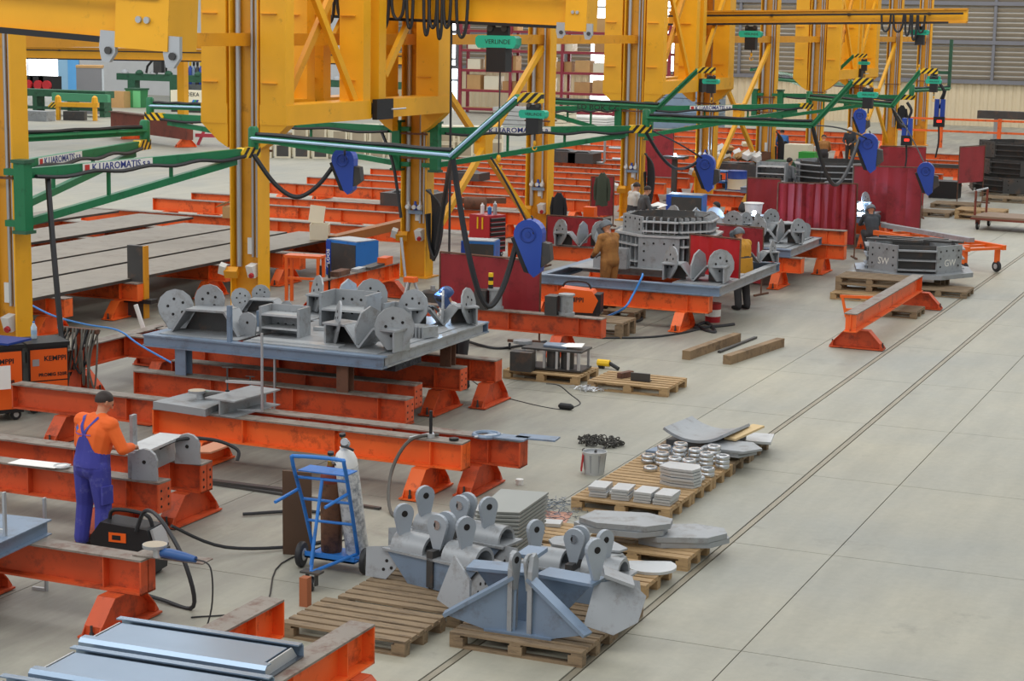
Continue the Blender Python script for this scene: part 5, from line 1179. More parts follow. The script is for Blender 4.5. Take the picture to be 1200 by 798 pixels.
# blue grinder on the beam
def grinder(loc, rz, label, body, s=1.0):
    t = thing('angle_grinder', label, 'angle grinder', loc, rz); t.scale = (s, s, s)
    MB().tube([(0, 0, 0.05), (0.10, 0, 0.055), (0.26, 0, 0.05), (0.40, 0, 0.045)], [0.045, 0.05, 0.045, 0.03], 12).build('motor_housing', body, t, smooth=True)
    MB().lathe([(0.05, 0), (0.05, 0.08), (0.03, 0.1)], (-0.05, 0, 0.0), (0, 0, 1), 12).build('gear_head', STEEL_L, t, smooth=True)
    MB().lathe([(0.02, 0.0), (0.115, 0.0), (0.115, 0.006), (0.02, 0.006)], (-0.09, 0, 0.115), (0, 0, 1), 20).build('grinding_disc', mat('abrasive disc', '#b8ab97', 0.8, var=0.1), t)
    MB().lathe([(0.118, 0), (0.12, 0.03)], (-0.09, 0, 0.09), (0, 0, 1), 20).build('guard', STEEL, t)
    MB().cyl((-0.05, 0.04, 0.06), 0.016, 0.12, (0, 1, 0), 8).build('side_handle', BLACK, t)
    return t
grinder((-9.78, 14.47, 0.715), -0.1, 'blue angle grinder lying at the end of the grimy beam', mat('grinder blue', '#2c5690', 0.4, var=0.05))
tag(MB().bb(-0.38, 0.38, -0.1, 0.1, 0, 0.012).build('flat_bar', FLANGE, None, (-9.72, 14.55, 0.7115), (0, 0, 0.06)), 'thin flat bar sticking out beyond the grimy beam end', 'flat bar')
for ob in [o for o in bpy.data.objects if o.name == 'angle_grinder']: ob.location.z = 0.7245
cable('power_lead', [(-9.38, 14.43, 0.77), (-9.2, 14.4, 0.72), (-9.16, 14.35, 0.35), (-9.2, 14.2, 0.01)], 0.008, BLACK, 'thin black lead hanging from the blue grinder to the floor')
cable('power_lead', [(-9.75, 14.9, 0.01), (-9.3, 15.5, 0.01), (-9.9, 16.9, 0.01), (-9.7, 18.2, 0.01)], 0.008, BLACK, 'thin grey lead on the floor leading to a coupling')
# steel frame at the left edge on the beam
t = thing('frame_section', 'grey steel frame section clamped on the grimy beam', 'frame', (-12.2, 14.3, 0.712), 0.1)
MB().bb(-0.9, 1.0, -0.9, 0.3, 0.14, 0.155).build('top_plate', STEEL_B, t); MB().bb(0.9, 0.95, -0.9, 0.3, 0.0, 0.14).build('side_web', STEEL_B, t); MB().bb(-0.9, 1.0, -0.9, 0.3, 0, 0.012).build('bottom_plate', STEEL_B, t)
def clamp(loc, rz, label, h=0.5, throat=0.16):
    t = thing('bar_clamp', label, 'clamp', loc, rz)
    MB().bb(-0.012, 0.012, -0.02, 0.02, 0, h).build('bar', ALU, t); MB().bb(-throat, 0.0, -0.018, 0.018, h*0.35, h*0.35+0.035).build('sliding_jaw', STEEL_L, t)
    MB().bb(-throat, 0.0, -0.018, 0.018, 0.0, 0.03).build('fixed_jaw', STEEL_L, t)
    s = MB().tube([(-throat+0.02, 0, h*0.35-0.1), (-throat+0.02, 0, h*0.35+0.2)], 0.012, 8).build('spindle', STEEL_D, t)
    MB().tube([(-throat-0.05, 0, h*0.35+0.2), (-throat+0.09, 0, h*0.35+0.2)], 0.008, 6).build('tee_bar', STEEL_D, s); MB().cyl((-throat+0.02, 0, h*0.35-0.12), 0.028, 0.02).build('pad', BLACK, s)
    return t
clamp((-11.25, 14.0, 0.68), 0.1, 'bar clamp holding the frame section on the grimy beam', 0.62)
clamp((-11.55, 15.0, 0.0), 0.1, 'tall bar clamp leaning by the trouser leg', 0.98)
clamp((-12.42, 20.72, 0.72), 0.2, 'pale long bar clamp on the bright orange beam', 1.05, 0.5)
clamp((-13.22, 22.4, 0.35), 0.1, 'pale bar clamp hanging from the legged table', 0.75, 0.4)
# plate with grinder, and a steel section on the bright beam
tag(MB().prism([(-0.45, -0.5), (0.42, -0.6), (0.32, 0.5), (-0.35, 0.52)], 0.10, (0, 0, 0.05), (1, 0, 0), (0, 1, 0)).build('thick_plate', STEEL, None, (-13.35, 20.75, 0.712), (0, 0, 0.0)), 'thick grey plate lying over two orange beams with a grinder', 'plate')
grinder((-13.3, 20.7, 0.813), 0.5, 'dark angle grinder with green guard on the thick grey plate', STEEL_D, 1.0)
tag(MB().torus((0, 0, 0.02), 0.09, 0.02, (0, 0, 1), 16, 6).build('hose_ring', GREEN, None, (-13.42, 20.92, 0.813)), 'green ring beside the dark grinder', 'ring')
tag(MB().bb(-0.24, 0.24, -0.5, 0.5, 0.2, 0.22).bb(-0.012, 0.012, -0.5, 0.5, 0, 0.2).bb(-0.24, 0.24, -0.5, 0.5, 0, 0.015).build('beam_offcut', STEEL, None, (-12.75, 20.78, 0.712), (0, 0, -0.1)), 'short grey beam offcut lying across the two orange beams', 'offcut')
tag(MB().bb(-0.3, 0.25, -0.12, 0.12, 0, 0.02).torus((-0.3, 0, 0.01), 0.16, 0.03, (0, 0, 1), 16, 6).build('flat_spanner_plate', STEEL_B, None, (-8.95, 20.85, 0.712)), 'flat ringed plate on the end of the longest beam', 'plate')
cable('air_hose', [(-9.75, 20.5, 0.74), (-10.0, 20.2, 0.70), (-10.1, 19.9, 0.35), (-9.8, 19.3, 0.03), (-9.3, 18.9, 0.025), (-8.95, 18.6, 0.025), (-8.75, 18.2, 0.03)], 0.022, mat('grey hose', '#55524c', 0.6, var=0.08), 'dark hose draped from the bright beam to the leaning plates')
for i, (x, y, z, rz, lab) in enumerate(((-9.95, 20.42, 0.712, 1.2, 'steel rod lying across the bright beam'), (-9.2, 20.8, 0.712, 0.9, 'steel rod lying on the longest beam end'))):
    tag(MB().tube([(-0.2, 0, 0.014), (0.2, 0, 0.014)], 0.014, 8).build('steel_rod', STEEL_L, None, (x, y, z), (0, 0, rz)), lab, 'rod')
t = thing('screw_clamp', 'upright black screw clamp on the bright orange beam', 'clamp', (-9.82, 20.42, 0.712)); MB().tube([(0, 0, 0), (0, 0, 0.34)], 0.022, 8).build('spindle', BLACK, t); MB().cyl((0, 0, 0), 0.05, 0.05).build('pad', STEEL_L, t)
tag(MB().cyl((0, 0, 0), 0.06, 0.03).build('rubber_puck', BLACK, None, (-9.5, 20.42, 0.712)), 'round black puck near the bright beam end', 'puck')
# brackets at the man
t = thing('small_lug_bracket', 'grey bracket with two rounded ears the man is fitting', 'bracket', (-11.72, 17.05, 0.712), 0.1)
for (x, y) in ((0.02, -0.07), (0.10, 0.80)): lug(t, (x, y, 0.0), 0.15, 0.15, 0.36, 0.3, STEEL, 1, 0.05, name='ear_plate')
MB().bb(-0.2, -0.12, -0.06, 0.9, 0, 0.29).build('post_plate', STEEL, t); MB().bb(-0.3, 0.02, -0.04, 0.88, 0.29, 0.32).build('cap_plate', STEEL_L, t); MB().bb(-0.26, -0.22, 0.1, 0.2, 0.32, 0.68).build('upright', STEEL, t)
tag(MB().prism([(-0.25, -0.1), (0.1, -0.14), (0.28, 0.05), (0.0, 0.15)], 0.02, (0, 0, 0.08), (1, 0, 0.15), (0, 1, 0.3)).build('leather_glove', mat('tan leather', '#c98a6b', 0.7, var=0.1), None, (-11.72, 18.35, 0.72)), 'tan leather work glove left on the drilled beam', 'glove')
tag(MB().prism([(-0.35, -0.12), (0.3, -0.12), (0.36, 0.12), (-0.35, 0.12)], 0.006, (0, 0, 0.02), (1, 0, 0.02), (0, 1, 0)).build('paper_sheet', PAPER, None, (-13.15, 17.0, 0.712)), 'white drawing sheet on the beam beside the man in overalls', 'paper')
tag(MB().torus((0, 0, 0.02), 0.08, 0.018, (0, 0, 1), 14, 6).build('wire_coil', STEEL_L, None, (-12.85, 17.02, 0.714)), 'small wire coil on the beam beside the man in overalls', 'coil')
tag(MB().bb(-0.07, 0.07, -0.05, 0.05, 0, 0.05).build('tape_measure', BLACK, None, (-12.38, 17.0, 0.712), (0, 0, 0.2)), 'black tape measure on the beam beside the man', 'tape measure')
# planks on the floor at the left
tag(MB().bb(-2.2, 1.0, -0.07, 0.07, 0, 0.10).build('steel_bar', RUST, None, (-14.6, 19.2, 0), (0, 0, 0.0)), 'long rusty bar on the floor behind the man', 'bar')
tag(MB().bb(-2.2, 1.6, -0.05, 0.05, 0, 0.06).build('steel_bar', STEEL_D, None, (-13.0, 19.55, 0), (0, 0, 0.02)), 'long dark bar on the floor below the bright beam', 'bar')
tag(MB().bb(-1.6, 1.6, -0.03, 0.03, 0, 0.03).build('steel_bar', STEEL_D, None, (-11.6, 19.5, 0), (0, 0, -0.05)), 'thin dark bar on the floor behind the gas trolley', 'bar')
# bucket, chain, mat, swarf
t = thing('steel_bucket', 'grey metal bucket with red side on the floor by the pallets', 'bucket', (-8.36, 22.35, 0))
MB().lathe([(0.13, 0), (0.16, 0.29), (0.165, 0.30), (0.155, 0.30), (0.125, 0.02)], (0, 0, 0), (0, 0, 1), 20).build('shell', STEEL_L, t, smooth=True); MB().lathe([(0.134, 0.03), (0.163, 0.27)], (0, 0, 0), (0, 0, 1), 8).build('hoop', STEEL, t); MB().box((-0.15, -0.06, 0.15), (0.02, 0.14, 0.22), (0, 0.1, 0.4)).build('red_patch', RED, t); MB().torus((0, 0, 0.28), 0.165, 0.008, (0, 0.6, 1), 16, 5, PI, 0).build('bail', STEEL_D, t)
M = MB()
for i in range(90):
    a = random.random()*2*PI; r = 0.05+0.28*math.sqrt(random.random()); c = Vector((r*math.cos(a), 0.8*r*math.sin(a), 0.02+0.05*random.random()))
    M.torus(c, 0.03, 0.009, (random.uniform(-1, 1), random.uniform(-1, 1), 0.6), 8, 4)
tag(M.build('link_chain', mat('blackened chain', '#45433f', 0.5, metal=0.5, var=0.2), None, (-8.9, 24.0, 0)), 'coiled steel chain heap on the floor behind the bucket', 'chain', kind='stuff')
cable('chain_tail', [(-8.75, 23.75, 0.02), (-8.6, 23.0, 0.02), (-8.42, 22.5, 0.2), (-8.36, 22.4, 0.3)], 0.018, STEEL_D, 'chain tail running from the heap into the bucket', 'chain')
M = MB()
for i in range(260):
    a = random.random()*2*PI; r = 0.6*random.random(); c = Vector((r*math.cos(a), 1.0*r*math.sin(a), 0.008+0.05*random.random()*(1-r)))
    d = Vector((random.uniform(-1, 1), random.uniform(-1, 1), random.uniform(-0.2, 0.2))).normalized()*0.06; M.tube([c-d, c+d*0.2+Vector((0, 0, 0.01)), c+d], 0.004, 3)
tag(M.build('metal_swarf', mat('blue grey swarf', '#6f7a86', 0.4, metal=0.6, var=0.2), None, (-8.3, 20.3, 0)), 'scattered blue grey metal swarf on the floor', 'swarf', kind='stuff')
for i, (x, y, rz, lab) in enumerate(((-8.3, 19.95, 0.2, 'pinkish floor mat beside the pallet row corner'), (-8.75, 19.5, -0.1, 'pinkish floor mat under the round plates'))):
    tag(MB().bb(-0.5, 0.5, -0.3, 0.3, 0, 0.006).build('floor_mat', mat('faded pink sheet', '#b98a78', 0.8, var=0.1), None, (x, y, 0), (0, 0, rz)), lab, 'mat')
tag(MB().cyl((0, 0, 0), 0.05, 0.07).build('paper_cup', PAPER, None, (-9.0, 21.35, 0)), 'small white cup on the floor between bucket and beam end', 'cup')
tag(MB().bb(-0.26, 0.26, -0.12, 0.12, 0, 0.02).build('cover_plate', STEEL_B, None, (-8.62, 21.0, 0.712), (0, 0, 0.1)), 'bluish plate overhanging the longest beam end', 'plate')
# squared timbers
for (a, b_, lab) in (((-9.94, 31.05), (-9.70, 33.4), 'squared timber lying next to the thin dark bar'), ((-9.16, 30.95), (-8.82, 33.25), 'squared timber lying alone nearer the rails')):
    o = MB().bar(Vector((*a, 0.08)), Vector((*b_, 0.08)), 0.15, 0.16).build('squared_timber', TIMBER, None); tag(o, lab, 'timber')
tag(MB().bar((-9.62, 32.0, 0.02), (-9.48, 33.9, 0.02), 0.06, 0.04).build('steel_bar', STEEL_D, None), 'thin dark bar beside the squared timber', 'bar')
# floor leads round the middle pallets
cable('power_lead', [P(545, 440), P(575, 460), P(615, 472), P(648, 479), P(664, 480)], 0.012, BLACK, 'thin black lead on the floor ending at a coupling')
cable('power_lead', [P(664, 480), P(680, 473), P(668, 462), P(655, 452), P(640, 450)], 0.012, BLACK, 'thin black lead curving in front of the fresh pallets')
tag(MB().lathe([(0.02, 0), (0.05, 0.03), (0.05, 0.2), (0.02, 0.25)], (-0.12, 0, 0.05), (1, 0, 0), 10).build('plug_coupling', BLACK, None, P(663, 480)), 'black plug coupling lying on the bare floor', 'plug')
cable('hose', [P(548, 400, 0.02), P(580, 408, 0.02), P(610, 405, 0.02), P(640, 400, 0.02)], 0.025, RUBBER, 'black hose on the floor in front of the vise block beam')
# vise blocks on the beam below the curtain
for (u, lab) in ((572, 'cylindrical vise block with yellow banded post below the red curtain'), (655, 'dark vise block beside the orange portable welder')):
    c = PY(u, 360, 30.5); t = thing('vise_block', lab, 'vise', (c.x, 30.5, 0.712), 0.1)
    MB().bb(-0.22, 0.0, -0.16, 0.16, 0, 0.34).build('body', STEEL_D, t); MB().cyl((0.14, 0, 0), 0.15, 0.05).build('base_disc', STEEL, t); MB().cyl((0.14, 0, 0.05), 0.12, 0.30).build('drum', STEEL, t, smooth=True); MB().cyl((0.14, 0, 0.35), 0.15, 0.03).build('top_disc', STEEL, t)
    if u < 600:
        for k in range(4): MB().cyl((0.06, -0.05, 0.38+0.07*k), 0.045, 0.07, (0, 0, 1), 12).build('band', YEL_H if k % 2 else BLACK, t)
# portable orange welder on wheels by the brown welder table
pallet((-12.45, 32.95, 0), 'grey pallet under the rounded orange portable welder', 1.5, 0.8, 0.3, True)
t = thing('portable_welder', 'rounded orange portable welder on a pallet before the brown welder table', 'welder', (-12.75, 32.95, 0.302), 0.2)
MB().prism([(-0.4, 0.1), (0.32, 0.1), (0.42, 0.34), (0.30, 0.52), (-0.3, 0.56), (-0.44, 0.42)], 0.4, (0, 0, 0)).build('case', WORG, t); MB().bb(0.33, 0.47, -0.18, 0.18, 0.1, 0.46).build('front_panel', BLACK, t); MB().bb(-0.4, 0.4, -0.2, 0.2, 0.0, 0.1).build('skid', BLACK, t); text('KEMPPI', 0.13, BLACK, t, (-0.06, -0.205, 0.34), (1, 0, 0), (0, 0, 1), bold=0.002)
MB().tube(spline([(-0.3, 0, 0.56), (-0.2, 0, 0.66), (0.15, 0, 0.66), (0.25, 0, 0.54)], 4), 0.02, 8).build('handle', BLACK, t, smooth=True)
for i, ctrl in enumerate(([P(690, 358, 0.3), P(705, 372, 0.05), P(735, 378, 0.02), P(752, 374, 0.02), P(745, 365, 0.02)], [P(692, 352, 0.4), P(715, 352, 0.25), P(728, 356, 0.02), P(750, 362, 0.02)])):
    cable('welding_cable', ctrl, 0.03, RUBBER, 'thick black cable looping from the orange portable welder' if i == 0 else 'thinner black cable lying under the brown welder table')
cable('blue_hose', [PY(753, 321, 34.4), PY(752, 325, 34.05), PY(742, 345, 33.9), PY(730, 362, 33.6), P(700, 375, 0.03)], 0.022, BLUECABLE, 'bright blue hose hanging over the front of the brown welder table', 'hose')
cable('blue_hose', [PY(20, 348, 25.2), PY(60, 369, 25.0), PY(100, 380, 24.8), PY(138, 387, 24.6), PY(165, 405, 24.2), PY(212, 431, 23.9)], 0.015, BLUECABLE, 'bright blue hose drooping behind the orange welding set', 'hose')
tag(MB().tube([P(181, 426, 0.02), PY(159, 357, P(181, 426, 0.02).y-0.1)], 0.04, 8).build('pale_pipe', WHITE, None), 'slim white pipe leaning beside the legged table', 'pipe')
t = thing('red_pail', 'red paint pail with white label by the brown welder table', 'pail', P(835, 377)); MB().lathe([(0.15, 0), (0.165, 0.36), (0.17, 0.38)], (0, 0, 0), (0, 0, 1), 18).build('shell', RED, t, smooth=True); MB().lathe([(0.16, 0.12), (0.163, 0.26)], (0, 0, 0), (0, 0, 1), 18).build('pail_label', PAPER, t)
cable('welding_cable', [P(800, 372, 0.02), P(822, 385, 0.02), P(838, 389, 0.02), P(828, 378, 0.02), P(815, 384, 0.02), P(845, 382, 0.02), P(860, 380, 0.02)], 0.035, RUBBER, 'black cable coil on the floor by the red pail')
cable('power_lead', [P(705, 396, 0.02), P(760, 395, 0.02), P(800, 390, 0.02), P(828, 383, 0.02)], 0.02, RUBBER, 'long dark lead on the floor towards the red pail')
# upright dark test plate and red/blue pails behind the first table
t = thing('standing_section', 'tall dark steel channel standing behind the cranked bracket of the legged table', 'steel section', P(163, 372, 0.0)+Vector((0, 0, 0)))
MB().bb(-0.22, 0.16, -0.05, 0.05, 0.0, 1.42).build('web', STEEL_D, t); MB().bb(0.16, 0.19, -0.08, 0.08, 0.0, 1.42).build('flange', YELLOW_D, t); MB().bb(-0.36, 0.36, -0.12, 0.12, 0.3, 0.38).build('binding', BLACK, t)
for i, (u, v, y, mt, lab) in enumerate(((281, 352, 26.4, RED, 'red paint can with white label behind the legged table'), (279, 341, 27.0, BLUE, 'blue and white paint can behind the legged table'))):
    c = PY(u, v, y); t = thing('paint_can', lab, 'can', (c.x, y, 0.9)); MB().lathe([(0.11, 0), (0.11, 0.26), (0.115, 0.27)], (0, 0, 0), (0, 0, 1), 16).build('shell', mt, t, smooth=True); MB().lathe([(0.112, 0.06), (0.112, 0.2)], (0, 0, 0), (0, 0, 1), 16).build('can_label', PAPER, t)
t = thing('work_stand', 'low steel stand with rags and cans behind the legged table', 'stand', (PY(272, 360, 26.6).x-0.1, 26.6, 0))
MB().bb(-0.9, 0.7, -0.5, 0.6, 0.86, 0.9).build('top', STEEL_D, t)
for x in (-0.8, 0.6):
    for y in (-0.4, 0.5): MB().bb(x-0.04, x+0.04, y-0.04, y+0.04, 0, 0.86).build('leg', STEEL_D, t)
tag(MB().lathe([(0.16, 0), (0.18, 0.04), (0.1, 0.11), (0.02, 0.12)], (0, 0, 0), (0, 0, 1), 9).build('rag_heap', CARD, None, (PY(250, 352, 26.5).x, 26.5, 0.9)), 'crumpled brown rag heap behind the legged table', 'rag')
# ------------------------------------------------------------------ people: one continuous body mesh each, clothing and hair as children
SKIN = mat('skin', '#c48a6a', 0.55, var=0.05)
HAIR = mat('dark hair', '#2a1d16', 0.6, var=0.15)
def capsule(M, p, q, r0, r1, n=10):
    p = Vector(p); q = Vector(q); d = q-p; L = max(d.length, 1e-4); u = d/L; prof = []
    for i in range(5): a = -PI/2+PI/2*i/4*0.98; prof.append((r0*math.cos(a), r0*math.sin(a)))
    for i in range(5): a = PI/2*i/4*0.98; prof.append((r1*math.cos(a), L+r1*math.sin(a)))
    M.lathe(prof, p, u, n)
def person(loc, rz, label, top, bottom, pose=None, shoes=BLACK, vox=0.016, s=1.0, hair=True, helmet=None, hands=None, group=None, hat=None, overalls=None, collar=None, apron=None, cuffs=None, bulk=1.0):
    t = thing('person', label, 'person', loc, rz, group); t.scale = (s, s, s)
    J = dict(pel=(0, 0, 0.95), wai=(0, 0.0, 1.10), che=(0, 0.0, 1.30), nek=(0, 0.0, 1.49), hed=(0, 0.025, 1.615), look=(0, 1, 0),
             shl=(-0.19, 0, 1.42), shr=(0.19, 0, 1.42), ell=(-0.26, -0.02, 1.14), elr=(0.26, -0.02, 1.14), wrl=(-0.24, 0.15, 0.93), wrr=(0.24, 0.15, 0.93),
             hil=(-0.10, 0, 0.93), hir=(0.10, 0, 0.93), knl=(-0.11, 0.03, 0.50), knr=(0.11, 0.03, 0.50), anl=(-0.12, -0.03, 0.09), anr=(0.12, -0.03, 0.09))
    if pose: J.update(pose)
    J = {k: Vector(v) for k, v in J.items()}
    segs = []
    def c(zone, a, b, r0, r1):
        k_ = bulk if zone in ('top', 'low') else 1.0
        segs.append((zone, Vector(a), Vector(b), r0*k_, r1*k_))
    X = (J['shr']-J['shl']).normalized()
    XH = (J['hir']-J['hil']).normalized()
    for sg in (-1, 1):
        c('low', J['pel']+XH*0.05*sg, J['wai']+XH*0.05*sg, 0.135, 0.12); c('top', J['wai']+X*0.05*sg, J['che']+X*0.065*sg, 0.12, 0.135); c('top', J['che']+X*0.065*sg, J['che'].lerp(J['nek'], 0.6)+X*0.06*sg, 0.13, 0.085)
    c('top', J['shl'], J['shr'], 0.075, 0.075)
    c('skin', J['nek']-Vector((0, 0, 0.03)), J['hed'], 0.058, 0.055)
    for k in 'lr':
        c('top', J['sh'+k], J['el'+k], 0.066, 0.054); c('top', J['el'+k], J['wr'+k].lerp(J['el'+k], 0.1), 0.054, 0.042); c('skin', J['wr'+k].lerp(J['el'+k], 0.15), J['wr'+k], 0.032, 0.03)
        c('low', J['hi'+k], J['kn'+k], 0.105, 0.075); c('low', J['kn'+k], J['an'+k]+Vector((0, 0, 0.03)), 0.075, 0.065)
        f = (J['kn'+k]-J['hi'+k]); fw = Vector((0, 1, 0)) if 'fwd' not in J else J['fwd']
        c('shoe', J['an'+k]-Vector((0, 0, 0.03))-fw*0.02, J['an'+k]+fw*0.16-Vector((0, 0, 0.045)), 0.055, 0.042)
        # hand: palm, four fingers, thumb
        w = J['wr'+k]; d = (w-J['el'+k]).normalized(); sd = d.cross(Vector((0, 0, 1)))
        if sd.length < 0.2: sd = Vector((1, 0, 0))
        sd.normalize(); dn = d.cross(sd).normalized()
        if dn.z > 0: dn = -dn
        zone = 'cuff' if cuffs else 'skin'
        for q in (-0.018, 0.018): c(zone, w+sd*q, w+d*0.08+sd*q*1.4, 0.026, 0.022)
        for i, q in enumerate((-0.036, -0.012, 0.012, 0.036)):
            kn = w+d*0.085+sd*q; ln = (0.030, 0.036, 0.034, 0.026)[i]
            m1 = kn+d*ln+dn*0.012; c(zone, kn, m1, 0.0115, 0.0105); c(zone, m1, m1+d*ln*0.5+dn*ln*0.9, 0.0105, 0.009)
        inn = -sd if (sd.dot(X) > 0) == (k == 'r') else sd
        c(zone, w+d*0.025+inn*0.03, w+d*0.06+inn*0.06+dn*0.01, 0.014, 0.012); c(zone, w+d*0.06+inn*0.06+dn*0.01, w+d*0.09+inn*0.055+dn*0.02, 0.012, 0.010)
    # head
    lk = J['look'].normalized(); up = (J['hed']-J['nek']).normalized(); upx = (Vector((0, 0, 1))*0.6+up*0.4).normalized(); rt = lk.cross(upx).normalized(); hu = rt.cross(lk).normalized(); h = J['hed']
    c('skin', h+hu*0.035-lk*0.02, h+hu*0.03+lk*0.015, 0.088, 0.084); c('skin', h-hu*0.03+lk*0.02, h-hu*0.075+lk*0.045, 0.068, 0.04)
    c('skin', h+lk*0.09+hu*0.02, h+lk*0.112-hu*0.012, 0.011, 0.016)
    for sg in (-1, 1): c('skin', h+rt*0.084*sg-hu*0.01, h+rt*0.088*sg+hu*0.025-lk*0.012, 0.014, 0.018)
    c('skin', h-hu*0.048+lk*0.082-rt*0.016, h-hu*0.048+lk*0.082+rt*0.016, 0.012, 0.012)
    M = MB()
    for z, a, b, r0, r1 in segs: capsule(M, a, b, r0, r1)
    me0 = M.mesh('raw', SKIN); o = link('tmp', me0)
    md = o.modifiers.new('r', 'REMESH'); md.mode = 'VOXEL'; md.voxel_size = vox; md.use_smooth_shade = True
    sm = o.modifiers.new('s', 'SMOOTH'); sm.iterations = 3; sm.factor = 0.5
    dg = bpy.context.evaluated_depsgraph_get(); me = bpy.data.meshes.new_from_object(o.evaluated_get(dg)); bpy.data.objects.remove(o); bpy.data.meshes.remove(me0)
    me.materials.clear(); cuffm = cuffs or SKIN
    for q in (SKIN, top, bottom, shoes, cuffm, overalls or top): me.materials.append(q)
    idx = dict(skin=0, top=1, low=2, shoe=3, cuff=4); mi = []
    for p in me.polygons:
        x = p.center; best = 1e9; bz = 0
        for z, a, b, r0, r1 in segs:
            d = b-a; tt = max(0, min(1, (x-a).dot(d)/max(d.length_squared, 1e-9))); ds = (x-a-d*tt).length-(r0+(r1-r0)*tt)
            if ds < best: best = ds; bz = idx[z]; bt = tt
        mi.append(bz)
    me.polygons.foreach_set('material_index', mi); me.polygons.foreach_set('use_smooth', [True]*len(mi)); me.name = 'body'
    body = link('body', me, t)
    for sg in (-1, 1):
        MB().lathe([(0.0, -0.011), (0.009, -0.007), (0.011, 0), (0.009, 0.007), (0.0, 0.011)], h+rt*0.033*sg+lk*0.088+hu*0.022, lk, 8).build('eye', HAIR, t, smooth=True)
    MB().tube([h-hu*0.048+lk*0.095-rt*0.022, h-hu*0.05+lk*0.098, h-hu*0.048+lk*0.095+rt*0.022], 0.005, 6).build('mouth', mat('lips', '#9a5a4a', 0.5, var=0.03), t, smooth=True)
    Rm = Matrix((rt, lk, hu)).transposed()
    def shell(name, mt, r, zc, yc, th0, th1, sx=1.0, sy=1.08, sz=1.05, nseg=18, tilt=0.0):
        M = MB(); vs = []; rings = 8; RT = Matrix.Rotation(tilt, 3, 'X')
        for i in range(rings+1):
            a = th0+(th1-th0)*i/rings
            for j in range(nseg):
                b = 2*PI*j/nseg; vs.append(Rm @ (RT @ Vector((r*sx*math.sin(a)*math.cos(b), r*sy*math.sin(a)*math.sin(b), r*sz*math.cos(a)))+Vector((0, yc, zc)))+h)
        fs = [(i*nseg+j, i*nseg+(j+1) % nseg, (i+1)*nseg+(j+1) % nseg, (i+1)*nseg+j) for i in range(rings) for j in range(nseg)]
        fs.append(tuple(range(nseg))); fs.append(tuple(rings*nseg+j for j in range(nseg)))
        M.add(vs, fs); return M.build(name, mt, t, smooth=True)
    if hair:
        o = shell('hair', HAIR, 0.099, 0.034, -0.014, 0.05, 1.72, 1.0, 1.04, 1.02, 18, 0.55)
    if helmet:
        shell('helmet_shell', helmet, 0.125, 0.03, -0.01, 0.05, 1.75)
        v = MB(); v.prism([(-0.115, -0.14), (0.115, -0.14), (0.125, 0.06), (0.08, 0.12), (-0.08, 0.12), (-0.125, 0.06)], 0.10, h+lk*0.10, rt, hu); v.build('face_shield', helmet, t)
        MB().box(h+lk*0.155+hu*0.03, (0.13, 0.012, 0.06), Rm).build('lens', BLACK, t)
    if hat: shell('head_cover', hat, 0.105, 0.035, -0.008, 0.05, 1.6)
    return t
BLUEOV = mat('blue overalls cloth', '#3d3f96', 0.8, wear='#6668a8', wear_amt=0.3, wear_scale=6, var=0.14, bump=0.25, bscale=14)
ORGTOP = mat('orange sweatshirt', '#ef6a26', 0.8, var=0.08, bump=0.25, bscale=12)
BROWNJ = mat('brown canvas jacket', '#9a6a35', 0.85, wear='#7a4f28', wear_amt=0.3, var=0.14, bump=0.3, bscale=12)
YELJ = mat('yellow leather jacket', '#c08a22', 0.7, wear='#8a5a18', wear_amt=0.3, var=0.12, bump=0.3, bscale=10)
DARKT = mat('dark trousers', '#3b3a3c', 0.85, var=0.12)
GREYT = mat('grey shirt cloth', '#6f7174', 0.85, var=0.1)
HELM = mat('welding helmet grey', '#5f666c', 0.4, var=0.06)
GLOVE = mat('dark work glove', '#4a4a48', 0.8, var=0.1)

# man in overalls, back to us, leaning over the bracket on the beam to his right
man = person((-12.02, 16.48, 0), -0.22, 'man in orange sweatshirt and blue overalls leaning over a beam, back turned', ORGTOP, BLUEOV,
    dict(pel=(0, -0.02, 0.96), wai=(0, 0.0, 1.11), che=(0.01, 0.04, 1.31), nek=(0.02, 0.09, 1.50), hed=(0.03, 0.14, 1.63), look=(0.35, 0.8, -0.5),
         shl=(-0.21, 0.04, 1.42), shr=(0.22, 0.06, 1.42), ell=(-0.30, 0.08, 1.14), elr=(0.34, 0.12, 1.16), wrl=(-0.08, 0.34, 1.08), wrr=(0.20, 0.38, 1.12),
         hil=(-0.11, -0.02, 0.93), hir=(0.11, -0.02, 0.93), knl=(-0.15, 0.0, 0.50), knr=(0.15, 0.0, 0.50), anl=(-0.16, -0.05, 0.09), anr=(0.17, -0.05, 0.09)), vox=0.0105, s=1.0, bulk=1.26)
from mathutils.bvhtree import BVHTree
_b = [c_ for c_ in kids(man) if c_.name.startswith('body')][0].data
_bvh = BVHTree.FromPolygons([v.co.copy() for v in _b.vertices], [tuple(p.vertices) for p in _b.polygons])
def onback(x, z, off=0.006):
    """point on the back of the body at (x, z)"""
    h_, n_, i_, d_ = _bvh.ray_cast(Vector((x, -1.0, z)), Vector((0, 1, 0)))
    return (h_ + Vector((0, -off, 0))) if h_ else Vector((x, -0.1, z))
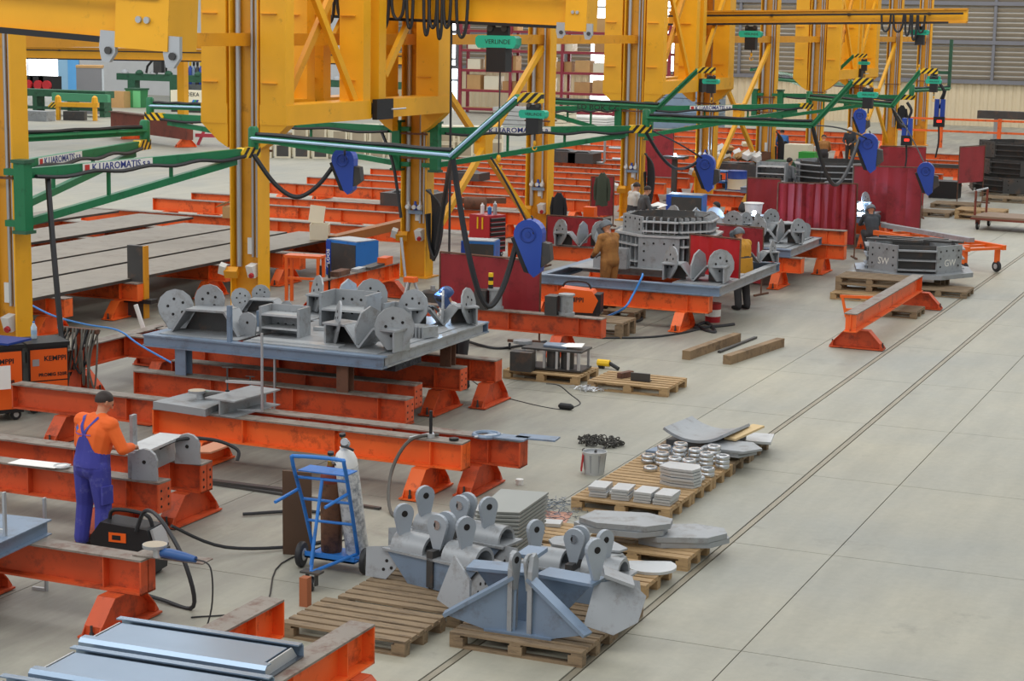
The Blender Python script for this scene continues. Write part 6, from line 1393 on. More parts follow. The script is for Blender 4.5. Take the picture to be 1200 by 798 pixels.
def strip(parent, pts, w, name, mt, n=10):
    """cloth strip laid on the back along (x, z) points"""
    c_ = [Vector((p[0], 0, p[1])) for p in pts]; path = spline(c_, n); M = MB(); vs = []
    for i, p in enumerate(path):
        d = (path[min(i+1, len(path)-1)]-path[max(i-1, 0)]).normalized(); sd = Vector((d.z, 0, -d.x))
        for q in (-1, 0, 1): vs.append(onback(p.x+sd.x*w/2*q, p.z+sd.z*w/2*q, 0.008))
    k = len(vs); m_ = len(path); fs = [(i*3+j, i*3+3+j, i*3+4+j, i*3+1+j) for i in range(m_-1) for j in range(2)]
    vs2 = [v+Vector((0, 0.02, 0)) for v in vs]; M.add(vs, fs); M.add(vs2, [f[::-1] for f in fs])
    return M.build(name, mt, parent, smooth=True)
# high back of the overalls: a tapering panel laid on the back
M = MB(); vs = []; rows = 12; cols = 14
for i in range(rows+1):
    z = 0.96+0.33*i/rows; hw = 0.205-0.15*(i/rows)**1.6
    for j in range(cols+1): vs.append(onback(0.0+hw*(2*j/cols-1), z, 0.007))
M.add(vs, [(i*(cols+1)+j, i*(cols+1)+j+1, (i+1)*(cols+1)+j+1, (i+1)*(cols+1)+j) for i in range(rows) for j in range(cols)]); M.build('overall_back', BLUEOV, man, smooth=True)
strip(man, [(-0.02, 1.27), (0.02, 1.36), (0.07, 1.45), (0.10, 1.50)], 0.035, 'strap', BLUEOV); strip(man, [(0.02, 1.27), (-0.03, 1.36), (-0.08, 1.45), (-0.11, 1.50)], 0.035, 'strap', BLUEOV)
q = onback(-0.14, 1.36, 0.004); star = [((0.045 if i % 2 == 0 else 0.018)*math.sin(PI*i/5), (0.045 if i % 2 == 0 else 0.018)*math.cos(PI*i/5)) for i in range(10)]
MB().prism(star, 0.006, q, (1, -0.25, 0), (0, 0.1, 1)).build('star_print', mat('print blue', '#3a6fc0', 0.7, var=0.02), man)
strip(man, [(-0.18, 1.315), (0.0, 1.315), (0.10, 1.32)], 0.014, 'print_line', mat('print purple', '#8a5aa8', 0.7, var=0.02))
MB().box((0.245, -0.03, 0.66), (0.03, 0.15, 0.2)).build('thigh_pocket', BLUEOV, man)

reach = dict(ell=(-0.25, 0.12, 1.16), elr=(0.25, 0.12, 1.16), wrl=(-0.12, 0.36, 1.10), wrr=(0.10, 0.36, 1.10))
def lean(f, base=None):
    """pose bent forward by f metres at the shoulders"""
    z = f*0.35
    d = dict(wai=(0, f*0.25, 1.10), che=(0, f*0.65, 1.30-z*0.5), nek=(0, f, 1.49-z), hed=(0, f+0.06, 1.60-z), look=(0, 0.8, -0.5), shl=(-0.19, f*0.9, 1.42-z), shr=(0.19, f*0.9, 1.42-z),
             ell=(-0.27, f+0.06, 1.15-z), elr=(0.27, f+0.06, 1.15-z), wrl=(-0.12, f+0.28, 1.05-z), wrr=(0.12, f+0.28, 1.05-z))
    d.update(base or {}); return d
def crouch(z=0.45, f=0.2):
    return dict(pel=(0, 0, z), wai=(0, 0.06, z+0.14), che=(0, 0.06+f*0.6, z+0.33), nek=(0, 0.06+f, z+0.50), hed=(0, 0.1+f, z+0.61), look=(0, 0.8, -0.5), shl=(-0.19, f+0.04, z+0.44), shr=(0.19, f+0.04, z+0.44),
                ell=(-0.25, f+0.2, z+0.22), elr=(0.25, f+0.2, z+0.22), wrl=(-0.1, f+0.42, z+0.20), wrr=(0.1, f+0.42, z+0.20), hil=(-0.10, 0, z-0.02), hir=(0.10, 0, z-0.02), knl=(-0.16, 0.36, z+0.02), knr=(0.16, 0.36, z+0.02), anl=(-0.14, 0.02, 0.09), anr=(0.14, 0.02, 0.09))
pallet((-12.75, 34.85, 0), 'pallet step under the welder in brown jacket', 1.2, 0.7, 0.2, True)
person((-12.82, 34.85, 0.2), 1.15, 'welder in brown canvas jacket and grey helmet inside an assembly table', BROWNJ, BROWNJ, lean(0.06), helmet=HELM, hair=False, cuffs=GLOVE, vox=0.014, bulk=1.2, s=1.02)
q = P(869, 363); yw = person((q.x, q.y, 0), 1.0, 'welder in yellow jacket with raised grey helmet beside the glossy red screen', YELJ, DARKT, lean(0.12, dict(look=(0, 0.9, -0.3))), helmet=HELM, hair=False, cuffs=YELJ, vox=0.014, bulk=1.2)
MB().lathe([(0.215, 0.62), (0.235, 0.64), (0.225, 0.85), (0.2, 1.1)], (0, 0, 0), (0, 0, 1), 16).build('coat_skirt', YELJ, yw, smooth=True, loc=None).scale = (1.0, 0.85, 1.0)
q = PY(752, 240, 46.0); person((q.x, 46.0, 0), -0.9, 'dark haired man in grey jacket holding a white drawing', mat('charcoal jacket', '#4e4f50', 0.85, var=0.1), DARKT, lean(0.08, dict(wrl=(-0.08, 0.42, 1.12), wrr=(0.16, 0.42, 1.16))), vox=0.016)
tag(MB().box((0, 0, 0), (0.42, 0.3, 0.006), (0.25, 0.1, -0.6)).build('drawing_sheet', PAPER, None, (q.x+0.38, 46.22, 1.2)), 'white drawing sheet held by the dark haired man', 'paper')
q = PY(741, 238, 46.6); person((q.x-0.05, 46.75, 0), -0.7, 'man in pale shirt standing behind the one with the drawing', mat('pale shirt', '#c9c6be', 0.85, var=0.08), DARKT, lean(0.05), vox=0.016)
q = P(866, 262); person((q.x, q.y+0.4, 0), -0.8, 'welder in yellow jacket crouching before a bright white glow', YELJ, DARKT, crouch(0.42, 0.22), hat=mat('black cap', '#22201e', 0.7), hair=False, vox=0.016)
person((-12.35, 26.75, 0), 2.6, 'welder in white hood bent over the back of the legged table', mat('white welding jacket', '#d9d7d2', 0.8, var=0.08), DARKT, lean(0.22, dict(wrl=(-0.1, 0.5, 1.32), wrr=(0.1, 0.5, 1.32))), helmet=mat('blue welding helmet', '#2f4a7a', 0.35, var=0.05), hair=False, cuffs=GLOVE, vox=0.015)
q = P(925, 187, 1.68); person((q.x, q.y, 0), -0.6, 'man in grey shirt walking past the red curtains', GREYT, DARKT, dict(ell=(0.28, 0.05, 1.15)) if False else None, vox=0.018)
q = P(919, 156, 1.5); person((q.x, q.y, 0), 0.5, 'man in blue shirt bending beside a cream cabinet', mat('blue shirt', '#3a6fae', 0.85, var=0.08), mat('black trousers', '#1f1f22', 0.85), lean(0.3), vox=0.02)
q = P(966, 160, 1.62); person((q.x, q.y, 0), 0.3, 'welder in brown jacket with dark hood near the green cabinet', BROWNJ, DARKT, lean(0.15), hat=mat('black cap', '#22201e', 0.7), hair=False, vox=0.02)
q = P(997, 150, 1.68); person((q.x, q.y, 0), PI, 'man with white cap and dark overall facing the drilled frames', mat('dark overall', '#3c4146', 0.85, var=0.1), DARKT, lean(0.05), hat=WHITE, hair=False, vox=0.02)
q = PY(1060, 185, 55.5); person((q.x, 55.5, 0), 0.4, 'figure in dark jacket crouching under the control feeder', mat('dark overall', '#3c4146', 0.85), DARKT, crouch(0.5, 0.2), hat=mat('black cap', '#22201e', 0.7), hair=False, vox=0.02)
q = PY(1026, 215, 48.8); person((q.x, 48.8, 0), 0.5, 'welder in dark jacket half hidden behind the bright arc', mat('dark overall', '#3c4146', 0.85), DARKT, crouch(0.5, 0.2), helmet=HELM, hair=False, vox=0.02)
q = PY(1078, 170, 60.5); person((q.x, 60.6, 0), 1.2, 'welder in yellow sleeves bent flat over the far bench', YELJ, DARKT, lean(0.42), helmet=HELM, hair=False, vox=0.02)
q = PY(818, 240, 47.0); person((q.x-0.1, 47.4, 0), -1.2, 'worker in grey coat lying low over the beam behind the drawing men', GREYT, DARKT, crouch(0.5, 0.35), hat=mat('black cap', '#22201e', 0.7), hair=False, vox=0.018)

for (u, v, y, lab) in ((791, 181, 60.0, 'dark welding stand under the small distant arc'), (884, 249, 45.2, 'dark welding stand under the white glow')):
    w_ = PY(u, v, y); t = thing('welding_stand', lab, 'stand', (w_.x, y, 0)); MB().bb(-0.4, 0.4, -0.3, 0.3, w_.z-0.14, w_.z-0.055).build('top', STEEL_D, t); MB().bb(-0.08, 0.08, -0.08, 0.08, 0.03, w_.z-0.14).build('column', STEEL_D, t); MB().bb(-0.3, 0.3, -0.25, 0.25, 0, 0.03).build('base', STEEL_D, t)
# welding arcs: small glowing spots with their light
def arc(p, label, power, r=0.03, glow=60):
    M = MB().lathe([(0.0, -r), (r*0.8, -r*0.6), (r, 0), (r*0.8, r*0.6), (0.0, r)], (0, 0, 0), (0, 0, 1), 10)
    o = tag(M.build('welding_arc', emis('arc light', '#cfe6ff', glow), None, p, smooth=True), label, 'welding arc')
    l = bpy.data.lights.new('arc_lamp', 'POINT'); l.energy = power; l.color = (0.45, 0.68, 1.0); l.shadow_soft_size = 0.05
    lo = bpy.data.objects.new('arc_lamp', l); COL.objects.link(lo); lo.location = Vector(p)+Vector((0.05, -0.06, 0.06))
arc(PY(1008, 243, 50.3), 'bright blue white welding arc beside the corrugated curtain', 30, 0.07)
arc(PY(516, 343, 26.5), 'welding arc at the hooded welder behind the legged table', 60, 0.035)
arc(PY(791, 181, 60.0), 'small distant welding arc before a red curtain', 40, 0.05)
arc(PY(884, 249, 45.2), 'white welding glow in front of the crouching welder', 60, 0.05)
# ------------------------------------------------------------------ middle distance
# beam along the hall behind the legged table with clutter
b = xbeam(-1.75, 1.75, 0, 'orange beam with clutter on top before the blue welding set', False, rz=PI/2, step=1.0); b.location = (-18.0, 33.8, BZ)
foot(-18.0, 35.2, 'foot of the cluttered beam near the blue welding set', True, PI/2); foot(-18.0, 32.4, 'foot of the cluttered beam near the table', True, PI/2)
for i, (u, v, lab) in enumerate(((395, 318, 'light orange tube stand on the cluttered beam side'), )):
    c = P(398, 322, 0.0); t = thing('tube_stand', lab, 'stand', (-19.1, 33.6, 0), 0.15)
    for x in (-0.35, 0.35):
        for y in (-0.15, 0.15): MB().bb(x-0.03, x+0.03, y-0.03, y+0.03, 0, 0.95).build('leg', ORANGE_NEW, t)
    MB().bb(-0.4, 0.4, -0.18, 0.18, 0.95, 1.0).build('top', ORANGE_NEW, t); MB().bb(-0.36, 0.36, -0.17, -0.14, 0.5, 0.55).build('rail', ORANGE_NEW, t)
for (y, z, sx, sy, sz, mt, lab) in ((33.1, 0, 0.1, 0.3, 0.1, RUST, 'rusty square tube piece on the cluttered beam'), (33.9, 0, 0.08, 0.22, 0.06, ALU, 'pale metal piece on the cluttered beam'), (34.6, 0, 0.12, 0.5, 0.05, STEEL_D, 'dark steel strip on the cluttered beam'), (35.1, 0, 0.1, 0.2, 0.16, WORG, 'small orange tool case on the cluttered beam')):
    tag(MB().bb(-sx, sx, -sy, sy, 0, sz).build('loose_piece', mt, None, (-18.0, y, 0.712), (0, 0, 0.1)), lab, 'steel piece')
for (y, lab) in ((32.4, 'black upright clamp spindle nearer the table'), (32.75, 'black upright clamp spindle beside the rusty tube')):
    t = thing('screw_clamp', lab, 'clamp', (-17.98, y, 0.45)); MB().tube([(0, -0.14, 0), (0, -0.14, 0.55)], 0.025, 6).build('spindle', BLACK, t); MB().bb(-0.03, 0.03, -0.18, -0.1, 0.2, 0.26).build('jaw', BLACK, t)
tag(MB().tube([(0, 0, 0), (-0.25, 0.15, 1.35)], 0.03, 8).build('pale_pipe', ALU, None, (-17.2, 34.6, 0)), 'pale pipe leaning against the cluttered beam', 'pipe')
t = thing('saw_horse', 'small tripod trestle with orange head behind the legged table', 'trestle', P(481, 362))
MB().bb(-0.12, 0.12, -0.1, 0.1, 0.56, 0.66).build('head', ORANGE_NEW, t)
for a in (0.3, 2.4, 4.4): MB().tube([(0.06*math.cos(a), 0.06*math.sin(a), 0.6), (0.3*math.cos(a), 0.3*math.sin(a), 0.0)], 0.03, 8).build('leg', ALU, t)
t = thing('pump_pot', 'dark squat pot beside the tripod trestle', 'pot', P(507, 362)); MB().lathe([(0.22, 0), (0.24, 0.35), (0.2, 0.38)], (0, 0, 0), (0, 0, 1), 16).build('vessel', STEEL_D, t, smooth=True); MB().cyl((0, 0, 0.38), 0.05, 0.1).build('neck', STEEL, t)
# blue welding set with vertical lettering
def blue_set(loc, rz, label, lettered=True, w=0.75, d=0.7, h=0.85):
    t = thing('welding_set', label, 'welder', loc, rz)
    MB().bb(-w/2, w/2, -d/2, d/2, 0.14, h).build('case', BLUE, t); MB().bb(-w/2+0.16, w/2-0.02, -d/2-0.012, -d/2, 0.25, h-0.06).build('front_panel', STEEL_D, t)
    c = MB().bb(-w/2, -w/2+0.15, -d/2-0.015, -d/2, 0.16, h-0.02).build('name_strip', FEEDBLUE, t)
    if lettered: text('CLOOS', 0.13, WHITE, c, (-w/2+0.075, -d/2-0.018, h*0.55), (0, 0, 1), (-1, 0, 0), bold=0.003)
    MB().bb(-w/2+0.02, w/2-0.02, -d/2+0.02, d/2-0.02, h, h+0.02).build('top_sheet', ALU, t)
    for x in (-w/2+0.05, w/2-0.05): wheel(t, (x, -d/2+0.1, 0.09), 0.09, 0.06); wheel(t, (x, d/2-0.1, 0.09), 0.09, 0.06)
    return t
blue_set((-19.75, 36.9, 0), -0.3, 'blue welding set with white vertical lettering by the hose column', w=0.95, h=0.95)
blue_set((-17.8, 39.6, 0), 0.2, 'low blue and grey welding set behind the big red curtain', False, 0.8, 0.6, 0.8)
blue_set((PY(805, 225, 53.5).x, 53.5, 0), 0.1, 'blue box set before the waste heap', False, 1.1, 0.7, 0.85)
tag(MB().bb(-0.16, 0.16, -0.12, 0.12, 0, 0.3).build('orange_case', WORG, None, (PY(692, 232, 47.5).x, 47.5, 0.62)), 'small orange welding case behind the brown welder', 'case')
tag(MB().bb(-0.5, 0.5, -0.3, 0.3, 0, 0.62).build('low_bench', STEEL_D, None, (PY(692, 240, 47.5).x, 47.5, 0)), 'low dark bench under the orange welding case', 'bench')
# tool chest
c = P(566, 300); t = thing('tool_chest', 'red tool chest with black drawers behind the big red curtain', 'tool chest', (-19.1, 42.9, 0), -0.35)
MB().bb(-0.35, 0.35, -0.3, 0.3, 0.12, 1.05).build('cabinet', RED, t)
for i in range(7):
    d = MB().bb(0.35, 0.37, -0.27, 0.27, 0.18+0.12*i, 0.27+0.12*i).build('drawer', BLACK, t); MB().bb(0.37, 0.385, -0.25, 0.25, 0.255+0.12*i, 0.27+0.12*i).build('handle', ALU, d)
for x in (-0.28, 0.28):
    for y in (-0.22, 0.22): wheel(t, (x, y, 0.06), 0.06, 0.04)
for x in (-0.05, 0.12): MB().bb(x-0.02, x+0.02, -0.32, -0.30, 0.7, 1.0).build('tool_grip', YEL_H, t)
for (x, mt, h, lab) in ((-0.15, WHITE, 0.28, 'white spray can on the red tool chest'), (0.05, BLUE, 0.22, 'blue spray can on the red tool chest'), (0.2, ALU, 0.34, 'tall silver spray can on the red tool chest')):
    o = thing('spray_can', lab, 'spray can', (-19.1+x, 42.9, 1.05)); MB().lathe([(0.05, 0), (0.05, h*0.8), (0.02, h*0.9)], (0, 0, 0), (0, 0, 1), 12).build('can_body', mt, o, smooth=True); MB().cyl((0, 0, h*0.9), 0.02, h*0.1).build('nozzle', WHITE, o)
# boxes and square tube on the plates
t = thing('open_carton', 'open cream carton on the raw plates', 'box', (-21.2, 38.0, 0.7695), 0.4)
for (a) in ((-0.22, -0.2, -0.2, 0.2), (0.2, 0.22, -0.2, 0.2)): MB().bb(*a, 0, 0.36).build('side', CREAM, t)
for (a) in ((-0.2, 0.2, -0.2, -0.18), (-0.2, 0.2, 0.18, 0.2)): MB().bb(*a, 0, 0.36).build('side', CREAM, t)
MB().box((-0.1, 0.28, 0.55), (0.36, 0.02, 0.42), (-0.35, 0.1, 0)).build('lid_flap', CREAM, t)
t = thing('square_tube', 'long brown square tube lying over the plates and beams', 'tube', (-20.55, 39.2, 0.77), 0.06)
MB().bb(-0.12, 0.12, -2.0, 2.2, 0, 0.2).build('tube_wall', mat('brown primer', '#a3682f', 0.6, var=0.1), t); MB().bb(-0.1, 0.1, -2.004, -1.99, 0.02, 0.18).build('bore', HOLE, t)
t = thing('carton', 'cardboard carton with open flaps on the bare beams', 'box', (-25.6, 41.6, 0.712), 0.2)
MB().bb(-0.35, 0.35, -0.3, 0.3, 0, 0.3).build('carton_body', CARD, t); MB().box((-0.42, 0, 0.34), (0.3, 0.6, 0.01), (0, -0.5, 0)).build('flap', CARD, t); MB().box((0.42, 0, 0.34), (0.3, 0.6, 0.01), (0, 0.5, 0)).build('flap', CARD, t)
for i, (u, v, w, h, lab) in enumerate(((478, 244, 1.3, 0.36, 'dark machined block on beams beside the hose column'), (502, 243, 0.8, 0.4, 'dark machined block partly behind the hose column'), (548, 208, 1.2, 0.25, 'flat dark block on the beams beyond the crossed braces'), (660, 190, 1.3, 0.42, 'grey drilled cast block on the far beams'), (685, 190, 1.0, 0.38, 'grey cast block beside the clamp pair'))):
    q = P(u, v, 0.72); yb_ = min(fy, key=lambda s_: abs(s_-q.y)); q = PY(u, v, yb_); q.y = yb_-0.3; tag(MB().bb(-w/2, w/2, -0.45, 0.45, 0, h).prism([(-w*0.3, h), (w*0.3, h), (w*0.2, h+0.06), (-w*0.2, h+0.06)], 0.5).build('machined_block', STEEL_D, None, (q.x, q.y+0.3, 0.712)), lab, 'block')
for i, (u, v, lab) in enumerate(((701, 190, 'pale tube clamp pair on the far beams'), (722, 188, 'pale tube clamp beside the column of the reading men'))):
    q = P(u, v, 0.712); yb_ = min(fy, key=lambda s_: abs(s_-q.y)); q = Vector((PY(u, v, yb_).x, yb_, 0.712)); t = thing('tube_clamp', lab, 'clamp', q); MB().tube([(-0.15, 0, 0.03), (0.2, 0, 0.03), (0.25, 0, 0.1), (0.25, 0, 0.95)], 0.05, 8).build('tube', ALU, t); MB().tube([(-0.3, 0, 0.45), (0.3, 0, 0.45)], 0.04, 8).build('cross_tube', ALU, t)
tag(MB().bb(-0.8, 0.8, -0.15, 0.15, 0, 0.16).build('beam_offcut', RUST, None, (P(560, 238, 0.712).x, P(560, 238, 0.712).y, 0.712), (0, 0, 0.6)), 'brown beam offcut beyond the crossed braces', 'offcut')
t = thing('waste_drum', 'round rusty roll on the beams beyond the crossed braces', 'roll', (P(556, 246, 0.712).x, P(556, 246, 0.712).y, 0.712)); MB().cyl((-0.3, 0, 0.18), 0.18, 0.6, (1, 0.3, 0), 14).build('roll_body', RUST, t, smooth=True); MB().cyl((-0.31, 0, 0.18), 0.1, 0.02, (1, 0.3, 0), 12).build('core', HOLE, t)
# red screen with green jacket, dark jackets
a, b, z = cpts(693, 207, 720, 199, 51.0, 51.4); curtain('narrow dark red panel with a green jacket hung on it', a, b, 0.3, z, 0.01, 8)
def jacket(p, label, mt, s=1.0, rz=0.0):
    t = thing('hung_jacket', label, 'jacket', p, rz); M = MB(); vs = []; n = 10
    for i in range(n):
        a = 2*PI*i/n; 
        for (z, rx, ry) in ((-0.85, 0.17, 0.10), (-0.45, 0.16, 0.10), (-0.14, 0.16, 0.09), (0.0, 0.06, 0.05)): vs.append(Vector((rx*s*math.cos(a)*(1+0.12*math.sin(3*i)), ry*s*math.sin(a), z*s+0.03*math.sin(i*2.1))))
    fs = [(i*4+j, ((i+1) % n)*4+j, ((i+1) % n)*4+j+1, i*4+j+1) for i in range(n) for j in range(3)]; fs.append(tuple(i*4 for i in range(n))); fs.append(tuple(i*4+3 for i in range(n)))
    M.add(vs, fs).build('jacket_body', mt, t, smooth=True)
    for q in (-1, 1): MB().tube([(q*0.14*s, 0, -0.12*s), (q*0.2*s, 0.0, -0.4*s), (q*0.19*s, 0, -0.72*s)], [0.055*s, 0.05*s, 0.04*s], 8).build('sleeve', mt, t, smooth=True)
    return t
jacket(PY(706, 203, 50.8), 'dark green jacket hung on the narrow red panel', mat('dark green cloth', '#3d4436', 0.9, var=0.12), 1.1)
jacket(PY(650, 226, 45.6)+Vector((0.12, 0, 0)), 'black jacket with blue stripe hung beside the yellow column', mat('black cloth', '#222428', 0.9, var=0.1), 1.0)
jacket((CX+0.52, CY[9]-0.1, 2.3), 'dark coats hung on the far yellow column', mat('black cloth', '#222428', 0.9), 1.3)
t = thing('hose_coil', 'bundle of black hoses hung on the yellow column by the blue welder', 'hose', (-18.50, 38.3, 0)); 
for i in range(8):
    w_ = 0.06+0.045*i; zb = 0.45+0.1*(i*37%5)/5; MB().tube(spline([(0.0, -0.03*i, 2.05), (w_, -0.04*i, 1.75), (w_*1.2, -0.04*i, 1.15), (w_*0.75, -0.04*i, zb), (w_*0.2, -0.03*i, zb+0.35), (0.0, -0.03*i, 1.5)], 5), 0.024, 6).build('hose', RUBBER, t, smooth=True)
for (k, lab) in ((4, 'bundle of black hoses on the column of the reading men'), (6, 'bundle of black hoses on the rusty plate column')):
    t = thing('hose_coil', lab, 'hose', (CX+0.42, CY[k], 0))
    for i in range(6):
        w_ = 0.06+0.045*i; zb = 0.45+0.1*(i*37%5)/5; MB().tube(spline([(0.0, -0.03*i, 2.05), (w_, -0.04*i, 1.75), (w_*1.2, -0.04*i, 1.15), (w_*0.75, -0.04*i, zb), (w_*0.2, -0.03*i, zb+0.35), (0.0, -0.03*i, 1.5)], 5), 0.024, 6).build('hose', RUBBER, t, smooth=True)
tag(MB().bb(-0.28, 0.28, -0.02, 0.02, 0, 1.3).build('rusty_plate', RUST, None, (CX+0.05, CY[6]-0.4, 0.0)), 'rusty plate leaning on a far yellow column', 'plate')
# small cart, stool and benches at the waste heap
t = thing('steel_drum', 'blue and white steel drum beside the waste heap', 'drum', P(863, 234)); R_ = 0.33
for i, (z0, z1, mt) in enumerate(((0, 0.36, FEEDBLUE), (0.36, 0.72, CREAM), (0.72, 1.0, FEEDBLUE))): MB().lathe([(R_, z0), (R_+0.012, z0+0.02), (R_, z0+0.04), (R_, z1)], (0, 0, 0), (0, 0, 1), 20).build('drum_band', mt, t, smooth=True)
t = thing('tool_cart', 'blue tool cart beside the blue and white drum', 'cart', P(840, 232))
for z in (0.18, 0.55, 0.9): MB().bb(-0.42, 0.42, -0.3, 0.3, z, z+0.05).build('shelf', BLUE, t)
for x in (-0.4, 0.4):
    for y in (-0.28, 0.28): MB().bb(x-0.02, x+0.02, y-0.02, y+0.02, 0.1, 0.95).build('post', BLUE, t); wheel(t, (x, y, 0.06), 0.06, 0.04)
MB().bb(-0.3, 0.1, -0.25, 0.2, 0.6, 0.8).build('tool_bin', BLACK, t)
# heap of waste in a container
t = thing('waste_container', 'container heaped with white sacks and scrap paper', 'container', (PY(862, 200, 66.65).x, 66.65, 0))
MB().bb(-1.3, 1.3, -0.7, 0.7, 0.0, 0.9).build('bin', STEEL_D, t)
for i in range(26):
    p = (random.uniform(-1.0, 0.9), random.uniform(-0.5, 0.5), 0.95+0.75*random.random()*(1-abs(i/26-0.5))); sx = random.uniform(0.12, 0.3)
    MB().box(p, (sx*1.6, sx, sx*0.8), (random.uniform(-0.6, 0.6), random.uniform(-0.6, 0.6), random.uniform(0, 3))).build('sack', [WHITE, CREAM, CARD, PAPER, STEEL_D][i % 5], t)
tag(MB().bb(-0.45, 0.45, -0.4, 0.4, 0, 1.6).build('cream_cabinet', CREAM, None, (PY(936, 180, 68.0).x, 68.0, 0)), 'plain cream cabinet beside the man in blue', 'cabinet')
tag(MB().bb(-0.3, 0.3, -0.3, 0.3, 0, 0.5).build('green_crate', mat('bright green plastic', '#2f9a3c', 0.5, var=0.05), None, (PY(948, 170, 67.0).x, 67.0, 0.9)), 'bright green crate beside the cream cabinet', 'crate')
tag(MB().bb(-0.4, 0.4, -0.35, 0.35, 0.0, 0.9).build('steel_pedestal', STEEL_D, None, (PY(948, 170, 67.0).x, 67.0, 0)), 'dark pedestal under the bright green crate', 'pedestal')
t = thing('green_press', 'dark green machine with sloping hood behind the grey shirted man', 'machine', (PY(936, 200, 64.0).x, 64.0, 0)); MB().prism([(-1.2, 0), (1.2, 0), (1.2, 0.7), (0.7, 0.75), (0.2, 1.25), (-1.1, 1.25)], 0.9, (0, 0, 0)).build('hood', DGREEN, t); MB().bb(0.3, 1.1, -0.47, -0.45, 0.1, 0.6).build('opening', BLACK, t); MB().tube([(0.1, -0.5, 1.3), (0.7, -0.5, 0.85), (1.3, -0.5, 0.95)], 0.03, 6).build('handle_bar', ALU, t)
tag(MB().lathe([(0.42, 0), (0.5, 0.1), (0.5, 0.5), (0.42, 0.6)], (0, 0, 0), (0, 1, 0), 18).build('hose_reel', BLACK, None, (PY(915, 198, 58.5).x, 58.0, 0.5)), 'round black hose reel beside the grey shirted man', 'reel')
tag(MB().lathe([(0.2, 0), (0.24, 0.34), (0.27, 0.36), (0.27, 0.38)], (0, 0, 0), (0, 0, 1), 16).build('white_bucket', WHITE, None, (PY(884, 222, 47.5).x, 47.5, 0.9)), 'white bucket above the white welding glow', 'bucket')
t = thing('weld_bench', 'steel bench under the white bucket', 'bench', (PY(893, 230, 47.5).x, 47.5, 0)); MB().bb(-1.0, 0.8, -0.4, 0.4, 0.84, 0.9).build('top', STEEL_D, t)
for x in (-0.9, 0.7):
    for y in (-0.3, 0.3): MB().bb(x-0.05, x+0.05, y-0.05, y+0.05, 0, 0.84).build('leg', STEEL_D, t)
for (x0, x1, y, lab) in ((-17.5, -13.2, 55.4, 'orange beam under the bench area of the drum'), (-17.5, -12.5, 65.0, 'orange beam below the far red curtain'), (-17.6, -12.4, 68.5, 'orange beam beside the tilted red board'), (-17.6, -12.0, 72.0, 'orange beam just behind the tilted red board'), (-17.6, -12.2, 76.0, 'orange beam of the far bench group'), (-17.6, -12.5, 80.0, 'orange beam furthest in the far bench group')):
    xbeam(x0, x1, y, lab); foot(x1-0.5, y, 'free foot of the ' + lab); foot(x0+0.5, y, 'column foot of the ' + lab)
for (y, lab) in ((60.0, 'upper orange bench beam under the small arc'), (62.8, 'orange bench beam behind the small arc')): pass
box_frame((-13.6, 66.4, 0.0), 0.1, 'grey box weldment below the far red curtain', 1.0, 0.8, 0.9, 3, STEEL_D)
tag(MB().bb(-3.5, 2.5, -0.15, 0.15, 0, 0.12).build('long_section', STEEL_D, None, (-14.5, 72.0, 0.712)), 'long dark section lying on the orange beam behind the red board', 'steel section')
# right side: fence, dark frames, carts, pallets
t = thing('safety_fence', 'orange tubular safety fence before the cream wall', 'fence', (-20.5, 96.0, 0))
for i in range(8): MB().bb(i*2.9-0.09, i*2.9+0.09, -0.09, 0.09, 0, 1.55).build('fence_post', ORANGE, t)
for z in (0.85, 1.45): MB().bb(0, 20.3, -0.05, 0.05, z-0.05, z+0.05).build('fence_rail', ORANGE, t)
q = P(1132, 143, 1.5)
t = thing('long_girder', 'long dark girder resting on posts before the cream wall', 'girder', (-16.2, 98.5, 0)); MB().bb(0, 12, -0.3, 0.3, 1.45, 1.85).build('girder_body', STEEL_D, t)
for x in (1.0, 5.5, 10.5): MB().bb(x-0.15, x+0.15, -0.2, 0.2, 0, 1.45).build('post', STEEL, t)
tag(MB().bb(-0.85, 0.85, -0.04, 0.04, 0, 1.5).build('dark_board', STEEL_D, None, (PY(1172, 178, 78.0).x, 78.0, 0.0), (0.0, 0, 0.1)), 'dark upright board beyond the stack of dark frames', 'board')
for i in range(3):
    octo((-9.9+0.2*(i % 2), 69.6, 0.16+0.62*i), 0.25+0.2*i, 'dark octagonal frame %s of the pile beyond the flat cart' % ('at the bottom', 'in the middle', 'on top')[i], 1.75-0.2*i, 0.55, (0, 2, 4, 6), 0, 3, STEEL_D)
tag(MB().bb(-0.5, 0.5, -0.4, 0.4, 0, 0.6).build('dark_chest', BLACK, None, (-12.0, 66.9, 0)), 'black chest at the foot of the dark frame pile', 'chest')
for (u, v, old, lab, h) in ((1120, 243, True, 'grey pallet lying before the dark chest', 0.15), (1180, 236, True, 'grey pallet at the foot of the dark frame pile', 0.15), (1150, 256, False, 'pale pallet behind the flat cart', 0.15), (1088, 252, True, 'grey pallet near the hanging black hose', 0.15)):
    q = P(u, v); pallet((q.x, q.y, 0), lab, 1.5, 1.1, h, old)
pallet((P(1150, 256).x, P(1150, 256).y, 0.151), 'pale pallet stacked on another behind the flat cart', 1.5, 1.1, 0.15, False)
pallet((-9.9, 69.2, 0), 'pallet under the pile of dark frames', 2.2, 2.0, 0.155, True)
